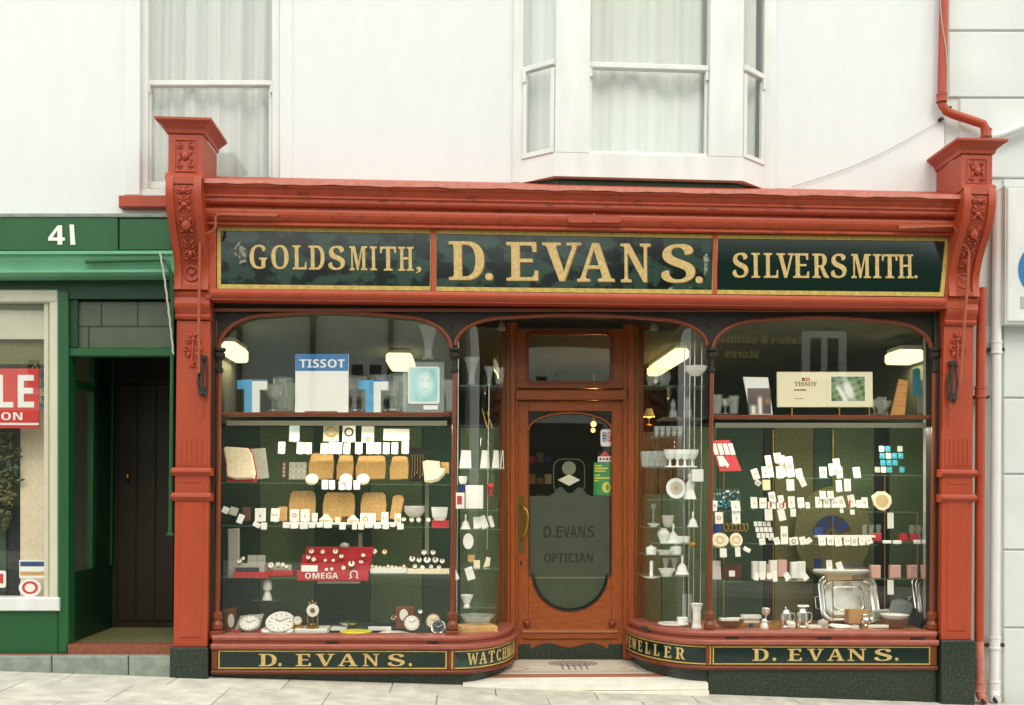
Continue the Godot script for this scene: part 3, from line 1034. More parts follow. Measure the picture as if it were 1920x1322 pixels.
# plan path of one side: [x, z, nx, nz], left to right, offset o outwards
func bow_path(left: bool, o: float, n := 18) -> Array:
	var r := []
	for i in n + 1:
		var t := PI / 2 * i / n
		var x := BOW * sin(t)
		var z := -LOBBY * (1 - cos(t))
		var nx := sin(t) * LOBBY
		var nz := cos(t) * BOW
		var l := sqrt(nx * nx + nz * nz)
		nx /= l; nz /= l
		if left: r.append([XL + x + nx * o, z + nz * o, nx, nz])
		else: r.append([XR - x - nx * o, z + nz * o, -nx, nz])
	if not left: r.reverse()
	return r

func riser(o: Node3D, left: bool) -> void:
	# one bulkhead: straight under the big window, bowed into the lobby
	var yx := 640.0 if left else 1540.0
	var y := func(v): return P(yx, v, 0.1).y
	var dy := 0.0 if left else -8.0
	var x_out: float = P(397, 1200, 0.1).x if left else P(1757, 1200, 0.1).x
	var path := bow_path(left, 0.1)
	if left: path.insert(0, [x_out, 0.1, 0.0, 1.0])
	else: path.append([x_out, 0.1, 0.0, 1.0])
	var part := func(called: String, m: String, prof: Array):
		var mb := MB.new()
		var q := []
		for p in prof: q.append(Vector2(p[0], y.call(p[1] + dy)))
		mb.along(path, q)
		return done(mb, called, m, o)
	part.call("window_sill", "sill_wood_skylit", [[-0.13, 1191], [-0.03, 1191], [-0.01, 1193], [0.0, 1196], [-0.005, 1201], [-0.02, 1205], [-0.02, 1207], [-0.13, 1207]])
	part.call("lower_sill", "sill_wood_skylit", [[-0.13, 1207.2], [0.025, 1207.5], [0.035, 1210], [0.033, 1215], [0.02, 1218], [-0.13, 1218]])
	part.call("panel_bed", "mahogany_flat", [[-0.1, 1218.1], [0.0, 1218.1], [0.0, 1256], [-0.1, 1256]])
	part.call("base_moulding", "mahogany_flat", [[-0.1, 1256.2], [0.012, 1256.5], [0.022, 1259], [0.015, 1263], [-0.02, 1266], [-0.1, 1266]])
	part.call("plinth", "stone", [[-0.1, 1266.2], [-0.045, 1266.3], [-0.04, 1345], [-0.1, 1345]])
	# black glass panels edged with gilt, one straight, one bowed
	var xs := [P(410, 1200, 0.1).x, P(838, 1200, 0.1).x] if left else [P(1336, 1200, 0.1).x, P(1744, 1200, 0.1).x]
	var flat := [[xs[0], 0.1, 0.0, 1.0], [xs[1], 0.1, 0.0, 1.0]]
	var bow := bow_path(left, 0.1)
	for k in 2:
		var pa: Array = flat if k == 0 else bow
		var g := group_node("name_panel", o)
		var t0: float = y.call(1220 + dy)
		var t1: float = y.call(1254 + dy)
		var th := 0.009
		var mb := MB.new()
		mb.along(pa, [Vector2(0.0, t0), Vector2(0.004, t0), Vector2(0.004, t1), Vector2(0.0, t1)])
		done(mb, "glass_panel", "sign_black" if not left else "sign_worn" if k == 1 else "sign_black", g)
		for e in [[t0, t0 - th], [t1 + th, t1]]:
			mb = MB.new()
			mb.along(pa, [Vector2(0.004, e[0]), Vector2(0.007, e[0]), Vector2(0.007, e[1]), Vector2(0.004, e[1])])
			done(mb, "gilt_border", "gilt_line", g)
		for e in [0, pa.size() - 1]:
			var R = pa[e]
			var d := Vector3(R[3], 0, -R[2]) * (1 if e == 0 else -1)
			mb = MB.new()
			mb.box(Vector3(R[0] + R[2] * 0.0045, (t0 + t1) / 2, R[1] + R[3] * 0.0045) + d * (th / 2 + 0.001), Vector3(th, t0 - t1 - th * 2, 0.005), Basis(Vector3(R[3], 0, -R[2]), Vector3.UP, Vector3(R[2], 0, R[3])))
			done(mb, "gilt_border", "gilt_line", g)
		if k == 0:
			var L := [["D", 485, 518.6], [".", 522, 528], ["E", 554.5, 583], ["V", 592, 627.6], ["A", 633.6, 670.7], ["N", 680, 711], ["S", 727, 759], [".", 766.5, 772.5]] if left else [["D", 1410.6, 1440.6], [".", 1448.5, 1455], ["E", 1476.5, 1503], ["V", 1513.6, 1543.6], ["A", 1550.8, 1583], ["N", 1589, 1624], ["S", 1639, 1672], [".", 1678, 1684]]
			for e in L:
				var lo := 1249.0 if left else 1239.0
				var hi := 1226.0 if left else 1216.5
				text(e[0], serif, e[1], hi if e[0] != "." else lo - 6, e[2], lo, 0.1035, 0.005, "gold", g, "letter")
		else:
			var wd := "WATCHMAKER" if left else "JEWELLER"
			var arc := bow_path(left, 0.1, 200)
			# walk the curve and set one letter every 9 cm
			var pos := 0.165 if left else 0.0
			var run := [0.0]
			for i in range(1, arc.size()): run.append(run[-1] + Vector2(arc[i][0] - arc[i - 1][0], arc[i][1] - arc[i - 1][1]).length())
			if not left: pos = run[-1] - 0.24 - 0.116 * 7
			for i in wd.length():
				var at: float = pos + i * (0.095 if left else 0.116)
				var j := 0
				while j < arc.size() - 2 and run[j] < at: j += 1
				var R = arc[j]
				var c := Vector3(R[0] + R[2] * 0.006, (t0 + t1) / 2 + 0.002, R[1] + R[3] * 0.006)
				var B := Basis(Vector3(R[3], 0, -R[2]), Vector3.UP, Vector3(R[2], 0, R[3]))
				var wpx: float = {"W": 23, "A": 19, "T": 18, "C": 16, "H": 19, "M": 22, "K": 19, "E": 17, "R": 19, "J": 13, "L": 16}[wd[i]]
				text(wd[i], serif, 900, 1200, 900 + wpx, 1222, 0.1, 0.004, "gold", g, "letter", Transform3D(B, c))
	# small joint blocks between the panels
	var jx := [[396, 407], [841, 853]] if left else [[1324, 1334], [1746, 1757]]
	for e in jx:
		bar("panel_post", "mahogany", o, e[0], 1218.5 + dy, e[1], 1256 + dy, 0.106, 0.06, 0.002)
	if left:
		for x in [612, 800]: bar("sill_clip", "iron", o, x, 1203, x + 22, 1206, 0.1, 0.06)
	else:
		for x in [1362, 1535, 1710]: bar("sill_clip", "iron", o, x, 1196, x + 24, 1199, 0.1, 0.06)

func arch_pts(x0: float, x1: float, ys: float, yt0: float, yt1: float, w: float) -> Array:
	# basket arch: quarter ellipses at the shoulders joined by a nearly flat crown
	var o := []
	for i in 13:
		var t := PI / 2 * i / 12
		o.append([x0 + w * (1 - cos(t)), lerpf(ys, yt0 + 7, sin(t))])
	var n := 10
	for i in range(1, n):
		var u := float(i) / n
		o.append([lerpf(x0 + w, x1 - w, u), lerpf(yt0, yt1, u) + 7 - 7 * sin(PI * u)])
	for i in 13:
		var t := PI / 2 * (12 - i) / 12
		o.append([x1 - w * (1 - cos(t)), lerpf(ys, yt1 + 7, sin(t))])
	return o

func colonnette(o: Node3D, x: float, half := 0) -> void:
	var c := group_node("colonnette", o)
	var z := 0.03
	var base := P(x, 1196 if x < 1000 else 1189, z)
	var h: float = P(x, 640, z).y - base.y
	var mb := MB.new()
	var s := S(z)
	var r := 4.3 * s
	var q := func(py): return P(x, py, z).y - base.y
	mb.lathe(base, [Vector2(r * 2.3, q.call(1150)), Vector2(r * 1.1, q.call(1146)), Vector2(r * 1.25, q.call(1120)), Vector2(r, q.call(900)), Vector2(r, q.call(700))], 14)
	done(mb, "shaft", "mahogany", c)
	mb = MB.new()
	mb.lathe(base, [Vector2(r * 2.0, q.call(1182)), Vector2(r * 2.5, q.call(1178)), Vector2(r * 2.5, q.call(1170)), Vector2(r * 1.7, q.call(1164)), Vector2(r * 2.2, q.call(1158)), Vector2(r * 2.3, q.call(1150))], 14)
	done(mb, "base_ring", "mahogany", c)
	mb = MB.new()
	var yb: float = q.call(1182)
	mb.box(base + Vector3(0, yb / 2, 0), Vector3(r * 5.6, yb, r * 5.2), Basis(), 0.006)
	done(mb, "base_block", "mahogany", c)
	mb = MB.new()
	mb.lathe(base, [Vector2(r, q.call(700)), Vector2(r * 1.6, q.call(697)), Vector2(r * 1.6, q.call(692)), Vector2(r, q.call(689)), Vector2(r * 1.05, q.call(676)), Vector2(r * 1.9, q.call(671)), Vector2(r * 2.4, q.call(668)), Vector2(r * 2.4, q.call(663)), Vector2(r * 1.7, q.call(661)), Vector2(r * 2.6, q.call(657)), Vector2(r * 2.6, q.call(653)), Vector2(0, q.call(652))], 14)
	done(mb, "capital", "dark_wood", c)

func shopfront() -> void:
	XL = P(850, 900, 0).x
	XR = P(1330, 900, 0).x
	var o := thing("shopfront", "red and mahogany jeweller's shopfront with gilt lettered black glass fascia", "shopfront", Vector3((XL + XR) / 2, ground_y(1.0), 0))
	var mb: MB
	riser(o, true)
	riser(o, false)
	# deep stone base on the right, where the ground falls
	mb = MB.new()
	mb.extr(pp([[1329, 1256], [1757, 1251], [1757, 1345], [1329, 1345]], 0.085), 0.085, -0.02, 0.004)
	done(mb, "plinth_stone", "stone", o)
	# threshold and mosaic floor
	mb = MB.new()
	var fy := P(1100, 1284, 0.12).y
	var fb := P(1080, 1236, -LOBBY).y
	var ta := P(868, 1284, 0.12)
	var tb := P(1328, 1279, 0.12)
	mb.beam([Vector2(0.12, 0), Vector2(0.12, -0.05), Vector2(-0.1, -0.05), Vector2(-0.1, 0.012)], Vector3(ta.x, fy, 0), Vector3(tb.x, fy + 0.012, 0))
	done(mb, "threshold", "step_white", o)
	mb = MB.new()
	mb.beam([Vector2(0.15, 0), Vector2(0.15, -0.2), Vector2(-0.1, -0.2), Vector2(-0.1, 0.0)], Vector3(P(1010, 1284, 0.12).x, fy - 0.053, 0), Vector3(tb.x, fy - 0.042, 0))
	done(mb, "lower_step", "step_white", o)
	mosaic(o, fy + 0.013, fb)
	# framing at the glass line: top beam, spandrels, arches
	bar("top_beam", "dark_wood", o, 392, 556, 1768, 577, 0.03, -0.12, 0.004)
	bar("beam_mould", "mahogany_flat", o, 392, 577, 1768, 584, 0.05, 0.0, 0.006)
	var bays := [[410, 846, 655, 584, 587, 92, 577], [854, 1325, 648, 589, 592, 92, 577], [1337, 1746, 655, 594, 596, 88, 577]]
	for i in 3:
		var b: Array = bays[i]
		var ar := arch_pts(b[0], b[1], b[2], b[3], b[4], b[5])
		var poly := []
		poly.append([b[0] - 6, 582]); poly.append([b[1] + 6, 582]); poly.append([b[1] + 6, b[2]])
		var back := ar.duplicate(); back.reverse()
		poly.append_array(back)
		poly.append([b[0] - 6, b[2]])
		var zf := 0.012 if i != 1 else 0.0135
		plate("spandrel", "dark_wood", o, poly, zf, zf - 0.04)
		mb = MB.new()
		var pts := []
		for p in ar: pts.append(P(p[0], p[1], 0.02))
		mb.tube(pts, 0.017, 8)
		done(mb, "arch_trim", "mahogany", o)
	for x in [848, 1330]:
		mb = MB.new()
		mb.ell(P(x, 608, 0.014), Vector3(0.014, 0.035, 0.008))
		done(mb, "carved_boss", "dark_wood", o)
	for x in [848, 1330]: colonnette(o, x)
	colonnette(o, 407)
	colonnette(o, 1747)
	# outer posts beside the pilasters
	bar("outer_post", "dark_wood", o, 392, 577, 403, 1192, 0.045, -0.1, 0.006)
	bar("outer_post", "dark_wood", o, 1752, 577, 1768, 1186, 0.045, -0.1, 0.006)
	bar("bead", "mahogany", o, 403, 600, 406.5, 1190, 0.02, -0.03, 0.003)
	# rails across the big windows and panes
	bar("window_rail", "mahogany_flat", o, 410, 773, 845, 780, 0.02, -0.03, 0.006)
	bar("window_rail", "mahogany_flat", o, 1334, 778, 1745, 785, 0.02, -0.03, 0.006)
	for q in [[409, 582, 848, 776], [409, 777, 848, 1194], [1333, 586, 1747, 781], [1333, 782, 1747, 1188]]:
		bar("pane", "glass", o, q[0], q[1], q[2], q[3], -0.012, -0.018)
	# bowed panes of the lobby
	for left in [true, false]:
		mb = MB.new()
		var pa := bow_path(left, 0.0, 22)
		var top := P(1090, 586, 0).y
		var bot := P(1090, 1192, 0).y
		mb.along(pa, [Vector2(-0.006, top), Vector2(0, top), Vector2(0, bot), Vector2(-0.006, bot)], false)
		done(mb, "bowed_pane", "glass", o)
		var R = pa[pa.size() - 1] if left else pa[0]
		mb = MB.new()
		boxw(mb, R[0] - 0.02, bot - 0.3, R[1] - 0.06, R[0] + 0.02, top, R[1] + 0.02, 0.008)
		done(mb, "pane_post", "mahogany", o)
		mb = MB.new()
		mb.tube([Vector3(R[0] + (0.022 if left else -0.022), bot, R[1] + 0.015), Vector3(R[0] + (0.022 if left else -0.022), top, R[1] + 0.015)], 0.008, 8)
		done(mb, "brass_bead", "brass_dull", o)
	# window beds and soffit
	for q in [[P(398, 1192, 0).x, XL + BOW, P(620, 1193, 0).y, "felt_dark"], [XR - BOW, P(1757, 1190, 0).x, P(1540, 1187, 0).y, "pine"]]:
		mb = MB.new()
		boxw(mb, q[0], q[2] - 0.04, -0.8, XL - 0.001 if q[0] < 0 else q[1], q[2], -0.03) if q[0] < 0 else boxw(mb, XR + 0.001, q[2] - 0.04, -0.8, q[1], q[2], -0.03)
		done(mb, "window_bed", q[3], o)
	for left in [true, false]:
		mb = MB.new()
		var pa := bow_path(left, -0.01, 16)
		var yb := P(620, 1193, 0).y - 0.001 if left else P(1540, 1187, 0).y - 0.001
		var poly := PackedVector2Array()
		for R in pa: poly.append(Vector2(R[0], -R[1]))
		poly.append(Vector2(XL if left else XR, LOBBY))
		if left: poly.append(Vector2(XL, 0.02))
		mb.extr(poly, yb, yb - 0.04, 0.0, Transform3D(Basis(Vector3.RIGHT, -PI / 2), Vector3.ZERO))
		done(mb, "bow_bed", "sill_wood_skylit", o)
	mb = MB.new()
	boxw(mb, XL + 0.1, P(1090, 577, 0).y - 0.004, -LOBBY - 0.2, XR - 0.1, P(1090, 577, 0).y + 0.05, -0.125)
	done(mb, "lobby_soffit", "dark_wood", o)
	door(o)
	fascia(o)
	for left in [true, false]: pilaster(o, left)

func mosaic(o: Node3D, y0: float, y1: float) -> void:
	var w := 512
	var h := 256
	var im := Image.create(w, h, false, Image.FORMAT_RGB8)
	var r := RandomNumberGenerator.new()
	r.seed = 5
	var cream := c8(250, 242, 224)
	var rust := c8(176, 104, 74)
	var grey := c8(104, 84, 86)
	for y in h:
		for x in w:
			var tx := x / 4
			var ty := y / 4
			var c := cream
			var u := tx - 64
			var d: int = mini(mini(tx, 127 - tx), 63 - ty)
			if d < 10: c = rust
			elif d == 14 or d == 17: c = grey
			elif d == 22 and (ty % 5 < 3): c = rust.lerp(cream, 0.4)
			# small tree with a round crown in the middle
			var e := Vector2(u / 17.0, (ty - 22) / 9.0).length()
			if e < 1.0 and (int(u + 100) * 3 + ty * 5) % 7 < 4: c = grey
			if absi(u) < 9 and absi(u) % 4 == 0 and ty > 22 and ty < 42: c = grey
			if absi(absi(u) - 38) + absi(ty - 38) == 8: c = rust.lerp(grey, 0.5)
			var hsh := float((tx * 7919 + ty * 104729 + tx * ty * 31) % 97) / 97.0
			c = c.lerp(Color(0.5, 0.42, 0.36), hsh * 0.16)
			if x % 4 == 0 or y % 4 == 0: c = c.lerp(c8(150, 136, 116), 0.5)
			im.set_pixel(x, y, c)
	var m := StandardMaterial3D.new()
	m.resource_name = "mosaic"
	m.albedo_texture = ImageTexture.create_from_image(im)
	m.roughness = 0.5
	M.mosaic = m
	var mb := MB.new()
	var x0 := XL - 0.05
	var x1 := XR + 0.05
	var a := [Vector3(x0, y0, -0.1), Vector3(x1, y0 + 0.01, -0.1), Vector3(x1, y1, -LOBBY - 0.15), Vector3(x0, y1, -LOBBY - 0.15)]
	var u := [Vector2(-0.15, 0), Vector2(1.15, 0), Vector2(1.15, 1), Vector2(-0.15, 1)]
	m.texture_repeat = false
	for t in [[0, 1, 2], [0, 2, 3]]:
		mb.tri(a[t[0]], a[t[1]], a[t[2]])
		for k in [0, 2, 1]: mb.uv.append(Vector2(u[t[k]].x, 1.0 - u[t[k]].y))
	done(mb, "mosaic_floor", m, o)
	mb = MB.new()
	mb.box(Vector3((x0 + x1) / 2, y0 - 0.35, -0.5), Vector3(x1 - x0, 0.6, 0.9))
	done(mb, "floor_bed", "mortar", o)

func door(o: Node3D) -> void:
	var z := -LOBBY
	var mb: MB
	# frame: jambs with run mouldings, head and transom
	for e in [[943, 951, 0.0], [951, 957, 0.02], [957, 966, 0.035], [966, 971, 0.015]]:
		bar("jamb", "oak", o, e[0], 596, e[1], 1236, z + e[2], z - 0.1, 0.004)
	for e in [[1197, 1206, 0.0], [1190, 1197, 0.02], [1178, 1190, 0.035], [1169, 1178, 0.015]]:
		bar("jamb", "oak", o, e[0], 596, e[1], 1236, z + e[2], z - 0.1, 0.004)
	bar("frame_head", "dark_wood", o, 971, 592, 1169, 617, z + 0.012, z - 0.1, 0.006)
	var tl := group_node("transom_light", o)
	var r_out := rect(971, 617, 1169, 728)
	ring_frame("light_frame", "oak_flat", tl, rrect(971, 617, 1169, 728, 1, 4), rrect(989, 624, 1148, 717, 12, 4), z - 0.005, z - 0.06)
	ring_frame("glazing_bead", "mahogany", tl, rrect(986, 621, 1151, 720, 12, 4), rrect(992, 627, 1145, 714, 11, 4), z + 0.004, z - 0.03)
	bar("pane", "glass", tl, 985, 620, 1152, 721, z - 0.03, z - 0.036)
	bar("transom", "oak_flat", o, 966, 730, 1176, 749, z + 0.05, z - 0.1, 0.012)
	# leaf
	var d := group_node("door", o)
	var zl := z - 0.02
	# the leaf cut round its shaped glass
	var hole := []
	for i in 13:
		var t := PI * i / 12
		hole.append([1069 - 78 * cos(t), 806 - 32 * sin(t)])
	hole.append([1147, 1077]); hole.append([1139, 1077])
	for i in range(1, 20):
		var t := PI * i / 20
		hole.append([1069 + 70 * cos(t), 1077 + 68 * sin(t)])
	hole.append([999, 1077]); hole.append([991, 1077])
	var cut := func(called: String, m: String, pts: Array, zf: float): return plate(called, m, d, pts, zf, zl - 0.045, 0.003)
	cut.call("stile", "oak", rect(971, 751, 991, 1236), zl)
	cut.call("stile", "oak", rect(1147, 751, 1169, 1236), zl)
	cut.call("top_rail", "oak_flat", rect(991, 751, 1147, 771), zl - 0.002)
	for s in [[0, 7], [6, 13]]:
		var sp := [] if s[0] == 0 else [[1069, 771.2]]
		for i in range(s[0], s[1]): sp.append(hole[i])
		if s[0] == 0:
			sp.append([1069, 771.2]); sp.append([991, 771.2])
		else:
			sp.append([1147, 771.2])
			sp.pop_front(); sp.push_front([1069, 771.2])
		cut.call("spandrel", "dark_wood", sp, zl - 0.012)
	var low := [[991, 1236], [1147, 1236], [1147, 1077], [1139, 1077]]
	for i in range(1, 20):
		var t := PI * i / 20
		low.append([1069 + 70 * cos(t), 1077 + 68 * sin(t)])
	low.append([999, 1077]); low.append([991, 1077])
	cut.call("lower_panel", "oak_flat", low, zl - 0.006)
	mb = MB.new()
	var pts := []
	for i in 13: pts.append(P(hole[i][0], hole[i][1], zl))
	mb.tube(pts, 0.009, 6)
	done(mb, "arch_bead", "oak", d)
	mb = MB.new()
	pts = [P(993, 1080, zl), P(999, 1078, zl)]
	for i in range(1, 20):
		var t := PI * (20 - i) / 20
		pts.append(P(1069 + 70 * cos(t), 1077 + 68 * sin(t), zl))
	pts.append(P(1139, 1078, zl)); pts.append(P(1145, 1080, zl))
	mb.tube(pts, 0.008, 6)
	done(mb, "curved_bead", "dark_wood", d)
	for x in [991, 1147]:
		mb = MB.new()
		mb.tube([P(x, 806, zl), P(x, 1077, zl)], 0.006, 6)
		done(mb, "side_bead", "mahogany", d)
	plate("glass", "glass", d, [[985, 772], [1153, 772], [1153, 1150], [985, 1150]], zl - 0.03, zl - 0.036)
	# etched ground with waved top edge, letters left clear
	var et := []
	var top := []
	for i in 41:
		var u := i / 40.0
		var x := 993 + 151 * u
		var y := 930.0
		if u > 0.27 and u < 0.73: y = 920 + 7 * cos((u - 0.5) * TAU * 4.3)
		top.append([x, y])
	et.append_array(top)
	et.append([1144, 1074]); et.append([1137, 1077])
	for i in range(1, 20):
		var t := PI * i / 20
		et.append([1069 + 66 * cos(t), 1077 + 64 * sin(t)])
	et.append([1001, 1077]); et.append([993, 1074])
	plate("etched_ground", "frost", d, et, zl - 0.0275, zl - 0.0295)
	bar("etched_band", "frost_grey", d, 1004, 1082, 1134, 1084, zl - 0.0265, zl - 0.0272)
	for e in [["D", 1019, 1034], [".", 1036, 1040], ["E", 1043, 1054], ["V", 1056, 1069], ["A", 1069, 1082], ["N", 1084, 1097], ["S", 1101, 1115]]:
		text(e[0], sans, e[1], 986 if e[0] != "." else 1003, e[2], 1008, zl - 0.027, 0.001, "etch", d, "letter")
	text("OPTICIAN", sans, 1020, 1037, 1112, 1055, zl - 0.027, 0.001, "etch", d)
	# emblem
	plate("emblem_disc", "frost_grey", d, oval(1067, 878, 13, 13, 24), zl - 0.0275, zl - 0.0295)
	plate("emblem_diamond", "etch_pale", d, [[1046, 900], [1067, 911], [1088, 900], [1067, 889.5]], zl - 0.027, zl - 0.029)
	ring_frame("emblem_edge", "frost", d, rrect(1037, 860, 1097, 926, 16, 5), rrect(1039, 862, 1095, 924, 15, 5), zl - 0.0272, zl - 0.029)
	# weather bar with two bosses
	mb = MB.new()
	var a := P(979, 1181, zl)
	var b := P(1158, 1181, zl)
	mb.beam([Vector2(-0.01, 0.02), Vector2(0.028, 0.0), Vector2(0.034, -0.018), Vector2(0.02, -0.03), Vector2(0.014, -0.07), Vector2(0.0, -0.085), Vector2(-0.01, -0.085)].map(func(q): return q + Vector2(zl, 0)), Vector3(a.x, a.y, 0), Vector3(b.x, b.y, 0))
	done(mb, "weather_bar", "oak_flat", d)
	for x in [988, 1148]:
		mb = MB.new()
		mb.ell(P(x, 1169, zl + 0.008), Vector3(0.032, 0.032, 0.028))
		done(mb, "boss", "mahogany", d)
	# scalloped kicking plate
	var k := [[971, 1236], [1169, 1236], [1169, 1208], [1142, 1208]]
	for i in 15:
		var u := i / 14.0
		k.append([1140 - 144 * u, 1213 + 6 * cos(u * TAU * 1.5 + PI * 0.5) - 9 * sin(PI * u) + 4])
	k.append([994, 1208]); k.append([971, 1208])
	plate("kick_plate", "stone", d, k, zl + 0.004, zl - 0.002)
	# handle
	plate("handle_plate", "brass_dull", d, rrect(970, 930, 984, 1036, 3), zl + 0.006, zl)
	mb = MB.new()
	mb.tube([P(977, 948, zl + 0.012), P(980, 949, zl + 0.06), P(988, 958, zl + 0.075), P(990, 972, zl + 0.08), P(987, 992, zl + 0.07), P(981, 1006, zl + 0.05), P(977, 1012, zl + 0.012)], [0.008, 0.009, 0.011, 0.012, 0.011, 0.009, 0.008], 10)
	done(mb, "handle", "brass", d)
	plate("keyhole", "dark", d, oval(977, 1056, 2, 5, 10), zl + 0.0012, zl - 0.001)

func fascia(o: Node3D) -> void:
	var f := group_node("fascia", o)
	# cornice of run mouldings; its outline in plan pixels at the left and right ends
	var prof := []
	for q in [[-0.05, 330], [0.30, 334], [0.345, 336], [0.345, 345], [0.335, 348], [0.315, 352], [0.298, 358], [0.292, 362], [0.30, 364], [0.30, 367], [0.285, 369], [0.285, 376], [0.272, 380], [0.245, 384], [0.225, 386], [0.225, 389], [0.246, 390], [0.25, 394], [0.248, 400], [0.238, 406], [0.222, 411], [0.205, 414], [0.21, 416], [0.21, 420], [0.185, 422], [0.165, 424], [-0.05, 424]]:
		prof.append(q)
	var prof3 := func(xpx: float, d: float):
		var r := []
		for q in prof: r.append(Vector2(q[0], P(xpx, q[1] + d * lerpf(31.0, 21.0, (q[1] - 330.0) / 94.0), q[0]).y))
		return r
	var mb := MB.new()
	var pl: Array = prof3.call(384, 0.0)
	var pr: Array = prof3.call(1812, 1.0)
	var xl := P(380, 380, 0.2).x
	var xr := P(1816, 380, 0.2).x
	# two ends differ a little, so the run is laid quad by quad
	var m := pl.size()
	var col := ["red", "red_top"]
	for i in m - 1:
		var p: Vector2 = pl[i]
		var q: Vector2 = pl[i + 1]
		var p2: Vector2 = pr[i]
		var q2: Vector2 = pr[i + 1]
		mb.quad(Vector3(xl, q.y, q.x), Vector3(xr, q2.y, q2.x), Vector3(xr, p2.y, p2.x), Vector3(xl, p.y, p.x))
	done(mb, "cornice", "red_worn", f)
	# lead dressed over the top edge, a little ragged
	mb = MB.new()
	var n := 60
	for i in n:
		var u0 := float(i) / n
		var u1 := float(i + 1) / n
		var g := func(u): return 0.352 + 0.002 * sin(u * 90.0) + 0.002 * sin(u * 37.0 + 1.0)
		var y0 := lerpf(pl[2].y, pr[2].y, u0) + 0.003
		var y1 := lerpf(pl[2].y, pr[2].y, u1) + 0.003
		var xa := lerpf(xl, xr, u0)
		var xb := lerpf(xl, xr, u1)
		var dr := func(u): return 0.032 + 0.003 * sin(u * 61.0) + 0.003 * sin(u * 143.0)
		mb.quad(Vector3(xa, y0, g.call(u0)), Vector3(xb, y1, g.call(u1)), Vector3(xb, y1 + 0.02, -0.05), Vector3(xa, y0 + 0.02, -0.05))
		mb.quad(Vector3(xa, y0 - dr.call(u0), g.call(u0) + 0.004), Vector3(xb, y1 - dr.call(u1), g.call(u1) + 0.004), Vector3(xb, y1, g.call(u1)), Vector3(xa, y0, g.call(u0)))
	done(mb, "lead_flashing", "red_top", f)
	# board behind the glass panels and its bottom moulding
	plate("fascia_board", "red", f, [[384, 560], [1806, 578], [1806, 440], [384, 420]], 0.135, -0.04)
	mb = MB.new()
	var a := P(396, 541, 0.17)
	var b := P(1772, 558, 0.17)
	var bp := []
	for q in [[0.13, 0.0], [0.165, 0.0], [0.168, -0.012], [0.19, -0.018], [0.2, -0.034], [0.196, -0.052], [0.18, -0.068], [0.168, -0.074], [0.168, -0.084], [0.03, -0.084], [0.03, -0.06], [0.13, -0.06]]:
		bp.append(Vector2(q[0], q[1]))
	mb.beam(bp, a * Vector3(1, 1, 0), b * Vector3(1, 1, 0))
	done(mb, "bottom_moulding", "red", f)
	plate("end_board", "red", f, [[384, 560], [405, 560], [405, 422], [384, 420]], 0.165, 0.13, 0.004)
	plate("end_board", "red", f, [[1771, 578], [1810, 580], [1812, 445], [1781, 443]], 0.165, 0.13, 0.004)
	for p in [["GOLDSMITH,", [407, 425, 808, 430.5, 807, 545, 407, 541], "sign_worn", 0], ["D.EVANS.", [817, 431, 1338, 440, 1336, 551.5, 817, 545.5], "sign_worn", 1], ["SILVERSMITH.", [1345, 440, 1780, 445, 1770, 556, 1343, 551.5], "sign_black", 2]]:
		var g := group_node("name_panel", o)
		var q: Array = p[1]
		var outer := [[q[0], q[1]], [q[2], q[3]], [q[4], q[5]], [q[6], q[7]]]
		var w := 7.0
		var inner := [[q[0] + (w if p[3] == 0 else 1.0), q[1] + w], [q[2] - (w if p[3] == 2 else 1.0), q[3] + w], [q[4] - (w if p[3] == 2 else 1.0), q[5] - w - 1], [q[6] + (w if p[3] == 0 else 1.0), q[7] - w - 1]]
		ring_frame("gilt_border", "gilt_line", g, outer, inner, 0.152, 0.136)
		plate("glass_panel", p[2], g, inner, 0.142, 0.136)
		var L: Array = [[["G", 468.5, 501], ["O", 509, 541.5], ["L", 549, 575], ["D", 579, 609], ["S", 616, 647], ["M", 655.5, 688.6], ["I", 694, 707], ["T", 713, 743], ["H", 747, 776], [",", 780, 790]],
			[["D", 842, 908], [".", 910, 924], ["E", 949.5, 1009], ["V", 1017, 1090], ["A", 1082, 1152], ["N", 1164, 1220], ["S", 1240, 1303], [".", 1304, 1317]],
			[["S", 1373.6, 1403], ["I", 1409, 1425], ["L", 1432, 1459], ["V", 1456, 1490], ["E", 1487, 1517], ["R", 1523, 1554], ["S", 1558, 1587], ["M", 1596, 1632.6], ["I", 1637, 1652], ["T", 1653.6, 1682.6], ["H", 1683.6, 1712], [".", 1714, 1720]]][p[3]]
		var t: Array = [[459, 504, 463.5, 508.5], [452, 524.5, 458.5, 531], [474, 521, 477.5, 522]][p[3]]
		var xa: float = L[0][1]
		var xb: float = L[-1][2]
		for e in L:
			var u: float = ((e[1] + e[2]) / 2 - xa) / (xb - xa)
			var y0: float = lerpf(t[0], t[2], u)
			var y1: float = lerpf(t[1], t[3], u)
			if e[0] == ".": y0 = y1 - (e[2] - e[1]) * 0.95
			if e[0] == ",":
				y0 = y1 - 8; y1 += 4
			text(e[0], serif, e[1], y0, e[2], y1, 0.1425, 0.005, "gold", g, "letter")
			if p[3] == 1: text(e[0], serif, e[1] + 1.5, y0 + 1.5, e[2] + 2.0, y1 + 1.5, 0.1422, 0.003, "gold_shade", g, "letter_shade")
		# flaked patches where the gilding has lifted
		var fl: Array = [[[441, 462], [446, 455], [452, 452], [449, 460], [443, 476], [448, 480], [440, 478], [437, 470]], [[449, 462], [455, 458], [461, 466], [462, 492], [449, 495], [447, 480]]] if p[3] == 0 else [[[1318, 479], [1326, 475], [1330, 486], [1326, 512], [1320, 516], [1321, 496]], [[1252, 541], [1262, 538], [1259, 544]], [[1290, 538], [1296, 537], [1294, 542]]] if p[3] == 1 else []
		for k in fl: plate("flaked_patch", "peel_pale", g, k, 0.1426, 0.142)
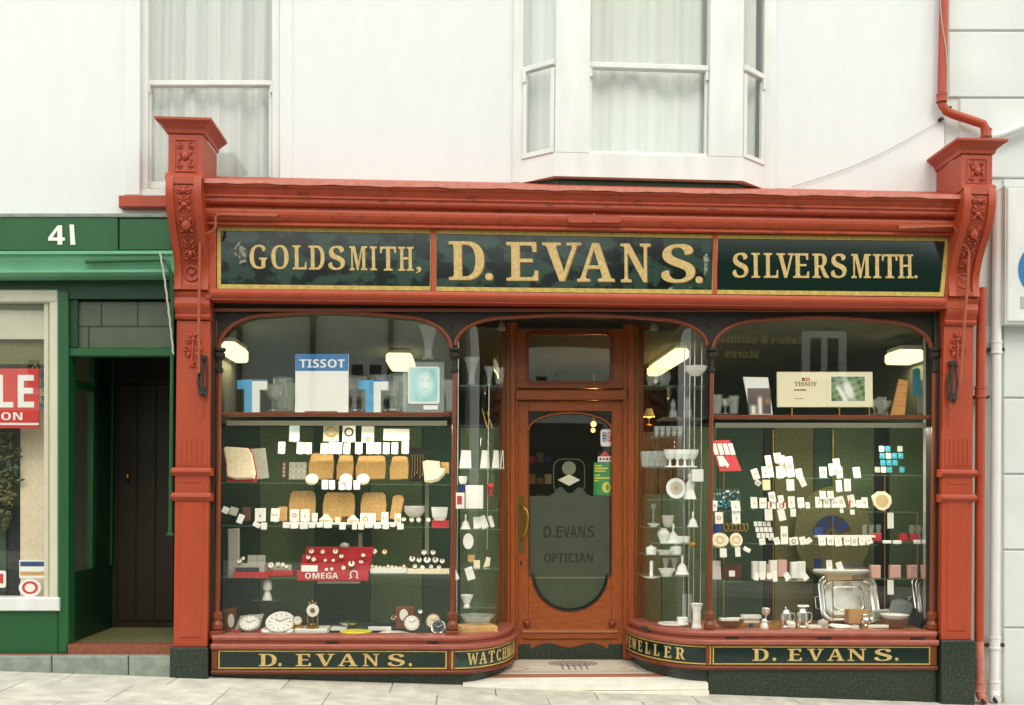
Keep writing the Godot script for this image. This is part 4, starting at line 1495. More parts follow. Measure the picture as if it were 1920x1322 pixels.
	for e in [[808, 817, 429, 547], [1337, 1345, 438, 553]]:
		bar("panel_divider", "red", f, e[0], e[2], e[1], e[3], 0.162, 0.13, 0.004)
	# the slot plate of the awning in the middle of the cornice
	plate("awning_slot", "red", f, rrect(1064, 403, 1166, 418, 7, 4), 0.262, 0.2, 0.004)
	bar("slot_bracket", "iron_red", f, 1111, 400, 1116, 416, 0.27, 0.2, 0.003)

func spiral(mb: MB, c: Vector2, r0: float, turns: float, a0: float, dir: float, zf: Callable, th: float) -> void:
	var pts := []
	var n := int(12 * turns) + 4
	var rr := []
	for i in n + 1:
		var u := float(i) / n
		var t := a0 + dir * TAU * turns * u
		var r := r0 * (1.0 - 0.8 * u)
		var p := c + Vector2(cos(t), sin(t)) * r
		pts.append(Vector3(p.x, p.y, zf.call(p.y)))
		rr.append(th * (0.6 + 0.6 * u))
	mb.tube(pts, rr, 6)
	var e: Vector3 = pts[-1]
	mb.ell(e, Vector3(th, th, th) * 1.7, Basis(), 8, 5)

func pilaster(o: Node3D, left: bool) -> void:
	var p := group_node("pilaster", o)
	var x0 := 328.0 if left else 1768.0
	var x1 := 391.0 if left else 1824.0
	var dy := 0.0 if left else 3.0
	var X0: float = P(x0, 900, 0.11).x
	var X1: float = P(x1, 900, 0.11).x
	var xm := (X0 + X1) / 2
	var w := X1 - X0
	var yy := func(v): return P(x0, v, 0.11).y
	var mb := MB.new()
	# plinth of dark stone down to the pavement
	boxw(mb, X0 - 0.015, ground_y(xm) - 0.05, -0.04, X1 + 0.015, yy.call(1200 if not left else 1213), 0.15, 0.006)
	done(mb, "plinth", "stone", p)
	# lower shaft with sunk panel
	var yb: float = yy.call(1200 if not left else 1213)
	mb = MB.new()
	boxw(mb, X0, yb, -0.04, X1, yy.call(928), 0.11, 0.004)
	done(mb, "lower_shaft", "red", p)
	mb = MB.new()
	var a := PackedVector2Array([Vector2(X0 + 0.045, yb + 0.07), Vector2(X1 - 0.045, yb + 0.07), Vector2(X1 - 0.045, yy.call(940)), Vector2(X0 + 0.045, yy.call(940))])
	mb.extr(a, 0.118, 0.1, 0.006)
	done(mb, "raised_panel", "red", p)
	# two small cornices with a block between
	for c in [[884 + dy, 0.03], [931 + dy, 0.03]]:
		mb = MB.new()
		var pr := []
		for q in [[0.11, 0.03], [0.122, 0.028], [0.128, 0.018], [0.145, 0.014], [0.148, 0.0], [0.14, -0.012], [0.125, -0.02], [0.12, -0.03], [0.11, -0.032]]: pr.append(Vector2(q[0], q[1]))
		var yc: float = yy.call(c[0])
		pr.append(Vector2(-0.02, -0.032)); pr.append(Vector2(-0.02, 0.03))
		mb.beam(pr, Vector3(X0 - 0.022, yc, 0), Vector3(X1 + 0.022, yc, 0))
		done(mb, "band_moulding", "red", p)
	mb = MB.new()
	boxw(mb, X0, yy.call(928), -0.04, X1, yy.call(880), 0.113, 0.003)
	boxw(mb, X0 + 0.05, yy.call(905 + dy), 0.112, X1 - 0.05, yy.call(898 + dy), 0.118, 0.002)
	done(mb, "block", "red", p)
	# upper shaft with flutes
	mb = MB.new()
	var y0: float = yy.call(880)
	var y1: float = yy.call(600)
	boxw(mb, X0, y0, -0.04, X1, y1, 0.105, 0.004)
	done(mb, "upper_shaft", "red", p)
	for k in 6:
		mb = MB.new()
		var x := X0 + 0.03 + (w - 0.06) * k / 5.0
		boxw(mb, x - 0.011, yy.call(874), 0.103, x + 0.011, yy.call(822), 0.111, 0.004)
		done(mb, "flute_rib", "red", p)
	# carved drop
	mb = MB.new()
	var zf := func(_y): return 0.112
	var s := 0.0042
	var C := Vector2(xm - (0.0 if left else 0.01), yy.call(640))
	for sx in [-1.0, 1.0]:
		spiral(mb, C + Vector2(sx * 9, 2) * s, 7 * s, 1.2, PI / 2, sx, zf, 0.007)
		spiral(mb, C + Vector2(sx * 12, -14) * s, 8 * s, 1.1, -PI / 2 + sx * 0.5, -sx, zf, 0.007)
		mb.ell(Vector3(C.x + sx * 8 * s, C.y - 24 * s, 0.11), Vector3(0.014, 0.026, 0.012), Basis(Vector3.BACK, sx * 0.5), 8, 5)
		mb.ell(Vector3(C.x + sx * 4 * s, C.y + 12 * s, 0.11), Vector3(0.012, 0.024, 0.014), Basis(Vector3.BACK, -sx * 0.7), 8, 5)
	mb.ell(Vector3(C.x, C.y + 4 * s, 0.112), Vector3(0.016, 0.02, 0.016), Basis(), 8, 5)
	mb.tube([Vector3(C.x, C.y + 4 * s, 0.11), Vector3(C.x - 0.004, C.y - 20 * s, 0.112), Vector3(C.x - 0.006, C.y - 36 * s, 0.11)], 0.01, 6)
	for k in 5:
		mb.ell(Vector3(C.x - 0.006 + 0.012 * cos(k * 1.3), C.y - (38 + k * 1.5) * s, 0.112), Vector3(0.013, 0.013, 0.013), Basis(), 8, 5)
	done(mb, "carved_drop", "red", p)
	# capital under the console
	var q0 := 545.0 if left else 556.0
	mb = MB.new()
	var pr := []
	for q in [[-0.02, 602 - 598], [0.12, 4], [0.13, 2], [0.135, -2], [0.125, -6], [0.135, -10], [0.155, -18], [0.16, -24], [0.155, -30], [0.15, -36], [0.165, -40], [0.17, -44], [0.16, -48], [-0.02, -48]]: pr.append(Vector2(q[0], -q[1] * S(0.12)))
	pr.reverse()
	var yc: float = yy.call(q0 + 50)
	mb.beam(pr, Vector3(X0 - 0.006, yc, 0), Vector3(X1 + 0.006, yc, 0))
	done(mb, "capital", "red", p)
	# console: an S-shaped bracket carried across the width of the pilaster
	var k := group_node("console", o)
	var yt: float = P(x0, 331 if left else 350, 0.375).y
	var ybt: float = yc + 48 * S(0.12)
	var zc := func(y: float) -> float:
		var u := clampf((yt - y) / (yt - ybt), 0.0, 1.0)
		var t := clampf((u - 0.22) / 0.56, 0.0, 1.0)
		t = t * t * (3 - 2 * t)
		return lerpf(0.375, 0.175, t) + 0.016 * sin(PI * clampf(u / 0.25, 0, 1)) - 0.02 * sin(PI * clampf((u - 0.72) / 0.28, 0, 1))
	pr = [Vector2(-0.05, yt), Vector2(-0.05, ybt)]
	var rim := []
	for i in 31:
		var y := lerpf(ybt, yt, i / 30.0)
		pr.append(Vector2(zc.call(y), y))
	mb = MB.new()
	mb.beam(pr, Vector3(X0 + 0.01, 0, 0), Vector3(X1 - 0.01, 0, 0))
	done(mb, "scroll_body", "red", k)
	# raised edge strips leave a sunk field with carving
	for e in [[X0 - 0.002, X0 + 0.052], [X1 - 0.052, X1 + 0.002]]:
		mb = MB.new()
		var st := [Vector2(0.05, yt - 0.001), Vector2(0.05, ybt + 0.001)]
		for i in 31:
			var y := lerpf(ybt + 0.001, yt - 0.001, i / 30.0)
			st.append(Vector2(zc.call(y) + 0.02, y))
		mb.beam(st, Vector3(e[0], 0, 0), Vector3(e[1], 0, 0))
		done(mb, "edge_strip", "red", k)
	for e in [[yt - 0.06, yt - 0.001], [ybt + 0.001, ybt + 0.035]]:
		mb = MB.new()
		var zz: float = zc.call((e[0] + e[1]) / 2)
		boxw(mb, X0 + 0.05, e[0], zz - 0.1, X1 - 0.05, e[1], zz + 0.018, 0.004)
		done(mb, "edge_strip", "red", k)
	mb = MB.new()
	var zs := func(y): return zc.call(y) + 0.006
	var H := yt - ybt
	var c := Vector2(xm, yt)
	var g := 0.0042
	for e in [[0.13, 7.0], [0.40, 9.0], [0.60, 8.0]]:
		for sx in [-1.0, 1.0]:
			spiral(mb, c + Vector2(sx * 8 * g, -H * e[0]), e[1] * g, 1.3, PI / 2, sx, zs, 0.008)
			spiral(mb, c + Vector2(sx * 7 * g, -H * (e[0] + 0.1)), e[1] * 0.9 * g, 1.2, -PI / 2, -sx, zs, 0.008)
	for e in [[0.14, 0.02, 0.018], [0.26, 0.026, 0.02], [0.42, 0.035, 0.05], [0.66, 0.02, 0.03]]:
		var y: float = c.y - H * e[0]
		mb.ell(Vector3(xm, y, zs.call(y)), Vector3(e[1], e[2], 0.022), Basis(), 10, 6)
	for i in 6:
		var y: float = c.y - H * (0.2 + 0.09 * i)
		for sx in [-1.0, 1.0]:
			mb.ell(Vector3(xm + sx * 0.028, y, zs.call(y)), Vector3(0.011, 0.026, 0.014), Basis(Vector3.BACK, sx * (0.7 if i % 2 else -0.7)), 7, 4)
	# ring at the foot
	var ry: float = c.y - H * 0.84
	var ring := []
	for i in 21:
		var t := TAU * i / 20
		var y: float = ry + sin(t) * 13 * g
		ring.append(Vector3(xm + cos(t) * 12 * g, y, zs.call(y)))
	mb.tube(ring, 0.008, 6)
	for t in [-0.6, 0.0, 0.6]: mb.ell(Vector3(xm + sin(t) * 0.022, ry + 0.006, zs.call(ry)), Vector3(0.009, 0.034, 0.012), Basis(Vector3.BACK, -t), 7, 4)
	done(mb, "carving", "red", k)
	# block and cap
	var bt: float = P(x0, 250 if left else 287, 0.37).y
	var bb: float = yt + 0.0
	var cp := group_node("pilaster_cap", o)
	mb = MB.new()
	boxw(mb, X0, bb, -0.05, X1, bt, 0.36, 0.006)
	done(mb, "block", "red", cp)
	mb = MB.new()
	pr = []
	for q in [[-0.05, 0.03], [0.365, 0.03], [0.372, 0.022], [0.39, 0.012], [0.392, -0.012], [0.38, -0.026], [-0.05, -0.026]]: pr.append(Vector2(q[0], q[1]))
	pr.reverse()
	mb.beam(pr, Vector3(X0 - 0.012, bb, 0), Vector3(X1 + 0.012, bb, 0))
	done(mb, "block_moulding", "red", cp)
	# flared cap moulding, mitred round three sides
	var fl := [[0.0, 0.0], [0.012, 0.006], [0.016, 0.03], [0.03, 0.045], [0.053, 0.064], [0.073, 0.076], [0.078, 0.081], [0.078, 0.097]]
	mb = MB.new()
	for i in fl.size() - 1:
		var A = fl[i]
		var B = fl[i + 1]
		var cor := func(q): return [Vector3(X0 - q[0], bt + q[1], -0.05), Vector3(X0 - q[0], bt + q[1], 0.36 + q[0]), Vector3(X1 + q[0], bt + q[1], 0.36 + q[0]), Vector3(X1 + q[0], bt + q[1], -0.05)]
		var u = cor.call(A)
		var v = cor.call(B)
		for j in 3: mb.quad(u[j], u[j + 1], v[j + 1], v[j])
		if i == fl.size() - 2:
			mb.quad(v[0], v[1], v[2], v[3])
	done(mb, "flared_cap", "red", cp)
	# sunk panel with oval boss
	mb = MB.new()
	var zf2 := func(_y): return 0.364
	var h := bt - bb
	var mc := Vector2(xm, bb + h * 0.5)
	var fr := [[mc.x - 0.075, mc.y - h * 0.36], [mc.x + 0.075, mc.y - h * 0.36], [mc.x + 0.075, mc.y + h * 0.36], [mc.x - 0.075, mc.y + h * 0.36]]
	for i in 4:
		var A := Vector3(fr[i][0], fr[i][1], 0.362)
		var B := Vector3(fr[(i + 1) % 4][0], fr[(i + 1) % 4][1], 0.362)
		mb.tube([A, B], 0.007, 6)
	mb.ell(Vector3(mc.x, mc.y, 0.364), Vector3(0.026, 0.036, 0.022), Basis(), 10, 6)
	for sx in [-1.0, 1.0]:
		for sy in [-1.0, 1.0]:
			spiral(mb, mc + Vector2(sx * 0.044, sy * h * 0.22), 0.026, 1.2, PI / 2 * sy, sx * sy, zf2, 0.007)
			mb.ell(Vector3(mc.x + sx * 0.04, mc.y + sy * 0.022, 0.364), Vector3(0.009, 0.026, 0.012), Basis(Vector3.BACK, -sx * sy * 0.4), 7, 4)
	done(mb, "carved_panel", "red", cp)

# ---------------------------------------------------------------- inside the shop
func lamp(called: String, label: String, c: Vector3, s: Vector3, energy: float) -> void:
	var o := thing(called, label, "light", c - Vector3(0, s.y / 2, 0))
	var mb := MB.new()
	mb.box(c + Vector3(0, s.y * 0.5 + 0.02, 0), Vector3(s.x * 0.8, 0.04, s.z * 0.96), Basis(), 0.004)
	done(mb, "fitting", "white_gloss", o)
	mb = MB.new()
	mb.box(c, s, Basis(), 0.02)
	done(mb, "lamp_diffuser", "tube_glow", o)
	var l := AreaLight3D.new()
	l.name = called + "_glow"
	l.area_size = Vector2(s.x, s.z)
	l.light_color = Color(1.0, 0.95, 0.72)
	l.light_energy = energy
	l.area_range = 12.0
	l.area_attenuation = 2.0
	l.shadow_enabled = true
	add_child(l)
	l.transform = Transform3D(Basis(Vector3.RIGHT, -PI / 2), c - Vector3(0, s.y / 2 + 0.012, 0))

func bulb(o: Node3D, c: Vector3, r: float, energy: float) -> void:
	var mb := MB.new()
	mb.ell(c, Vector3(r, r, r), Basis(), 12, 8)
	done(mb, "bulb", "bulb_glow", o)
	var l := OmniLight3D.new()
	l.name = numbered("bulb_light", self)
	l.light_color = Color(1.0, 0.75, 0.45)
	l.light_energy = energy
	l.light_size = r * 0.8
	l.omni_range = 8.0
	l.omni_attenuation = 2.0
	l.shadow_enabled = true
	add_child(l)
	l.position = c

func interior() -> void:
	var o := thing("shop_interior", "dim green shop room seen through windows and glazed door", "room", Vector3(0.9, 0.1, -3.0))
	var xl := -2.19
	var xr := 4.12
	var fy := P(1080, 1236, -0.72).y
	var mb := MB.new()
	boxw(mb, xl, fy - 0.1, -5.6, xr, fy - 0.002, -0.86)
	done(mb, "floor", "felt_dark", o)
	mb = MB.new()
	boxw(mb, xl, 3.07, -5.6, xr, 3.14, -0.95)
	boxw(mb, xl, 3.07, -0.95, P(850, 900, 0).x + 0.1, 3.14, -0.14)
	boxw(mb, P(1330, 900, 0).x - 0.1, 3.07, -0.95, xr, 3.14, -0.14)
	done(mb, "ceiling", "room", o)
	mb = MB.new()
	boxw(mb, xl, fy, -5.6, xr, 3.07, -5.5)
	boxw(mb, xl, fy - 0.4, -5.5, xl + 0.05, 3.07, -0.13)
	boxw(mb, xr - 0.05, fy - 0.4, -5.5, xr, 3.07, -0.13)
	done(mb, "wall", "room_dark", o)
	mb = MB.new()
	boxw(mb, xl + 0.05, fy - 0.5, -0.125, P(392, 900, 0).x, 3.0, -0.045)
	boxw(mb, P(1768, 900, 0).x, fy - 0.5, -0.125, xr - 0.05, 3.0, -0.045)
	done(mb, "window_return", "felt_dark", o)
	# backs of the display windows, boards covered in cloth
	var z := -0.8
	for b in [[384, 486, "felt_dark"], [486, 590, "felt"], [590, 694, "felt_dark"], [694, 792, "felt"], [792, 862, "felt_dark"], [862, 938, "felt"], [1288, 1345, "felt"], [1345, 1432, "felt_dark"], [1432, 1452, "dark"], [1452, 1526, "felt_olive"], [1526, 1560, "felt_dark"], [1560, 1640, "felt"], [1640, 1668, "dark"], [1668, 1790, "felt"]]:
		bar("display_back", b[2], o, b[0] + 0.6, 800, b[1] - 0.6, 1192, z, z - 0.03, 0.003)
	bar("display_back", "felt_olive", o, 1194, 926, 1240, 1192, z, z - 0.03, 0.003)
	bar("display_back", "felt", o, 1241, 926, 1287, 1192, z, z - 0.03, 0.003)
	bar("display_rail", "dark_wood", o, 384, 794, 938, 800, z + 0.01, z - 0.04)
	bar("display_rail", "dark_wood", o, 1288, 794, 1790, 800, z + 0.01, z - 0.04)
	# fittings of the room
	var c := thing("shop_cabinet", "tan wooden cabinet inside shop behind the right bowed window", "cabinet", P(1247, 1160, -1.2))
	for k in 3:
		bar("door_panel", "room_wood", c, 1208 + k * 27, 872, 1233 + k * 27, 1165, -1.18, -1.22, 0.005)
	bar("carcass", "room_wood", c, 1207, 866, 1290, 1170, -1.23, -1.6)
	bar("cabinet_top", "room_wood", c, 1207, 810, 1278, 866, -1.25, -1.5, 0.006)
	var k2 := thing("shop_counter", "dark wooden counter inside the shop beyond the door glass", "counter", Vector3(0.6, fy, -3.0))
	mb = MB.new()
	boxw(mb, -0.6, fy, -3.4, 1.5, fy + 0.95, -2.8, 0.01)
	done(mb, "body", "dark_wood", k2)
	mb = MB.new()
	boxw(mb, -0.65, fy + 0.95, -3.45, 1.55, fy + 1.0, -2.75, 0.008)
	done(mb, "top", "room_wood", k2)
	var sh := thing("wall_shelf", "shelf of small boxes inside shop, left behind the door glass", "shelf", P(1012, 905, -2.4))
	for y in [868, 908, 946]: bar("board", "dark_wood", sh, 986, y, 1040, y + 4, -2.3, -2.55)
	var cols := ["red_card", "linen", "wood_case", "navy", "card_cream", "felt_olive", "room_wood"]
	for i in 9:
		var y: float = [868, 908, 946][i / 3]
		var x := 992 + (i % 3) * 15
		var b = bar("box", cols[(i * 5) % 7], self, x, y - 12 - (i * 7) % 14, x + 12, y - 0.3, -2.32, -2.42, 0.003)
		tag(b, "%s small box on %s shelf behind door glass, %s" % [["red", "navy", "olive", "tan", "cream", "wooden", "brown", "red", "navy"][i], ["top", "middle", "bottom"][i / 3], ["left", "centre", "right"][i % 3]], "box", "boxes on the inside shelf")
	lamp("ceiling_light", "yellowish fluorescent light at the far left of left window", Vector3(-2.05, 2.86, -1.2), Vector3(0.13, 0.12, 0.5), 0.16)
	lamp("ceiling_light", "yellowish fluorescent light behind right part of left window", Vector3(-0.66, 2.97, -2.5), Vector3(0.26, 0.1, 0.7), 0.16)
	lamp("ceiling_light", "long bright fluorescent light seen through the right bowed window", Vector3(2.06, 2.98, -2.3), Vector3(0.15, 0.1, 1.4), 0.25)
	lamp("ceiling_light", "yellowish fluorescent light at the far right of right window", Vector3(3.93, 2.88, -0.95), Vector3(0.24, 0.1, 0.3), 0.16)
	var t := thing("table_lamp", "small lit orange table lamp seen through right bowed window", "lamp", P(1217, 800, -2.25))
	mb = MB.new()
	var tb := P(1217, 782, -2.25)
	mb.lathe(tb, [Vector2(0.062, 0.0), Vector2(0.028, 0.085)], 16)
	done(mb, "lamp_shade", "linen_pale", t)
	mb = MB.new()
	mb.lathe(tb - Vector3(0, 0.09, 0), [Vector2(0.045, 0), Vector2(0.04, 0.01), Vector2(0.008, 0.02), Vector2(0.008, 0.1)], 12)
	done(mb, "stem", "brass", t)
	bulb(t, tb + Vector3(0, 0.012, 0), 0.026, 0.03)
	var pl := thing("pendant_light", "small lit twin bulb light high behind the door glass", "lamp", P(1113, 815, -2.6))
	bulb(pl, P(1113, 795, -2.6), 0.03, 0.05)
	bulb(pl, P(1112, 807, -2.6), 0.024, 0.03)
	mb = MB.new()
	mb.tube([P(1113, 700, -2.6), P(1113, 790, -2.6)], 0.006, 6)
	done(mb, "stem", "brass", pl)
	for q in [[940, 611, "small grey spotlight high in the left bowed window"], [1226, 611, "small grey spotlight high in the right bowed window"]]:
		var s := thing("spotlight", q[2], "spotlight", P(q[0], q[1] + 10, -0.6))
		mb = MB.new()
		mb.lathe(P(q[0], q[1] + 8, -0.6), [Vector2(0.036, 0.0), Vector2(0.03, 0.03), Vector2(0.012, 0.06)], 12)
		done(mb, "shade", "card_grey", s)
		mb = MB.new()
		mb.tube([P(q[0], q[1] - 4, -0.6), P(q[0] + 1, q[1] - 24, -0.6)], 0.006, 6)
		done(mb, "stem", "card_grey", s)

func shelf(label: String, x0, x1, y, z0: float, z1: float, m := "shelf_glass") -> void:
	# a sheet of glass whose front edge lies at z0
	var a := P(x0, y, z0)
	var b := P(x1, y, z0)
	var mb := MB.new()
	mb.box(Vector3((a.x + b.x) / 2, a.y - 0.004, (z0 + z1) / 2), Vector3(b.x - a.x, 0.008, absf(z0 - z1)), Basis(), 0.001)
	tag(done(mb, "display_shelf", m), label, "shelf", "glass shelves in the windows")

func fittings() -> void:
	var mb: MB
	for q in [[424, 838, 789, 798, "grey pelmet bar with added light tube, under left window rail"], [1342, 1735, 793, 802, "grey pelmet bar with added light tube, under right window rail"]]:
		var o := thing("pelmet_bar", q[4], "light", P((q[0] + q[1]) / 2.0, q[3], -0.12))
		bar("pelmet", "pelmet", o, q[0], q[2], q[1], q[3], -0.1, -0.115, 0.002)
		var a := P(q[0] + 6, q[2] + 4, -0.16)
		var b := P(q[1] - 6, q[2] + 4, -0.16)
		mb = MB.new()
		mb.tube([a, b], 0.013, 10)
		done(mb, "added_tube", "tube_glow", o)
		var l := AreaLight3D.new()  # tube and area light added behind the pelmet to whiten the goods
		l.name = "added_glow"
		l.area_size = Vector2((b - a).length(), 0.03)
		l.light_color = Color(1.0, 0.97, 0.86)
		l.light_energy = 0.6
		l.area_range = 6.0
		l.area_attenuation = 2.0
		l.shadow_enabled = true
		add_child(l)
		l.transform = Transform3D(Basis(Vector3.RIGHT, -PI / 2 - 0.25), (a + b) / 2 - Vector3(0, 0.016, 0.0))
	# shelves
	for s in [["upper glass shelf of tan display pads in the left window", 411, 848, 904, -0.3, -0.6], ["long glass shelf crowded with white cards in the left window", 411, 848, 985, -0.14, -0.6], ["low shelf of watches right of the red stand in the left window", 694, 846, 1075, -0.2, -0.55], ["low shelf under red trays at left side of the left window", 411, 556, 1082, -0.2, -0.55], ["tiny glass shelf under the white bell in the left window", 473, 523, 1125, -0.3, -0.45]]:
		shelf(s[0], s[1], s[2], s[3], s[4], s[5])
	for s in [["glass shelf of flared vases in the left bowed window", 862, 943, 722], ["glass shelf of white pads in the left bowed window", 862, 943, 879], ["glass shelf under white boxes in the left bowed window", 862, 938, 956], ["glass shelf of leaning cards in the left bowed window", 862, 940, 992], ["lower glass shelf with brown cube in the left bowed window", 862, 936, 1066], ["bottom glass shelf of white goblet in the left bowed window", 862, 930, 1139]]:
		shelf(s[0], s[1], s[2], s[3], -0.28, -0.6)
	for s in [["glass shelf of jars in the right bowed window", 1210, 1322, 722], ["glass shelf of glass figures in the right bowed window", 1244, 1322, 782], ["glass shelf of small tumblers in the right bowed window", 1222, 1300, 818], ["glass shelf of long glass row in the right bowed window", 1205, 1318, 876], ["glass shelf of flowered plate in the right bowed window", 1218, 1318, 936], ["glass shelf of cup and bell in the right bowed window", 1212, 1320, 988], ["glass shelf of small vase and cups in the right bowed window", 1226, 1300, 1018], ["glass shelf of white pots in the right bowed window", 1208, 1292, 1039], ["lowest glass shelf of bell and dishes in the right bowed window", 1206, 1300, 1080]]:
		shelf(s[0], s[1], s[2], s[3], -0.25, -0.56)
	# half-round shelves on brass rods in the right window
	for s in [[1465, 896, 62], [1465, 953, 62], [1462, 1018, 66], [1465, 1086, 60], [1577, 897, 56], [1577, 951, 56], [1585, 1020, 62], [1577, 1074, 58]]:
		mb = MB.new()
		var z := -0.32
		var c := P(s[0], s[1], z)
		var pts := PackedVector2Array()
		var rx: float = s[2] * S(z)
		for i in 21: pts.append(Vector2(c.x + rx * cos(PI * i / 20), 0.0 + 0.16 * sin(PI * i / 20)))
		mb.extr(pts, c.y, c.y - 0.007, 0.0, Transform3D(Basis(Vector3.RIGHT, PI / 2) * Basis.from_scale(Vector3(1, 1, -1)), Vector3(0, 0, z)))
		var side: String = "left" if s[0] < 1500 else "right"
		tag(done(mb, "display_shelf", "shelf_glass"), "half round glass shelf, %s of the %s tier stand in the right window" % [{896: "top", 953: "second", 1018: "third", 1086: "lowest", 897: "top", 951: "second", 1020: "third", 1074: "lowest"}[s[1]], side], "shelf", "half round shelves in the right window")
	for s in [["glass shelf of necklaces at left end of right window", 1334, 1394, 957], ["glass shelf of gold bangles at left end of right window", 1334, 1404, 1026], ["glass shelf of brown box at left end of right window", 1334, 1394, 1090], ["glass shelf of blue crystals in the right window", 1634, 1744, 890], ["glass shelf of shell dish in the right window", 1628, 1744, 959], ["glass shelf of red boxes in the right window", 1654, 1744, 1016], ["glass shelf of pink boxes in the right window", 1632, 1744, 1085]]:
		shelf(s[0], s[1], s[2], s[3], -0.24, -0.46)
	for r in [[1357, 870, 1172, "brass shelf rod at the left end of the right window"], [1450, 806, 1172, "brass shelf rod through the left tier stand"], [1562, 806, 1170, "brass shelf rod through the right tier stand"], [1659, 890, 1160, "brass shelf rod under the shell dish"], [1720, 960, 1160, "brass shelf rod at the right end of right window"]]:
		mb = MB.new()
		mb.tube([P(r[0], r[1], -0.34), P(r[0], r[2], -0.34)], 0.0045, 8)
		tag(done(mb, "shelf_rod", "brass"), r[3], "rod", "shelf rods")
	for r in [[1284, 640, 1168], [1294, 620, 1168], [1303, 625, 1168], [1316, 640, 1168]]:  # silver uprights put in for streaks reflected in the curved glass
		mb = MB.new()
		mb.tube([P(r[0], r[1], -0.5), P(r[0] - 3, r[2], -0.5)], 0.005, 8)
		tag(done(mb, "shelf_rod", "silver"), "slim upright reflection streak in the right bowed window, %s of four" % ["leftmost", "second", "third", "rightmost"][[1284, 1294, 1303, 1316].find(r[0])], "rod", "shelf rods")
	for r in [[797, 870, 1040, "pale upright shelf strip near right end of left window"], [672, 1000, 1026, "short pale shelf strip above the red watch stand"]]:
		tag(bar("shelf_strip", "pelmet", self, r[0], r[1], r[0] + 7, r[2], -0.6, -0.605), r[3], "strip")
	for r in [[860, 600, 1150, "thin upright rod at the pillar in left bowed window"], [917, 720, 1030, "thin upright rod behind pens in left bowed window"]]:
		mb = MB.new()
		mb.tube([P(r[0], r[1], -0.42), P(r[0] - 4, r[2], -0.42)], 0.005, 8)
		tag(done(mb, "shelf_rod", "silver"), r[3], "rod", "shelf rods")
	# ironwork for the awning on both pilasters
	for left in [true, false]:
		var o := thing("awning_rod", "red painted awning rod bent over the %s console" % ("left" if left else "right"), "rod", P(373 if left else 1802, 700, 0.24))
		mb = MB.new()
		if left: mb.tube([P(520, 405, 0.285), P(470, 404, 0.285), P(410, 402, 0.285), P(404, 406, 0.285), P(404, 425, 0.28), P(400, 433, 0.275), P(380, 441, 0.26), P(375, 448, 0.25), P(374, 500, 0.235), P(373, 600, 0.2), P(373, 700, 0.16)], 0.011, 8)
		else: mb.tube([P(1685, 428, 0.285), P(1730, 426, 0.285), P(1787, 424, 0.285), P(1793, 430, 0.285), P(1796, 448, 0.28), P(1802, 456, 0.275), P(1814, 464, 0.26), P(1817, 474, 0.25), P(1815, 520, 0.235), P(1808, 610, 0.2), P(1800, 722, 0.16)], 0.011, 8)
		done(mb, "rod", "iron_red", o)
		bar("slot", "iron_red", o, 405 if left else 1685, 399 if left else 421, 522 if left else 1790, 404 if left else 426, 0.262, 0.2, 0.003)
		var h := thing("awning_hook", "rusty iron hook and chain on the %s pilaster" % ("left" if left else "right"), "hook", P(382 if left else 1786, 755, 0.13))
		var x := 380.0 if left else 1786.0
		var y := 668.0 if left else 678.0
		mb = MB.new()
		mb.tube([P(x, y, 0.125), P(x - 2, y + 30, 0.14), P(x - 1, y + 62, 0.15)], 0.012, 6)
		mb.tube([P(x - 6, y + 20, 0.125), P(x - 9, y + 50, 0.14), P(x - 4, y + 72, 0.15), P(x + 4, y + 76, 0.15), P(x + 8, y + 66, 0.14)], 0.01, 6)
		mb.tube([P(x + 6, y + 4, 0.125), P(x + 9, y + 40, 0.135), P(x + 7, y + 66, 0.14)], 0.008, 6)
		mb.box(P(x, y + 3, 0.13), Vector3(0.06, 0.035, 0.03), Basis(), 0.004)
		mb.box(P(x - 1, y + 66, 0.14), Vector3(0.05, 0.05, 0.03), Basis(), 0.004)
		done(mb, "bracket", "iron", h)
		for i in 5:
			mb = MB.new()
			var c := P(x - 4 + (i % 2) * 2, y + 82 + i * 7.5, 0.135)
			var ring := []
			for j in 11: ring.append(c + Basis(Vector3.UP, (i % 2) * 1.4) * Vector3(cos(TAU * j / 10) * 0.009, sin(TAU * j / 10) * 0.018, 0))
			mb.tube(ring, 0.0035, 5)
			done(mb, "chain_link", "iron_red", h)
	# red rainwater pipe
	var o := thing("drainpipe", "red rainwater pipe bending down onto the right pilaster cap", "drainpipe", P(1848, 250, 0.02))
	mb = MB.new()
	mb.tube([P(1776, -420, 0.01), P(1770, 0, 0.01), P(1766, 180, 0.01)], 0.034, 14)
	mb.tube([P(1766, 180, 0.01), P(1767, 197, 0.012), P(1774, 208, 0.015), P(1786, 214, 0.018), P(1832, 229, 0.025), P(1843, 233, 0.03), P(1848, 242, 0.03), P(1849, 256, 0.03)], 0.034, 14)
	done(mb, "pipe", "red", o)
	for q in [[1766, 184], [1849, 250]]:
		mb = MB.new()
		mb.lathe(P(q[0], q[1] + 8, 0.02), [Vector2(0.034, 0), Vector2(0.043, 0.0), Vector2(0.043, 0.012), Vector2(0.039, 0.016), Vector2(0.039, 0.05), Vector2(0.043, 0.054), Vector2(0.043, 0.066), Vector2(0.034, 0.066)], 16)
		done(mb, "collar", "red", o)
	mb = MB.new()
	mb.lathe(P(1781, 202, 0.03), [Vector2(0, 0), Vector2(0.011, 0.0), Vector2(0.011, 0.012), Vector2(0, 0.013)], 8, Basis(Vector3.RIGHT, PI / 2))
	done(mb, "bolt", "iron", o)
	o = thing("drainpipe", "lower red rainwater pipe between right pilaster and white pipe", "drainpipe", P(1840, 1320, 0.06))
	mb = MB.new()
	mb.tube([P(1841, 540, 0.05), P(1838, 800, 0.05), P(1836, 1202, 0.05)], 0.037, 14)
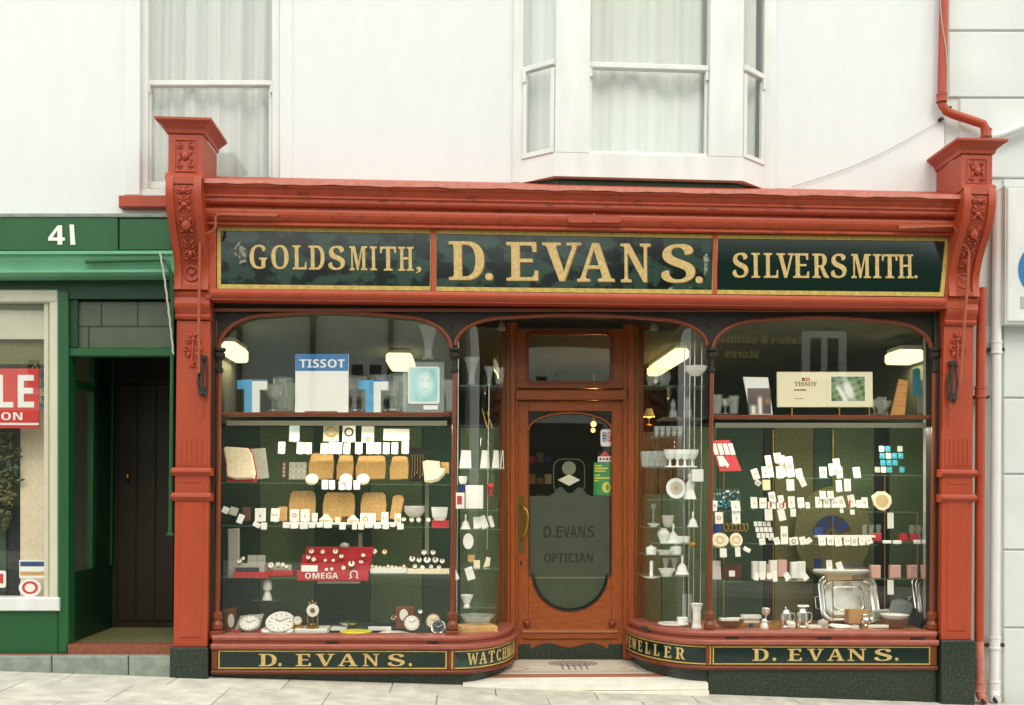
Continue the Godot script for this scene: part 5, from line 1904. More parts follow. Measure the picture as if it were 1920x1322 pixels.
	done(mb, "pipe", "red", o)
	mb = MB.new()
	mb.tube([P(1836, 1202, 0.05), P(1837, 1288, 0.05)], 0.036, 14)
	mb.tube([P(1837, 1288, 0.05), P(1838, 1303, 0.06), P(1842, 1310, 0.1), P(1845, 1314, 0.14)], 0.036, 14)
	done(mb, "shoe", "red_top", o)
	for y in [736, 1288]:
		mb = MB.new()
		mb.lathe(P(1838.5 if y == 736 else 1837, y + 10, 0.05), [Vector2(0.037, 0), Vector2(0.046, 0.0), Vector2(0.046, 0.015), Vector2(0.042, 0.02), Vector2(0.042, 0.07), Vector2(0.046, 0.074), Vector2(0.046, 0.09), Vector2(0.037, 0.09)], 16)
		done(mb, "collar", "red" if y == 736 else "red_top", o)
	mb = MB.new()
	mb.lathe(P(1845, 1314, 0.1405), [Vector2(0.0, 0), Vector2(0.028, 0.0), Vector2(0.0, 0.001)], 14, Basis(Vector3.RIGHT, PI / 2))
	done(mb, "mouth", "dark", o)
	bar("bracket", "iron", o, 1826, 742, 1856, 747, 0.02, -0.05)
	# cables
	mb = MB.new()
	var pts := []
	for i in 21:
		var u := i / 20.0
		pts.append(P(lerpf(1764, 1485, u), lerpf(226, 350, u) + 14 * sin(PI * u) * 0.9, -0.03))
	mb.tube(pts, 0.003, 5)
	tag(done(mb, "cable", "card_grey"), "thin grey cable sagging across the white wall below the red pipe", "cable")
	mb = MB.new()
	mb.tube([P(1762, -60, 0.04), P(1764, 20, 0.05), P(1768, 55, 0.055), P(1774, 90, 0.055), P(1777, 140, 0.05), P(1776, 190, 0.05), P(1766, 222, 0.0)], 0.0035, 5)
	tag(done(mb, "cable", "card_grey"), "thin pale cable clinging to the upper red rainwater pipe", "cable")
	mb = MB.new()
	mb.box(P(1764, 224, -0.02), Vector3(0.035, 0.03, 0.03), Basis(Vector3.BACK, 0.6), 0.003)
	tag(done(mb, "cable_clip", "iron"), "small dark cable clip under the bend of the red pipe", "clip")

# ---------------------------------------------------------------- goods in the windows
func nth(i: int, n: int) -> String:
	if i == 0: return "leftmost"
	if i == n - 1: return "rightmost"
	return ["", "second from left", "third from left", "fourth from left", "fifth from left", "sixth from left", "seventh from left", "eighth from left", "ninth from left", "tenth from left", "eleventh from left", "twelfth from left", "thirteenth from left", "fourteenth from left", "fifteenth from left", "sixteenth from left"][i]

func trinket(o: Node3D, w: float, h: float, kind: int) -> void:
	var mb := MB.new()
	if kind == 0:
		mb.ell(Vector3(0, h * 0.42, 0.004), Vector3(w * 0.09, h * 0.09, 0.002), Basis(), 8, 4)
		mb.tube([Vector3(-w * 0.25, h * 0.92, 0.0035), Vector3(0, h * 0.5, 0.004), Vector3(w * 0.25, h * 0.92, 0.0035)], 0.0008, 4)
	elif kind == 1:
		for sx in [-1, 1]: mb.ell(Vector3(sx * w * 0.18, h * 0.5, 0.004), Vector3(w * 0.08, h * 0.1, 0.002), Basis(), 8, 4)
	else:
		var ring := []
		for i in 13: ring.append(Vector3(cos(TAU * i / 12) * w * 0.22, h * 0.5 + sin(TAU * i / 12) * w * 0.22, 0.004))
		mb.tube(ring, w * 0.05, 5)
	done(mb, ["pendant", "earring", "ring"][kind], "brass", o, true)

func card(x0, y0, x1, y1, z: float, m: String, label: String, grp := "", rot := 0.0, lean := 0.18, tk := -1, called := "jewellery_card", cat := "card") -> MeshInstance3D:
	var s := S(z)
	var w: float = absf(x1 - x0) * s
	var h: float = absf(y1 - y0) * s
	var mb := MB.new()
	mb.box(Vector3(0, h / 2, 0), Vector3(w, h, 0.005), Basis(), 0.0012)
	# a strut behind, so that it stands
	mb.quad(Vector3(-w * 0.2, 0, -h * 0.3), Vector3(-w * 0.2, h * 0.7, -0.0026), Vector3(w * 0.2, h * 0.7, -0.0026), Vector3(w * 0.2, 0, -h * 0.3))
	var o := done(mb, called, m, self, true)
	o.position = P((x0 + x1) / 2.0, y1, z)
	o.basis = Basis(Vector3.BACK, rot) * Basis(Vector3.RIGHT, -lean)
	tag(o, label, cat, grp)
	if tk >= 0: trinket(o, w, h, tk)
	return o

func row(xs: Array, y0, y1, z: float, m: String, phrase: String, grp: String, jit := 0.0, tk := true, noun := "white jewellery card") -> void:
	var n := xs.size()
	for i in n:
		var x = xs[i]
		var dy: float = rng.randf_range(-1.2, 1.2) if jit > 0 else 0.0
		var q0: float = x[2] if x.size() > 2 else y0 + dy
		var q1: float = x[3] if x.size() > 3 else y1 + dy * 0.4
		var rot: float = x[4] if x.size() > 4 else rng.randf_range(-jit, jit)
		card(x[0], q0, x[1], q1, z + rng.randf_range(-0.004, 0.004) + (i % 2) * 0.007, m, "%s, %s, %s" % [noun, nth(i, n), phrase], grp, rot, rng.randf_range(0.1, 0.3), (i * 7 + n) % 3 if tk else -1)

func slab_item(called: String, label: String, cat: String, pts: Array, z: float, thick: float, m, lean := 0.15, grp := "", bev := 0.004) -> MeshInstance3D:
	var w := pp(pts, z)
	var lo := Vector2.INF
	var hi := -Vector2.INF
	for p in w:
		lo = lo.min(p); hi = hi.max(p)
	var base := Vector2((lo.x + hi.x) / 2, lo.y)
	for i in w.size(): w[i] -= base
	var mb := MB.new()
	mb.extr(w, 0.0, -thick, minf(bev, thick * 0.4))
	var o := done(mb, called, m, self, true)
	o.position = Vector3(base.x, base.y, z)
	o.rotation.x = -lean
	return tag(o, label, cat, grp)

func sub_plate(o: Node3D, called: String, m, pts: Array, zf: float, zb: float) -> MeshInstance3D:
	# a piece on the face of a leaning slab, outlined in plan pixels, depth counted from its face
	var w := pp(pts, o.position.z)
	for i in w.size(): w[i] -= Vector2(o.position.x, o.position.y)
	var mb := MB.new()
	mb.extr(w, zf, zb)
	return done(mb, called, m, o, true)

func turned(called: String, label: String, cat: String, cx: float, y0: float, y1: float, z: float, prof: Array, m, grp := "", B := Basis(), seg := 20) -> Node3D:
	var h := (y1 - y0) * S(z)
	var q := []
	for p in prof: q.append(Vector2(p[1] * h, p[0] * h))
	var mb := MB.new()
	mb.lathe(Vector3.ZERO, q, seg, B)
	var o := done(mb, called, m, self, true)
	o.position = P(cx, y1, z)
	return tag(o, label, cat, grp)

const VASE := [[0.0, 0.0], [0.0, 0.15], [0.04, 0.16], [0.2, 0.1], [0.5, 0.14], [0.8, 0.22], [1.0, 0.32], [1.0, 0.3], [0.8, 0.2], [0.3, 0.1], [0.06, 0.1], [0.06, 0.0]]
const JAR := [[0.0, 0.0], [0.0, 0.22], [0.3, 0.34], [0.6, 0.32], [0.8, 0.2], [0.86, 0.26], [0.92, 0.14], [1.0, 0.05], [1.0, 0.0]]
const TUMBLER := [[0.0, 0.0], [0.0, 0.2], [0.08, 0.22], [1.0, 0.3], [1.0, 0.27], [0.1, 0.19], [0.1, 0.0]]
const GOBLET := [[0.0, 0.0], [0.0, 0.3], [0.05, 0.28], [0.1, 0.08], [0.4, 0.06], [0.5, 0.2], [0.75, 0.33], [1.0, 0.36], [1.0, 0.33], [0.6, 0.2], [0.55, 0.0]]
const BELL := [[0.0, 0.36], [0.04, 0.36], [0.12, 0.3], [0.4, 0.22], [0.52, 0.12], [0.58, 0.06], [0.7, 0.05], [0.8, 0.07], [0.9, 0.06], [1.0, 0.03], [1.0, 0.0]]
const BOWL := [[0.0, 0.0], [0.0, 0.45], [0.08, 0.45], [0.15, 0.6], [0.5, 1.0], [1.0, 1.25], [1.0, 1.2], [0.5, 0.92], [0.2, 0.5], [0.18, 0.0]]
const DISH := [[0.0, 0.0], [0.0, 1.0], [0.2, 1.3], [1.0, 2.3], [1.0, 2.2], [0.35, 1.2], [0.3, 0.0]]
const CUP := [[0.0, 0.0], [0.0, 0.32], [0.06, 0.36], [0.3, 0.48], [1.0, 0.55], [1.0, 0.5], [0.3, 0.42], [0.12, 0.0]]
const POT := [[0.0, 0.0], [0.0, 0.45], [0.08, 0.55], [0.45, 0.6], [0.55, 0.58], [0.6, 0.62], [0.75, 0.56], [0.9, 0.2], [1.0, 0.08], [1.0, 0.0]]

func clock(called: String, label: String, cx, cy, r: float, z: float, rim: String, dial: String, lean: float, cased := true, turn := 0.0) -> void:
	var s := S(z)
	var o := thing(called, label, "clock", P(cx, cy + r, z))
	var R := r * s
	var B := Basis(Vector3.UP, turn) * Basis(Vector3.RIGHT, PI / 2 - lean)
	var c := P(cx, cy, z)
	var mb := MB.new()
	mb.lathe(c, [Vector2(0, -0.03), Vector2(R * 0.9, -0.03), Vector2(R, -0.015), Vector2(R, 0.0), Vector2(R * 0.95, 0.008), Vector2(R * 0.86, 0.006), Vector2(R * 0.84, 0.001)], 28, B)
	done(mb, "case", rim, o)
	mb = MB.new()
	mb.lathe(c, [Vector2(0.0, 0.0015), Vector2(R * 0.845, 0.0015), Vector2(0, 0.002)], 28, B)
	# face the dial upwards along B.y
	mb = MB.new()
	for k in 28:
		var t0 := TAU * k / 28
		var t1 := TAU * (k + 1) / 28
		mb.tri(c + B * Vector3(0, 0.002, 0), c + B * Vector3(cos(t1) * R * 0.85, 0.002, sin(t1) * R * 0.85), c + B * Vector3(cos(t0) * R * 0.85, 0.002, sin(t0) * R * 0.85))
	done(mb, "dial", dial, o)
	mb = MB.new()
	var hc := "ink" if dial != "dark" else "board_white"
	for k in 12:
		var t := TAU * k / 12
		mb.box(c + B * Vector3(cos(t) * R * 0.7, 0.003, sin(t) * R * 0.7), Vector3(R * 0.16, 0.001, R * 0.045), B * Basis(Vector3.UP, -t))
	done(mb, "hour_marks", hc, o)
	for e in [[-2.6, 0.42], [-0.6, 0.6]]:
		mb = MB.new()
		mb.box(c + B * Vector3(cos(e[0]) * R * e[1] * 0.5, 0.004, sin(e[0]) * R * e[1] * 0.5), Vector3(R * e[1], 0.001, R * 0.06), B * Basis(Vector3.UP, -e[0]))
		done(mb, "hand", hc, o)

func watch(x, y, r: float, z: float, label: String, dial := "card", grp := "wristwatches on display") -> void:
	var s := S(z)
	var o := thing("wristwatch", label, "watch", P(x, y + r, z), grp)
	var c := P(x, y, z)
	var B := Basis(Vector3.RIGHT, PI / 2 - 0.35)
	var R := r * s
	var mb := MB.new()
	mb.lathe(c, [Vector2(0, -0.006), Vector2(R * 0.9, -0.006), Vector2(R, -0.002), Vector2(R, 0.002), Vector2(R * 0.85, 0.004)], 14, B)
	done(mb, "case", "brass" if int(x) % 3 else "silver", o)
	mb = MB.new()
	for k in 14:
		var t0 := TAU * k / 14
		var t1 := TAU * (k + 1) / 14
		mb.tri(c + B * Vector3(0, 0.0035, 0), c + B * Vector3(cos(t1) * R * 0.86, 0.0035, sin(t1) * R * 0.86), c + B * Vector3(cos(t0) * R * 0.86, 0.0035, sin(t0) * R * 0.86))
	done(mb, "dial", dial, o)
	mb = MB.new()
	var pts := []
	for i in 9:
		var t := -0.9 + 4.9 * i / 8.0
		pts.append(c + Vector3(0, cos(t + PI / 2) * R * 0.2 - sin(t) * R * 1.1 - 0.002, -0.016 - cos(t) * 0.014))
	mb.tube(pts, R * 0.32, 6)
	done(mb, "strap", ["leather", "brass", "silver"][int(x + y) % 3], o)

func picture(w: int, h: int, f: Callable) -> StandardMaterial3D:
	var im := Image.create(w, h, false, Image.FORMAT_RGB8)
	for y in h:
		for x in w: im.set_pixel(x, y, f.call(float(x) / w, float(y) / h))
	var m := StandardMaterial3D.new()
	m.resource_name = "print"
	m.albedo_texture = ImageTexture.create_from_image(im)
	m.roughness = 0.45
	return m
func print_on(o: Node3D, called: String, m: StandardMaterial3D, x0, y0, x1, y1, zf: float) -> void:
	var w := pp(rect(x0, y0, x1, y1), o.position.z)
	var q := []
	for p in w: q.append(Vector3(p.x - o.position.x, p.y - o.position.y, zf))
	var mb := MB.new()
	mb.quad(q[0], q[1], q[2], q[3])
	for k in [0, 2, 1, 0, 3, 2]: mb.uv.append([Vector2(0, 1), Vector2(1, 1), Vector2(1, 0), Vector2(0, 0)][k])
	done(mb, called, m, o, true)
func caption(o: MeshInstance3D, s: String, face: Font, x0, y0, x1, y1, zf: float, m: String, called := "lettering") -> void:
	var t := text(s, face, x0, y0, x1, y1, o.position.z, 0.001, m, o, called)
	t.position.z = t.position.z - 0.001 + zf

func box_thing(called: String, label: String, cat: String, x0, y0, x1, y1, z: float, depth: float, m: String, grp := "", bev := 0.003) -> MeshInstance3D:
	return tag(bar(called, m, self, x0, y0, x1, y1, z, z - depth, bev), label, cat, grp)

func goods() -> void:
	rng.seed = 77
	left_window()
	left_bow()
	right_bow()
	right_window()

func tee(label: String, x: float, y: float, w: float, h: float) -> void:
	var z := -0.12
	var o := thing("letter_stand", label, "display letter", P(x + w / 2, y + h, z))
	var a := w * 0.24
	plate("blue_half", "light_blue", o, [[x, y + 2], [x + w / 2, y], [x + w / 2, y + h], [x + a, y + h], [x + a, y + h * 0.3], [x, y + h * 0.3]], z, z - 0.05, 0.003)
	plate("white_half", "board_white", o, [[x + w / 2, y + 3], [x + w, y + 3], [x + w, y + h * 0.31], [x + w - a - 1, y + h * 0.31], [x + w - a - 1, y + h], [x + w / 2, y + h]], z - 0.004, z - 0.05, 0.003)
	plate("top_edge", "sign_blue", o, [[x + w / 2, y], [x + w, y], [x + w, y + 2.4], [x + w / 2, y + 2.4]], z - 0.002, z - 0.05)

func left_window() -> void:
	tee("blue and white letter T stand, left of the blue headed board", 444, 711, 56, 63)
	tee("blue and white letter T stand, between blue headed board and portrait card", 672, 712, 56, 62)
	var z := -0.12
	var b = slab_item("display_board", "large white display board with blue lettered header in left window", "sign", rect(553, 663, 653, 775), z, 0.02, "board_white", 0.04, "", 0.002)
	sub_plate(b, "header", "sign_blue", rect(553.4, 663, 652.6, 695), 0.0015, 0.0002)
	caption(b, "TISSOT", sans, 561, 673, 646, 689, 0.0018, "board_white")
	sub_plate(b, "foot_notch", "brown_ink", rect(571, 771, 633, 775), 0.0015, 0.0002)
	# portrait card in a clear holder
	b = slab_item("portrait_card", "pale turquoise portrait photograph card in grey holder, left window", "picture", rect(755, 678, 833, 774), z, 0.006, "cut_glass", 0.05, "", 0.001)
	sub_plate(b, "card", "board_white", rrect(765, 687, 824, 757, 4), 0.002, 0.0004)
	print_on(b, "photograph", picture(64, 80, func(u, v):
		var d := Vector2((u - 0.55) / 0.3, (v - 0.42) / 0.36).length()
		var face := clampf(1.2 - d, 0.0, 1.0)
		var hair := clampf(1.0 - absf(Vector2((u - 0.5) / 0.42, (v - 0.5) / 0.52).length() - 1.0) * 2.4, 0.0, 1.0) * (0.75 + 0.25 * sin(u * 17.0 + v * 5.0)) * clampf(u * 1.6 - 0.1 + v * 0.3, 0.0, 1.0)
		var eye := exp(-pow((v - 0.36) / 0.035, 2.0)) * (exp(-pow((u - 0.44) / 0.06, 2.0)) + exp(-pow((u - 0.66) / 0.06, 2.0))) + 0.7 * exp(-pow((v - 0.62) / 0.03, 2.0) - pow((u - 0.55) / 0.09, 2.0))
		return Color(0.72, 0.9, 0.9).lerp(Color(0.93, 0.97, 0.95), face).lerp(Color(0.36, 0.66, 0.68), hair * 0.6).lerp(Color(0.5, 0.72, 0.72), clampf(eye, 0, 1) * 0.45)), 768, 690, 821, 753, 0.0026)
	sub_plate(b, "price_label", "board_white", rect(794, 760, 821, 768), 0.002, 0.0004)
	# glass lamp shade standing up high
	turned("glass_vase", "tall cut glass vase above the portrait card in left window", "vase", 803, 612, 674, -0.3, VASE, "cut_glass")
	# glassware standing behind the upper boards
	for i in 9:
		var x: float = [512, 530, 545, 664, 690, 712, 733, 748, 842][i]
		turned("glassware", "clear glass on the upper glass shelf of left window, %s" % nth(i, 9), "glass", x, 722 - (i * 13) % 24, 772, -0.5 - 0.04 * (i % 3), [GOBLET, TUMBLER, VASE][i % 3], "cut_glass", "glasses behind the upper boards", Basis(), 14)
	shelf("upper glass shelf of clear glassware in the left window", 411, 848, 773, -0.4, -0.7)
	# cards above the pads
	card(542, 798, 561, 828, -0.3, "card_blue", "pale blue upright card, leftmost above the ticket row in left window", "", 0.0, 0.1)
	for q in [[606, 797, 635, 828, "card_grey", "grey card holding a gold ring, above ticket row in left window", "brass"], [642, 798, 666, 829, "card", "white card with a dark round ring, above ticket row in left window", "iron"], [678, 799, 701, 830, "card", "white card with small gold mark low down, above ticket row", "brass"]]:
		var c := card(q[0], q[1], q[2], q[3], -0.31, q[4], q[5], "", 0.0, 0.1)
		var w: float = (q[2] - q[0]) * S(-0.3)
		var h: float = (q[3] - q[1]) * S(-0.3)
		var mb := MB.new()
		var ring := []
		var rr: float = w * (0.3 if q[0] < 670 else 0.12)
		for i in 19: ring.append(Vector3(cos(TAU * i / 18) * rr, h * (0.6 if q[0] < 670 else 0.2) + sin(TAU * i / 18) * rr, 0.005))
		mb.tube(ring, w * 0.06, 6)
		done(mb, "ring", q[6], c, true)
	card(719, 804, 767, 826, -0.3, "card", "wide white card at right end above the ticket row in left window", "", 0.0, 0.1)
	row([[521, 534], [556, 569], [571, 584], [601, 614], [616, 628], [629, 641], [644, 656], [666, 679], [687, 700], [702, 714], [718, 730], [734, 746], [753, 766]], 829, 851, -0.27, "card", "upper ticket row above tan pads, left window", "tickets above the tan pads", 0.02)
	# pads on the upper shelf
	z = -0.3
	b = slab_item("jewellery_pad", "large cream cushioned pad with red back at left of left window", "display pad", [[415, 838], [420, 835], [462, 838], [470, 850], [478, 886], [476, 897], [440, 898], [424, 893], [422, 870]], z, 0.03, "velvet_cream", 0.2, "", 0.01)
	sub_plate(b, "red_back", "red_felt", [[414, 836], [464, 836], [472, 852], [480, 888], [480, 902], [424, 902], [418, 872]], -0.031, -0.04)
	for i in 14:
		var mb := MB.new()
		mb.ell(Vector3(rng.randf_range(-0.08, 0.09), rng.randf_range(0.05, 0.22), 0.001), Vector3(0.003, 0.004, 0.003), Basis(), 6, 4)
		done(mb, "brooch", "brass", b, true)
	b = slab_item("earring_board", "speckled grey earring board beside the large cream pad", "display pad", [[466, 840], [495, 838], [504, 896], [480, 899]], z - 0.05, 0.012, "card_grey", 0.2)
	z = -0.38
	for i in 26:
		var mb := MB.new()
		mb.ell(Vector3(rng.randf_range(-0.05, 0.06), rng.randf_range(0.02, 0.22), 0.002), Vector3(0.004, 0.004, 0.003), Basis(), 6, 4)
		done(mb, "earring", "brass" if i % 3 else "china", b, true)
	b = slab_item("bracelet_strip", "narrow brown bracelet strip left of clear earring board", "display pad", rect(526, 864, 538, 899), z, 0.012, "leather", 0.15)
	for i in 4: sub_plate(b, "bracelet", "card_grey", rect(530, 868 + i * 7, 534, 873 + i * 7), 0.002, 0.0)
	b = slab_item("earring_board", "clear grey earring board left of the tan pads", "display pad", rect(541, 866, 574, 899), z, 0.01, "card_grey", 0.15)
	for i in 18:
		var mb := MB.new()
		mb.ell(Vector3((i % 6 - 2.5) * 0.021, 0.02 + (i / 6) * 0.045, 0.002), Vector3(0.005, 0.006, 0.003), Basis(), 6, 4)
		done(mb, "earring", "china" if i % 2 else "brass", b, true)
	for q in [[577, 847, 625, 899, "left end of the upper tan pads, disc at its left corner"], [630, 850, 662, 899, "second of the upper tan pads, narrow"], [666, 852, 723, 899, "third of the upper tan pads, widest"], [730, 853, 766, 899, "right end of the upper tan pads, beside black pad"]]:
		b = slab_item("jewellery_pad", "tan cloth chain pad, " + q[4], "display pad", [[q[0] + 5, q[1] + 2], [q[0] + 10, q[1]], [q[2] - 8, q[1]], [q[2] - 2, q[1] + 3], [q[2], q[1] + 24], [q[2] - 2, q[3] - 2], [q[0] + 1, q[3]], [q[0], q[1] + 24]], z, 0.02, "linen", 0.25, "tan pads on the upper shelf", 0.006)
		for i in int((q[2] - q[0]) / 4):
			var mb := MB.new()
			var x: float = (-(q[2] - q[0]) / 2 + 4 + i * 4) * S(z)
			mb.tube([Vector3(x, 0.02, 0.001), Vector3(x, 0.16, 0.001)], 0.0009, 4)
			done(mb, "chain", "brass", b, true)
	var on := 0
	for x in [585, 649, 681]:
		turned("pearl_disc", "round cream display disc, %s in front of the tan pads" % ["leftmost of three", "middle of three", "rightmost of three"][on], "display disc", x, 888, 900, z + 0.05, [[0, 0], [0, 0.5], [0.2, 1.0], [0.5, 0.8], [0.7, 0.0]], "velvet_cream", "cream discs", Basis(Vector3.RIGHT, 1.1))
		on += 1
	b = slab_item("chain_pad", "black pad hung with gold chains at right of the upper shelf", "display pad", rect(769, 839, 796, 902), z, 0.014, "velvet_black", 0.15)
	for i in 5:
		var mb := MB.new()
		var x := (-10 + i * 5) * S(z)
		mb.tube([Vector3(x, 0.22, 0.003), Vector3(x + 0.002, 0.1, 0.003), Vector3(x - 0.002, 0.03 + 0.02 * (i % 3), 0.004)], 0.0016, 5)
		mb.ell(Vector3(x - 0.002, 0.03 + 0.02 * (i % 3), 0.005), Vector3(0.005, 0.007, 0.003), Basis(), 6, 4)
		done(mb, "chain", "brass", b, true)
	b = slab_item("necklace_bust", "bright cream necklace bust at right end of the upper shelf", "display bust", [[792, 864], [800, 861], [824, 863], [826, 876], [835, 878], [834, 888], [822, 900], [808, 904], [796, 902]], z + 0.03, 0.05, "velvet_cream", 0.2, "", 0.016)
	slab_item("jewellery_pad", "small tan pad behind the bright cream necklace bust", "display pad", [[826, 866], [842, 866], [842, 888], [830, 886]], z - 0.06, 0.02, "linen", 0.2)
	row([[603, 615], [617, 628], [635, 647], [648, 659], [663, 675]], 901, 918, -0.29, "card", "small row hanging from upper shelf, left window", "tickets hanging from the upper shelf", 0.06, false, "white ticket")
	# big tan pads of the long shelf
	z = -0.42
	for q in [[540, 919, 591, 977, "leftmost of four on the long shelf"], [604, 922, 665, 977, "widest of four on the long shelf"], [675, 922, 724, 977, "third of four on the long shelf"], [730, 927, 757, 975, "narrow tilted, rightmost of four on the long shelf"]]:
		b = slab_item("jewellery_pad", "large tan cloth display pad, " + q[4], "display pad", [[q[0] + 3, q[1] + 5], [q[0] + 8, q[1]], [q[2] - 8, q[1]], [q[2] - 2, q[1] + 5], [q[2], q[1] + 25], [q[2] - 2, q[3]], [q[0] + 1, q[3]], [q[0], q[1] + 25]] if q[0] < 725 else [[736, 930], [742, 927], [754, 928], [757, 936], [750, 972], [741, 975], [730, 972]], z, 0.02, "linen", 0.2, "large tan pads", 0.006)
		for j in 6:
			for i in int((q[2] - q[0]) / 9):
				var mb := MB.new()
				mb.box(Vector3((-(q[2] - q[0]) / 2 + 6 + i * 9) * S(z), 0.03 + j * 0.032, 0.001), Vector3(0.011, 0.004, 0.003), Basis(), 0.001)
				if q[0] < 725: done(mb, "charm", "linen_pale", b, true)
		var mb := MB.new()
		mb.ell(Vector3(0, (q[3] - q[1]) * S(z) * 0.94, 0.003), Vector3(0.03 if q[0] < 725 else 0.008, 0.007, 0.004), Basis(), 10, 4)
		done(mb, "badge", "card_grey", b, true)
	# clutter standing on the long shelf
	z = -0.22
	row([[478, 498, 953, 978], [507, 523, 953, 978], [544, 560, 955, 978], [564, 580, 955, 978], [585, 595, 962, 978], [675, 695, 962, 984], [696, 704, 962, 984], [715, 728, 960, 982], [740, 752, 963, 986]], 955, 978, z, "card", "standing row on the long shelf", "cards standing on the long shelf", 0.03, true, "white upright card")
	card(521, 950, 538, 977, z - 0.05, "linen", "tan upright card behind white ones, left part of long shelf", "", 0.02)
	card(455, 951, 470, 977, z, "leather", "brown upright card at the left end of the long shelf", "", 0.06)
	card(414, 950, 426, 962, z - 0.05, "card", "white tilted ticket nearest left post on the long shelf", "", -0.4)
	card(428, 951, 443, 966, z - 0.05, "card_grey", "grey tilted ticket second from left post on long shelf", "", -0.3)
	card(442, 964, 453, 981, z + 0.05, "card", "white tilted ticket before the brown card on long shelf", "", -0.35)
	turned("cream_stand", "round cream ring stand, left of the small brown box on long shelf", "ring stand", 611, 964, 981, z + 0.03, [[0, 0], [0, 0.7], [0.4, 0.75], [0.7, 0.4], [1.0, 0.2], [1.0, 0.0]], "velvet_cream")
	turned("cream_stand", "round cream ring stand, right of the small brown box on long shelf", "ring stand", 662, 966, 980, z + 0.03, [[0, 0], [0, 0.75], [0.4, 0.8], [0.7, 0.4], [1.0, 0.2], [1.0, 0.0]], "velvet_cream")
	box_thing("ring_box", "small brown ring box between two cream stands on long shelf", "box", 641, 968, 652, 980, z, 0.04, "leather")
	box_thing("ring_box", "small cream ring box left of the brown one on long shelf", "box", 628, 970, 638, 981, z, 0.04, "card_cream")
	row([[472, 486, 979, 988, -0.5], [489, 500, 980, 993], [530, 543, 979, 990], [545, 559, 980, 991], [562, 577, 980, 992], [579, 591, 980, 990], [594, 605, 979, 989], [607, 622, 979, 990], [636, 648, 980, 993], [660, 669, 979, 993], [671, 682, 979, 993], [684, 699, 979, 990], [701, 715, 979, 991], [717, 729, 980, 992], [731, 741, 980, 988], [745, 757, 982, 993]], 980, 991, -0.13, "card", "row hanging off the long shelf edge", "tickets hanging off the long shelf", 0.08, false, "white ticket")
	box_thing("tray_lining", "flat white tray lining along front of the long shelf", "tray", 530, 980, 742, 984, -0.15, 0.1, "card", "", 0.001)
	for i in 5: watch([757, 772, 785, 803, 748][i], [974, 975, 975, 975, 980][i], 4.6, z, "small white dial watch, %s of five at right of long shelf" % ["second", "third", "fourth", "rightmost", "leftmost"][i])
	for i in 3:
		turned("silver_bowl", "silvery bowl of the stack at the right of the long shelf, %s" % ["lowest", "middle", "topmost"][i], "bowl", 777, 957 - i * 4, 970 - i * 4, z - 0.12, [[0, 0], [0, 0.7], [0.3, 1.1], [1.0, 1.55], [1.0, 1.5], [0.4, 1.05], [0.2, 0.0]], "china", "bowls stacked on the long shelf")
	turned("white_bowl", "white bowl on the red box at right end of long shelf", "bowl", 824, 951, 976, z - 0.03, [[0, 0], [0, 0.4], [0.3, 0.55], [1.0, 0.64], [1.0, 0.6], [0.3, 0.5], [0.15, 0.0]], "china")
	box_thing("red_box", "bright red box under the white bowl on long shelf", "box", 810, 976, 841, 990, z, 0.12, "red_card")
	# lower shelf
	z = -0.3
	slab_item("draped_stand", "tall pale grey draped panel at left of the low shelf", "display panel", [[425, 992], [447, 990], [448, 1060], [440, 1079], [427, 1081]], z - 0.06, 0.03, "card_grey", 0.05, "", 0.008)
	box_thing("red_tray", "red tray under grey box at left end of low shelf", "tray", 437, 1073, 502, 1083, z + 0.05, 0.16, "red_felt")
	box_thing("grey_tray", "grey lined box on the red tray at left", "box", 440, 1058, 496, 1073, z + 0.03, 0.14, "card_grey")
	box_thing("grey_tray", "black open front of the grey box on red tray", "tray", 441, 1064, 486, 1072.5, z + 0.034, 0.003, "dark", "", 0.001)
	for i in 2: card(464 + i * 17, 1041, 480 + i * 17, 1059, z - 0.03, "card_grey", "%s grey earring board standing on the grey box" % ["left", "right"][i], "", 0.0, 0.2, 1)
	var wi := 0
	for q in [[449, 1052, 5], [456, 1047, 3.5], [508, 1060, 6], [521, 1058, 4.5], [530, 1059, 4.5], [537, 1062, 4]]:
		watch(q[0], q[1], q[2], z + 0.04, "pale dial watch, %s above the red trays at left" % nth(wi, 6))
		wi += 1
	b = box_thing("watch_tray", "red sloping watch tray right of the grey box on low shelf", "tray", 500, 1070, 549, 1080, z + 0.02, 0.14, "red_felt")
	slab_item("watch_rack", "pale watch rack on the red sloping tray", "rack", [[512, 1060], [546, 1058], [546, 1070], [510, 1072]], z - 0.02, 0.02, "card_grey", 0.3)
	red_stand()
	# white tray and watches on the right of the low shelf
	z = -0.22
	box_thing("watch_tray", "long white watch tray right of the red stepped stand", "tray", 694, 1066, 762, 1075, z, 0.14, "card")
	for i in 9: watch(698 + i * 7.4, 1062 + (i * 5) % 4, 3.4, z - 0.03, "small gold watch, %s on the long white tray" % nth(i, 9), "velvet_cream")
	box_thing("watch_tray", "cream watch tray at the right end of the low shelf", "tray", 763, 1068, 842, 1076, z, 0.14, "velvet_cream")
	wi = 0
	for q in [[773, 1048, 6], [786, 1050, 5], [801, 1050, 6.5], [816, 1050, 6], [795, 1036, 5], [812, 1036, 5], [829, 1052, 5], [778, 1062, 4.5], [792, 1064, 4.5], [808, 1063, 4.5], [823, 1064, 4.5]]:
		watch(q[0], q[1], q[2], z - 0.06 + 0.02 * (wi % 3), "watch on stand, %s in cluster at right end of low shelf" % nth(wi, 11), "card")
		wi += 1
	watch(702, 1034, 5, z - 0.1, "single round dial watch just right of the red stand top", "card")
	watch(721, 1035, 5, z - 0.1, "single small watch on stem, second right of the red stand", "velvet_cream")
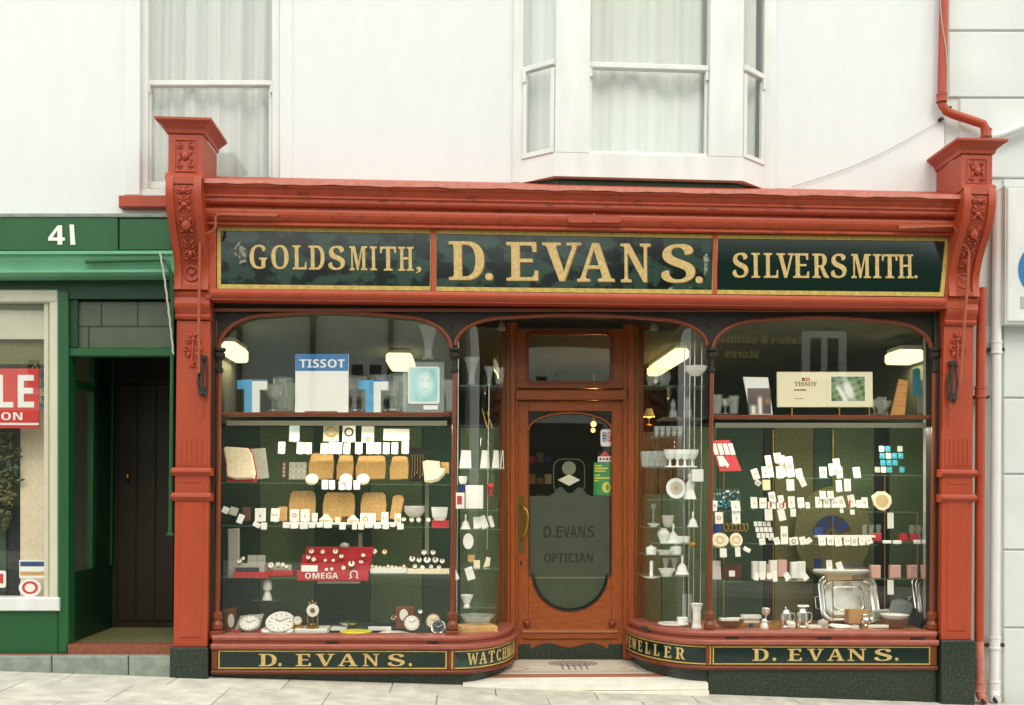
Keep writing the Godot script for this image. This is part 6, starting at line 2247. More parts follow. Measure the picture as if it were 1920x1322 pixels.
	# bell on the tiny shelf
	turned("china_bell", "white domed china bell on a tiny shelf, lower left window", "bell", 501, 1084, 1125, -0.36, [[0, 0.23], [0.06, 0.22], [0.2, 0.18], [0.36, 0.12], [0.42, 0.12], [0.46, 0.2], [0.5, 0.21], [0.8, 0.2], [0.92, 0.13], [1.0, 0.0]], "china")
	bed_left()

func red_stand() -> void:
	var z := -0.16
	var o := thing("watch_stand", "red stepped watch stand with white lettering in left window", "watch stand", P(627, 1089, z))
	# four terraces, each set back
	var st := [[557, 1070, 690, 1089, 0.0], [563, 1056, 693, 1071, -0.05], [566, 1041, 696, 1057, -0.1], [574, 1026, 700, 1042, -0.15]]
	for i in 4:
		var q: Array = st[i]
		bar("step", "red_felt", o, q[0], q[1], q[2], q[3], z + q[4], z + q[4] - 0.05, 0.003)
	text("OMEGA", sans, 572, 1074, 634, 1085, z + 0.0005, 0.003, "board_white", o)
	var mb := MB.new()
	var pts := []
	for i in 17:
		var t := -PI / 2 + 0.62 + (TAU - 1.24) * i / 16.0
		pts.append(P(663.5 + 6.5 * cos(t), 1077 - 6.5 * sin(t), z + 0.002))
	pts.push_front(P(672, 1084.5, z + 0.002)); pts.append(P(655, 1084.5, z + 0.002))
	mb.tube(pts, 0.0055, 6)
	done(mb, "emblem", "board_white", o)
	bar("ledge", "pelmet", o, 595, 1089.5, 675, 1094, z - 0.02, z - 0.12)
	card(565, 1060, 595, 1072, z + 0.006, "card", "small white card on front step of the red stand", "", 0.0, 0.2)
	var i := 0
	for q in [[584, 1034, 5], [605, 1035, 4.5], [629, 1034, 5.5], [578, 1045, 4.5], [588, 1049, 4.5], [640, 1043, 4.5], [659, 1057, 6.5], [610, 1051, 3.5], [625, 1051, 3.5], [677, 1054, 4.5], [644, 1065, 4.5], [612, 1068, 3.5], [622, 1067, 3.5], [681, 1041, 4]]:
		watch(q[0], q[1], q[2], z - 0.11 + 0.05 * (1 if q[1] > 1040 else 0) + 0.05 * (1 if q[1] > 1056 else 0), "watch, %s on the red stepped stand" % nth(i, 14), "card" if i % 3 != 1 else "velvet_cream")
		i += 1
	turned("stone_shell", "pale rounded stone on top of the red stand", "stone", 646, 1017, 1027, z - 0.17, [[0, 0], [0.05, 0.8], [0.4, 0.95], [0.8, 0.6], [1.0, 0.0]], "card_grey")

func bed_left() -> void:
	var z := -0.16
	# the bed is about 1190 on the plan
	var o := thing("mantel_clock", "narrow wooden clock with white dial at the left end of left window", "clock", P(429, 1190, z - 0.1))
	plate("case", "wood_case", o, [[418, 1144], [440, 1140], [440, 1190], [418, 1192]], z - 0.1, z - 0.2, 0.004)
	plate("dial", "card", o, oval(433, 1164, 6, 13, 20), z - 0.098, z - 0.0998)
	box_thing("red_box", "flat red box under the grey clock in left window", "box", 432, 1183, 487, 1193, z + 0.05, 0.2, "red_card")
	slab_item("clock_backing", "grey square board behind the round clock on the red box", "board", [[448, 1154], [492, 1150], [484, 1183], [438, 1184]], z - 0.04, 0.02, "card_grey", 0.35)
	clock("round_clock", "round white wall clock leaning on the flat red box", 468, 1168, 20, z + 0.02, "card_grey", "card", 0.85)
	box_thing("white_box", "oval white clock box under the large plate clock", "box", 488, 1181, 549, 1193, z + 0.05, 0.2, "card", "", 0.02)
	clock("plate_clock", "large white plate clock on oval white box, lower left window", 525, 1166, 27, z - 0.02, "china", "card", 0.92)
	clock("small_clock", "small gilt carriage clock between plate clock and skeleton clock", 558, 1163, 9, z, "brass", "card", 0.1)
	box_thing("gilt_stand", "gilt foot under the small carriage clock", "clock foot", 549, 1172, 568, 1182, z, 0.05, "brass")
	# skeleton clock on pillars
	o = thing("anniversary_clock", "gilt pillared anniversary clock with white dial, lower left window", "clock", P(586, 1180, z))
	var mb := MB.new()
	var c := P(586, 1178, z)
	var s := S(z)
	mb.lathe(c, [Vector2(0, 0), Vector2(12 * s, 0), Vector2(12 * s, 3 * s), Vector2(10 * s, 4 * s), Vector2(0, 4 * s)], 20)
	done(mb, "foot", "brass", o)
	for x in [-9.0, 9.0]:
		mb = MB.new()
		mb.tube([c + Vector3(x * s, 3 * s, 0), c + Vector3(x * s, 24 * s, 0)], 1.3 * s, 8)
		done(mb, "pillar", "brass", o)
	mb = MB.new()
	for i in 4: mb.ell(c + Vector3(cos(i * PI / 2 + 0.4) * 4 * s, 7 * s, sin(i * PI / 2 + 0.4) * 4 * s), Vector3(2 * s, 2.4 * s, 2 * s), Basis(), 8, 5)
	mb.tube([c + Vector3(0, 8 * s, 0), c + Vector3(0, 24 * s, 0)], 0.5 * s, 5)
	done(mb, "pendulum", "brass", o)
	plate("dial", "card", o, oval(586, 1145, 11.5, 12, 24), z + 0.012, z - 0.012, 0.002)
	plate("centre", "brass", o, oval(586, 1145, 5, 5, 16), z + 0.0135, z + 0.0121)
	for x in [-6.0, 0.0, 6.0]:
		mb = MB.new()
		mb.ell(P(586 + x, 1132 - (3 if x == 0 else 0), z), Vector3(2, 3.5, 2) * s, Basis(), 8, 5)
		done(mb, "finial", "brass", o)
	box_thing("white_box", "square white box under the anniversary clock", "box", 552, 1180, 613, 1194, z + 0.06, 0.22, "card", "", 0.006)
	# dishes and flat boxes
	turned("silver_dish", "wide silver dish leaning flat, middle of the left window bed", "dish", 658, 1166, 1176, z - 0.12, DISH, "silver")
	box_thing("flat_box", "flat white box left of the yellow dish", "box", 620, 1177, 650, 1183, z - 0.05, 0.12, "card")
	turned("yellow_dish", "yellow rimmed flat dish on the left window bed", "dish", 667, 1181, 1190, z + 0.06, [[0, 0], [0, 2.2], [0.4, 3.2], [0.7, 3.3], [0.8, 3.0], [0.5, 0.0]], "sticker_yellow")
	box_thing("flat_box", "flat white box right of the yellow dish", "box", 690, 1176, 733, 1183, z - 0.05, 0.12, "card")
	turned("white_dish", "flat white round dish at the front right of left window bed", "dish", 738, 1184, 1193, z + 0.06, [[0, 0], [0, 2.2], [0.4, 3.0], [0.7, 3.1], [0.8, 2.8], [0.5, 0.0]], "china")
	slab_item("dark_tray", "dark oval tray lying behind the white round dish", "tray", oval(715, 1172, 26, 4.5, 20), z - 0.1, 0.02, "dark", 0.0)
	o = thing("square_clock", "brown square wooden clock at the right of left window bed", "clock", P(758, 1178, z - 0.12))
	bar("case", "wood_case", o, 742, 1138, 776, 1180, z - 0.1, z - 0.18, 0.006)
	plate("dial", "card", o, oval(757, 1153, 8, 11, 20), z - 0.098, z - 0.0999)
	clock("barometer", "round brown barometer clock with white dial, right of left window", 772, 1168, 16.5, z + 0.03, "wood_case", "card", 0.35, true, 0.2)
	clock("barometer", "round brown clock behind the dark dial clock", 812, 1164, 15, z - 0.06, "wood_case", "velvet_cream", 0.3, true, -0.3)
	clock("alarm_clock", "round dark dial clock with silver rim beside the right pillar", 822, 1176, 14, z + 0.06, "silver", "dark", 0.4, true, -0.25)
	watch(738, 1158, 5, z - 0.1, "leaning brown pocket watch left of square wooden clock", "wood_case")
	watch(788, 1147, 4.5, z - 0.1, "small clear dial watch above the barometer clock", "card")

func left_bow() -> void:
	var z := -0.42
	turned("flared_vase", "large flared cut glass vase in the left bowed window", "vase", 884, 671, 722, z, VASE, "cut_glass")
	turned("flared_vase", "smaller flared glass vase, middle of left bowed window shelf", "vase", 917, 688, 722, z - 0.04, VASE, "cut_glass")
	turned("tumbler", "glass tumbler beside the door post in left bowed window", "glass", 936, 690, 722, z - 0.06, TUMBLER, "cut_glass")
	for q in [[904, 767, 914, 803, "left"], [913, 772, 923, 803, "right"]]:
		var mb := MB.new()
		mb.tube([P(q[0], q[1], z), P(q[2], q[3], z + 0.03)], [0.003, 0.0065], 8)
		tag(done(mb, "pen", "brass"), "gold pen leaning, %s of the pair in left bowed window" % q[4], "pen", "gold pens")
	box_thing("pen_rest", "dark rest under the gold pens in left bowed window", "rest", 862, 797, 924, 801, z, 0.1, "dark")
	var xs := [[861, 884], [900, 918], [922, 936], [938, 945]]
	for i in 4:
		var x: Array = xs[i]
		slab_item("white_pad", "white tapered pad, %s on shelf of left bowed window" % nth(i, 4), "display pad", [[x[0] + 4, 843], [x[1] - 1, 844], [x[1], 878], [x[0], 878]], z, 0.02, "card", 0.15, "white tapered pads", 0.005)
	box_thing("white_box", "large white box in the left bowed window", "box", 873, 910, 906, 954, -0.3, 0.1, "card")
	var b = box_thing("boxed_gift", "white box with red print beside the left pillar", "box", 852, 924, 871, 954, -0.2, 0.06, "card")
	bar("red_print", "red_card", b, 857, 930, 866, 946, -0.199, -0.1999)
	box_thing("blue_box", "small blue box behind the white boxes, left bowed window", "box", 861, 908, 874, 922, -0.34, 0.05, "navy")
	turned("white_cup", "small white cup above the blue box, left bowed window", "cup", 868, 893, 908, -0.34, CUP, "china")
	turned("red_ornament", "small red ornament right of the large white box", "ornament", 920, 905, 930, -0.4, [[0, 0], [0, 0.3], [0.1, 0.1], [0.4, 0.12], [0.7, 0.3], [0.9, 0.2], [1.0, 0.0]], "red_card")
	turned("white_bell", "grey white bell on the card shelf, left bowed window", "bell", 873, 964, 992, z, BELL, "china")
	row([[888, 902, 969, 991, 0.05], [904, 917, 966, 990, 0.35], [920, 928, 966, 988, 0.3]], 970, 990, z + 0.04, "card", "leaning on shelf, left bowed window", "leaning white cards", 0.0, false, "white card")
	slab_item("oval_plate", "oval white plate standing alone, left bowed window", "plate", oval(878, 1015, 10, 15, 24), z + 0.06, 0.012, "china", 0.1)
	box_thing("wooden_block", "brown wooden cube on the lower shelf, left bowed window", "block", 877, 1041, 890, 1054, z, 0.05, "linen")
	box_thing("wooden_block", "cream cube beside brown cube, left bowed window", "block", 888, 1051, 900, 1065, z + 0.04, 0.05, "velvet_cream")
	slab_item("cream_card", "cream folded card right of the cubes, left bowed window", "card", [[912, 1044], [920, 1046], [918, 1062], [906, 1064]], z, 0.01, "velvet_cream", 0.1)
	row([[852, 862, 1065, 1087, 0.4], [877, 892, 1063, 1087, 0.3]], 1065, 1087, z + 0.08, "card", "tilted low down, left bowed window", "tilted low cards", 0.0, false, "white narrow card")
	turned("white_goblet", "white china goblet near the bottom, left bowed window", "goblet", 875, 1115, 1139, z, [[0, 0], [0, 0.32], [0.08, 0.3], [0.2, 0.2], [0.5, 0.32], [0.9, 0.5], [1.0, 0.52], [1.0, 0.46], [0.6, 0.3], [0.5, 0.0]], "china")
	# wooden tray with a glass dish on the bed
	var o := thing("wooden_tray", "shallow tan wooden box at the foot of left bowed window", "box", P(895, 1189, -0.16))
	var mb := MB.new()
	var c := P(893, 1188, -0.2)
	mb.box(c + Vector3(0, 0.035, 0), Vector3(0.3, 0.07, 0.2), Basis(Vector3.UP, 0.25), 0.005)
	done(mb, "tray", "linen", o)
	mb = MB.new()
	mb.box(c + Vector3(-0.06, 0.035, 0.109), Vector3(0.05, 0.025, 0.004), Basis(Vector3.UP, 0.25))
	done(mb, "label", "card", o)
	turned("glass_dish", "cut glass dish lying on the tan wooden box", "dish", 895, 1153, 1170, -0.2, [[0, 0], [0, 1.0], [0.2, 1.3], [1.0, 2.0], [1.0, 1.9], [0.35, 1.2], [0.3, 0.0]], "cut_glass")

func right_bow() -> void:
	var z := -0.42
	turned("glass_jar", "lidded glass jar, left on top shelf of right bowed window", "jar", 1224, 684, 722, z, JAR, "cut_glass")
	turned("glass_jar", "round glass jar, right on top shelf of right bowed window", "jar", 1246, 687, 722, z, JAR, "cut_glass")
	turned("white_bowl", "white footed bowl beside the right pillar, top shelf", "bowl", 1304, 687, 705, z + 0.1, BOWL, "china")
	turned("glass_figure", "small clear glass figure, left of pair in right bowed window", "figurine", 1262, 746, 782, z, [[0, 0], [0, 0.24], [0.3, 0.2], [0.5, 0.1], [0.6, 0.16], [0.8, 0.12], [1, 0.0]], "cut_glass")
	turned("glass_figure", "small clear glass figure, right of pair in right bowed window", "figurine", 1289, 743, 782, z, [[0, 0], [0, 0.2], [0.3, 0.22], [0.5, 0.1], [0.65, 0.16], [0.85, 0.12], [1, 0.0]], "cut_glass")
	for i in 5: turned("tumbler", "small glass tumbler, %s above long glass row" % nth(i, 5), "glass", 1231 + i * 11, 799, 818, z, TUMBLER, "cut_glass", "small tumblers")
	for i in 4: turned("tumbler", "clear glass tumbler, %s at left of long glass row" % nth(i, 4), "glass", 1209 + i * 12, 846, 876, z, TUMBLER, "cut_glass", "tumblers of the long row")
	for i in 4: turned("dessert_bowl", "white footed dessert bowl, %s of long glass row" % nth(i, 4), "bowl", 1256 + i * 14, 843, 876, z + 0.05, GOBLET, "china", "dessert bowls")
	box_thing("white_box", "white square box under long glass row, by right pillar", "box", 1298, 880, 1319, 903, -0.26, 0.06, "card")
	var b = slab_item("flower_plate", "round white plate with flower centre in right bowed window", "plate", oval(1269, 915, 19, 20, 28), z + 0.05, 0.012, "china", 0.2)
	sub_plate(b, "flower", "linen", oval(1269, 916, 5, 5, 12), 0.0015, 0.0002)
	sub_plate(b, "rim_line", "china_pattern", oval(1269, 915, 12, 13, 24), 0.001, 0.0001)
	turned("figurine", "white china figurine right of the flower plate", "figurine", 1294, 886, 936, z + 0.06, [[0, 0], [0, 0.24], [0.08, 0.22], [0.35, 0.14], [0.6, 0.16], [0.7, 0.08], [0.78, 0.05], [0.84, 0.08], [0.94, 0.08], [1, 0.0]], "china")
	turned("candlestick", "glass candlestick on a white saucer, right bowed window", "candlestick", 1225, 944, 983, z, [[0, 0], [0, 0.3], [0.06, 0.28], [0.1, 0.05], [0.7, 0.04], [0.8, 0.12], [1, 0.14], [1, 0.0]], "cut_glass")
	turned("saucer", "white saucer under the glass candlestick", "saucer", 1226, 982, 987, z, [[0, 0], [0, 1.2], [1.0, 2.5], [1.0, 2.3], [0.4, 0.0]], "china")
	turned("patterned_cup", "patterned china cup left of white bell, right bowed window", "cup", 1252, 966, 987, z, CUP, "china_pattern")
	turned("white_bell", "white china bell on cup shelf, right bowed window", "bell", 1299, 959, 988, z + 0.1, BELL, "china")
	turned("white_vase", "small white vase left of a white bell, right bowed window", "vase", 1244, 990, 1018, z, [[0, 0], [0, 0.22], [0.1, 0.24], [0.6, 0.42], [0.8, 0.36], [0.9, 0.2], [1, 0.26], [1, 0.2], [0.9, 0.0]], "china")
	turned("white_bell", "white bell beside the small white vase, right bowed window", "bell", 1262, 981, 1018, z, BELL, "china")
	for i in 2: turned("small_cup", "tiny white cup, %s of two beside the bell" % ["left", "right"][i], "cup", 1276 + i * 11, 1005, 1018, z + 0.03, CUP, "china", "tiny cups")
	turned("gold_shell", "small gold shell by the reflection streaks, right bowed window", "ornament", 1298, 1014, 1025, z + 0.1, [[0, 0], [0, 0.5], [0.4, 0.8], [0.8, 0.5], [1, 0.0]], "brass")
	turned("covered_pot", "white covered pot, leftmost on the pot shelf", "pot", 1221, 1022, 1039, z, POT, "china")
	turned("white_dish", "flat white dish in the middle of the pot shelf", "dish", 1246, 1031, 1039, z, DISH, "china")
	turned("covered_pot", "small white lidded pot, rightmost on the pot shelf", "pot", 1267, 1020, 1039, z, POT, "china")
	turned("candle_dish", "white chamber stick on dish, lowest shelf of right bowed window", "candlestick", 1221, 1050, 1085, z + 0.03, [[0, 0], [0, 0.2], [0.1, 0.48], [0.14, 0.46], [0.1, 0.1], [0.4, 0.08], [0.9, 0.09], [1, 0.0]], "china")
	turned("white_dish", "white oval dish beside the chamber stick", "dish", 1250, 1066, 1079, z, [[0, 0], [0, 0.6], [0.3, 0.9], [1.0, 1.3], [1.0, 1.2], [0.4, 0.8], [0.3, 0.0]], "china")
	for i in 2: turned("fern_vase", "grey patterned small vase, %s behind white oval dish" % ["left", "right"][i], "vase", 1248 + i * 16, 1046, 1072, z - 0.08, VASE, "china_pattern", "patterned vases")
	turned("white_bell", "tall white bell on the lowest shelf, right bowed window", "bell", 1279, 1040, 1077, z + 0.05, BELL, "china")
	for i in 2: turned("candle_tube", "tall pale glass tube, %s of two at foot of right bowed window" % ["left", "right"][i], "vase", 1283 + i * 10, 1113, 1166, -0.34, [[0, 0], [0, 0.14], [0.04, 0.14], [0.06, 0.07], [1, 0.08], [1, 0.0]], "cut_glass", "pale tubes")
	turned("white_vase", "tall white vase at the foot of right bowed window", "vase", 1306, 1131, 1184, -0.12, [[0, 0], [0, 0.2], [0.1, 0.2], [0.3, 0.14], [0.7, 0.14], [0.9, 0.18], [1, 0.23], [1, 0.19], [0.8, 0.12], [0.7, 0.0]], "china")
	box_thing("small_box", "small white box behind the tall white vase", "box", 1272, 1158, 1290, 1168, -0.3, 0.06, "card")
	slab_item("green_board", "flat dark green board on right bowed window bed", "board", [[1204, 1172], [1240, 1166], [1298, 1172], [1290, 1182], [1220, 1182]], -0.24, 0.02, "green_dark", 0.9)
	turned("flat_plate", "flat white plate on the dark green board", "plate", 1262, 1168, 1175, -0.22, [[0, 0], [0, 2.2], [0.6, 4.0], [0.9, 4.2], [1.0, 4.0], [0.6, 0.0]], "china")

func right_window() -> void:
	var z := -0.14
	var b = slab_item("leaflet", "tapered leaflet stand with white top and candle picture, right window", "leaflet", [[1396, 705], [1443, 706], [1449, 777], [1407, 777]], z, 0.012, "board_white", 0.12, "", 0.002)
	var pm := picture(48, 64, func(u, v):
		var c := Color(0.42, 0.36, 0.34).lerp(Color(0.24, 0.2, 0.2), v)
		var can := exp(-pow((u - 0.52) / 0.1, 2.0)) * clampf((v - 0.25) * 6.0, 0, 1)
		var pot := exp(-pow((u - 0.22) / 0.13, 2.0)) * clampf((v - 0.6) * 8.0, 0, 1)
		var gl := exp(-pow((u - 0.85) / 0.12, 2.0) - pow((v - 0.5) / 0.12, 2.0))
		return c.lerp(Color(0.95, 0.92, 0.86), clampf(can + pot, 0, 1)).lerp(Color(0.8, 0.5, 0.25), gl * 0.7))
	print_on(b, "photograph", pm, 1403, 727, 1446, 776, 0.0015)
	# wide cream board with lettering and a green photograph
	b = slab_item("display_board", "wide cream lettered board with green photograph in right window", "sign", rect(1458, 697, 1637, 763), z, 0.022, "board_cream", 0.03, "", 0.002)
	sub_plate(b, "fold", "card_cream", rect(1550.5, 697.5, 1551.5, 762.5), 0.0012, 0.0001)
	caption(b, "TISSOT", serif, 1490, 716, 1532, 724, 0.0012, "brown_ink")
	sub_plate(b, "emblem", "brown_ink", rect(1504, 708, 1510, 714), 0.0012, 0.0001)
	sub_plate(b, "emblem", "red_card", rect(1511.5, 708, 1519, 714), 0.0012, 0.0001)
	sub_plate(b, "emblem_mark", "board_cream", rect(1514.4, 709, 1516, 713), 0.002, 0.0012)
	sub_plate(b, "emblem_mark", "board_cream", rect(1513, 710.4, 1517.6, 711.6), 0.002, 0.0012)
	for q in [[1489, 730, 1512, 732.4], [1489, 747, 1507, 748]]: sub_plate(b, "small_print", "brown_ink", rect(q[0], q[1], q[2], q[3]), 0.0008, 0.0001)
	sub_plate(b, "picture_mount", "board_white", rect(1557, 704, 1624, 754), 0.0012, 0.0001)
	pm = picture(96, 72, func(u, v):
		var c := Color(0.5, 0.6, 0.42)
		var n := sin(u * 19.0 + v * 7.0) * sin(v * 15.0 - u * 6.0)
		c = c.lerp(Color(0.25, 0.36, 0.22), clampf(n + 0.2, 0, 1))
		var w := exp(-pow((u - 0.5 - (v - 0.5) * 0.2) / 0.16, 2.0) - pow((v - 0.55) / 0.42, 2.0))
		var st := exp(-pow((u - 0.12 - (v - 0.25) * 0.4) / 0.08, 2.0)) * clampf((v - 0.2) * 4.0, 0, 1)
		return c.lerp(Color(0.96, 0.96, 0.92), clampf(w * 1.3 + st, 0, 1)))
	print_on(b, "photograph", pm, 1559, 706, 1622, 752, 0.0016)
	for x in [1485, 1574, 1630]:
		var mb := MB.new()
		mb.tube([P(x, 763, z - 0.02), P(x, 778, z - 0.02)], 0.006, 6)
		tag(done(mb, "board_peg", "brass"), "brass peg under the wide cream board, %s" % {1485: "left", 1574: "middle", 1630: "right"}[x], "peg", "pegs under the cream board")
	slab_item("leaning_board", "leaning pale wooden panel at right of the cream board", "panel", [[1688, 710], [1705, 714], [1697, 778], [1671, 778]], z, 0.02, "pine", 0.05)
	slab_item("clear_plate", "pale card standing high at right end of right window", "card", rect(1722, 712, 1744, 774), -0.5, 0.01, "card_grey", 0.1)
	slab_item("blue_reflection", "slim blue reflection built as a slab, high at right end of right window", "bottle", rrect(1714, 690, 1726, 742, 5), -0.45, 0.03, "teal", 0.0)  # teal slab put in for a blue reflection on the glass
	for i in 6:
		turned("glassware", "small clear glass on the upper shelf of right window, %s" % nth(i, 6), "glass", [1344, 1360, 1376, 1640, 1652, 1662][i], 740 + (i * 7) % 12, 777, -0.5, [TUMBLER, GOBLET][i % 2], "cut_glass", "glasses at the upper right", Basis(), 14)
	shelf("upper glass shelf of clear glassware in the right window", 1336, 1744, 778, -0.4, -0.7)
	# red boards of cards, top left
	z = -0.2
	b = slab_item("red_board", "red slanted board of four white cards, upper left of right window", "display board", [[1335, 823], [1372, 822], [1391, 883], [1350, 884]], z, 0.012, "red_card", 0.25, "", 0.002)
	for i in 4:
		var x := 1337.0 + i * 10.4
		sub_plate(b, "card", "card", [[x, 830], [x + 8, 829], [x + 13, 851], [x + 5, 852]], 0.006, 0.0004)
	sub_plate(b, "arrow", "card", [[1346, 854], [1357, 854], [1368, 872], [1364, 877], [1358, 870], [1358, 875], [1350, 874]], 0.005, 0.0004)
	# necklace board
	b = slab_item("necklace_board", "dark board of turquoise and grey necklaces, left end of right window", "display board", rect(1334, 916, 1390, 957), z - 0.05, 0.012, "felt_dark", 0.15, "", 0.002)
	for i in 60:
		var mb := MB.new()
		var u := rng.randf()
		var v := rng.randf()
		var m: String = ["china", "card_grey", "brass", "navy", "teal", "teal"][rng.randi() % 6]
		if u > 0.3 and u < 0.65 and v < 0.55: m = "teal"
		mb.ell(Vector3((u - 0.5) * 0.2, 0.02 + v * 0.14, 0.006), Vector3.ONE * rng.randf_range(0.006, 0.011), Basis(), 7, 5)
		done(mb, "bead", m, b, true)
	row([[1334, 1344, 938, 958, -0.15], [1372, 1389, 938, 959, 0.05]], 938, 958, z, "card", "on the necklace board", "cards on the necklace board", 0.0, true, "white ticket")
	row([[1341, 1356, 960, 982], [1373, 1389, 959, 982]], 960, 982, z + 0.02, "card", "hanging below the necklace board", "cards below the necklace board", 0.02, true, "white ticket")
	slab_item("blue_pad", "dark blue pad behind the round cream stands", "display pad", rrect(1334, 984, 1356, 1000, 4), z - 0.06, 0.02, "navy", 0.2)
	for i in 6:
		var mb := MB.new()
		var c := P(1362 + i * 7.4, 989, z - 0.05)
		var ring := []
		for j in 13: ring.append(c + Vector3(cos(TAU * j / 12) * 0.012, sin(TAU * j / 12) * 0.032, cos(TAU * j / 12) * 0.01))
		mb.tube(ring, 0.0042, 6)
		tag(done(mb, "bangle", "brass"), "gold bangle standing, %s at left of right window" % nth(i, 6), "bangle", "gold bangles")
	for q in [[1351, 1012, 17, "left"], [1382, 1012, 12, "right"]]:
		b = slab_item("necklace_disc", "round cream necklace disc, %s of two under the bangles" % q[3], "display disc", oval(q[0], q[1], q[2], 14, 22), z + 0.02, 0.03, "velvet_cream", 0.25, "", 0.008)
		var mb := MB.new()
		var ring := []
		for j in 17: ring.append(Vector3(cos(TAU * j / 16) * 0.03, 0.06 + sin(TAU * j / 16) * 0.028, 0.002))
		mb.tube(ring, 0.0025, 5)
		done(mb, "necklace", "brass", b, true)
	row([[1350, 1363, 1028, 1045, 0.0], [1379, 1389, 1026, 1044, 0.05], [1392, 1406, 1026, 1034, -0.5]], 1028, 1044, z + 0.03, "card", "hanging under the round cream discs", "tickets under cream discs", 0.0, false, "white ticket")
	slab_item("striped_pad", "grey striped chain pad at lower left of right window", "display pad", rect(1334, 1051, 1353, 1087), z - 0.02, 0.02, "china_pattern", 0.2)
	b = box_thing("brown_box", "open brown jewellery box at lower left of right window", "box", 1354, 1059, 1391, 1087, z - 0.05, 0.08, "leather")
	bar("price_card", "card", b, 1367, 1070, 1378, 1081, z - 0.047, z - 0.0495)
	# left tier stand
	z = -0.3
	row([[1413, 1426, 878, 899, 0.3], [1413, 1424, 899, 909, -0.7], [1429, 1444, 874, 896, 0.05], [1440, 1452, 852, 895, 0.12], [1453, 1467, 848, 868, 0.1], [1456, 1470, 874, 897, 0.03], [1464, 1478, 852, 894, 0.1], [1477, 1491, 855, 895, 0.12], [1494, 1507, 878, 898, 0.15], [1503, 1514, 896, 912, 0.4]], 878, 899, z, "card", "top tier of left stand, right window", "cards on the left tier stand", 0.0, true, "white card")
	card(1430, 899, 1445, 919, z + 0.03, "card_cream", "cream ticket hanging under the top tier of left stand", "", 0.0)
	card(1475, 898, 1490, 920, z + 0.03, "card", "white ticket hanging under the top tier of left stand", "", 0.0)
	row([[1408, 1421, 931, 953], [1424, 1438, 933, 953], [1443, 1456, 921, 942, 0.1], [1440, 1455, 940, 954], [1460, 1471, 928, 944, 0.08], [1457, 1474, 942, 954], [1478, 1491, 930, 952], [1496, 1509, 932, 952], [1511, 1519, 941, 953]], 931, 953, z, "card", "second tier of left stand", "cards on the left tier stand", 0.03, true, "white card")
	for i in 2: box_thing("ribbon", "narrow red ribbon, %s on second tier of left stand" % ["left", "right"][i], "ribbon", 1444 + i * 24, 940, 1447 + i * 24, 952, z + 0.02, 0.003, "red_card", "", 0.0005)
	row([[1434, 1449, 954, 976, 0.0], [1461, 1475, 954, 976, 0.15], [1482, 1493, 953, 969, 0.0]], 954, 976, z + 0.03, "card", "hanging under second tier of left stand", "tickets of the left tier stand", 0.0, false, "white ticket")
	b = slab_item("earring_grid", "black grid of twelve white squares on third tier, left stand", "display board", [[1413, 977], [1445, 976], [1451, 1010], [1421, 1011]], z + 0.01, 0.008, "velvet_black", 0.2, "", 0.001)
	for i in 12:
		var cx := 1418.5 + (i % 4) * 8.2 + (i / 4) * 2.2
		var cy := 982.0 + (i / 4) * 11.0
		sub_plate(b, "white_square", "card", rect(cx - 3.4, cy - 4.6, cx + 3.4, cy + 4.6), 0.004, 0.0004)
	row([[1424, 1436, 1009, 1022, 0.1], [1441, 1452, 1007, 1013, 0.0], [1453, 1464, 1007, 1021, 0.25], [1464, 1478, 986, 1020, 0.0], [1481, 1498, 1007, 1022, 0.15], [1501, 1513, 1006, 1021, 0.2], [1513, 1525, 1008, 1018, 0.6]], 1008, 1021, z + 0.04, "card", "third tier of left stand", "cards on the left tier stand", 0.0, true, "white card")
	var i2 := 0
	for q in [[1411, 1053, 1422, 1075, "card"], [1423, 1053, 1437, 1074, "card"], [1438, 1058, 1449, 1075, "pink_box"], [1444, 1051, 1458, 1073, "card"], [1459, 1050, 1476, 1072, "pink_box"], [1484, 1054, 1497, 1075, "card"], [1496, 1053, 1511, 1076, "card"]]:
		box_thing("ring_box", "%s ring box, %s on lowest tier of left stand" % ["pink" if q[4] == "pink_box" else "white", nth(i2, 7)], "box", q[0], q[1], q[2], q[3] + 10, z - 0.02 + 0.02 * (i2 % 2), 0.045, q[4], "ring boxes on the lowest tier", 0.006)
		i2 += 1
	row([[1412, 1422, 1073, 1088, -0.3], [1425, 1435, 1072, 1087, 0.0], [1438, 1448, 1074, 1086, 0.0], [1449, 1458, 1070, 1091, 0.0], [1473, 1484, 1073, 1087, 0.4], [1508, 1519, 1071, 1087, 0.6]], 1072, 1087, z + 0.05, "card", "hanging from the lowest tier of left stand", "tickets of the lowest tier", 0.0, false, "white ticket")
	# right tier stand
	row([[1537, 1551, 875, 896, 0.03], [1555, 1567, 868, 891, 0.0], [1564, 1577, 859, 880, 0.1], [1569, 1581, 875, 897, 0.05], [1601, 1615, 875, 896, 0.08]], 875, 896, z, "card", "top tier of right stand, right window", "cards on the right tier stand", 0.0, true, "white card")
	row([[1568, 1580, 899, 922], [1583, 1596, 898, 921]], 899, 921, z + 0.03, "card", "hanging under top tier of right stand", "tickets of the right tier stand", 0.02, false, "white ticket")
	row([[1529, 1542, 931, 952], [1537, 1549, 920, 936], [1544, 1557, 932, 952], [1552, 1564, 920, 935], [1559, 1573, 932, 952], [1574, 1587, 929, 952, 0.2], [1593, 1606, 927, 951, 0.2], [1606, 1617, 937, 952], [1616, 1628, 932, 952]], 931, 952, z, "card", "second tier of right stand", "cards on the right tier stand", 0.02, true, "white card")
	box_thing("ribbon", "narrow red ribbon on second tier of right stand", "ribbon", 1592, 938, 1595, 951, z + 0.03, 0.003, "red_card", "", 0.0005)
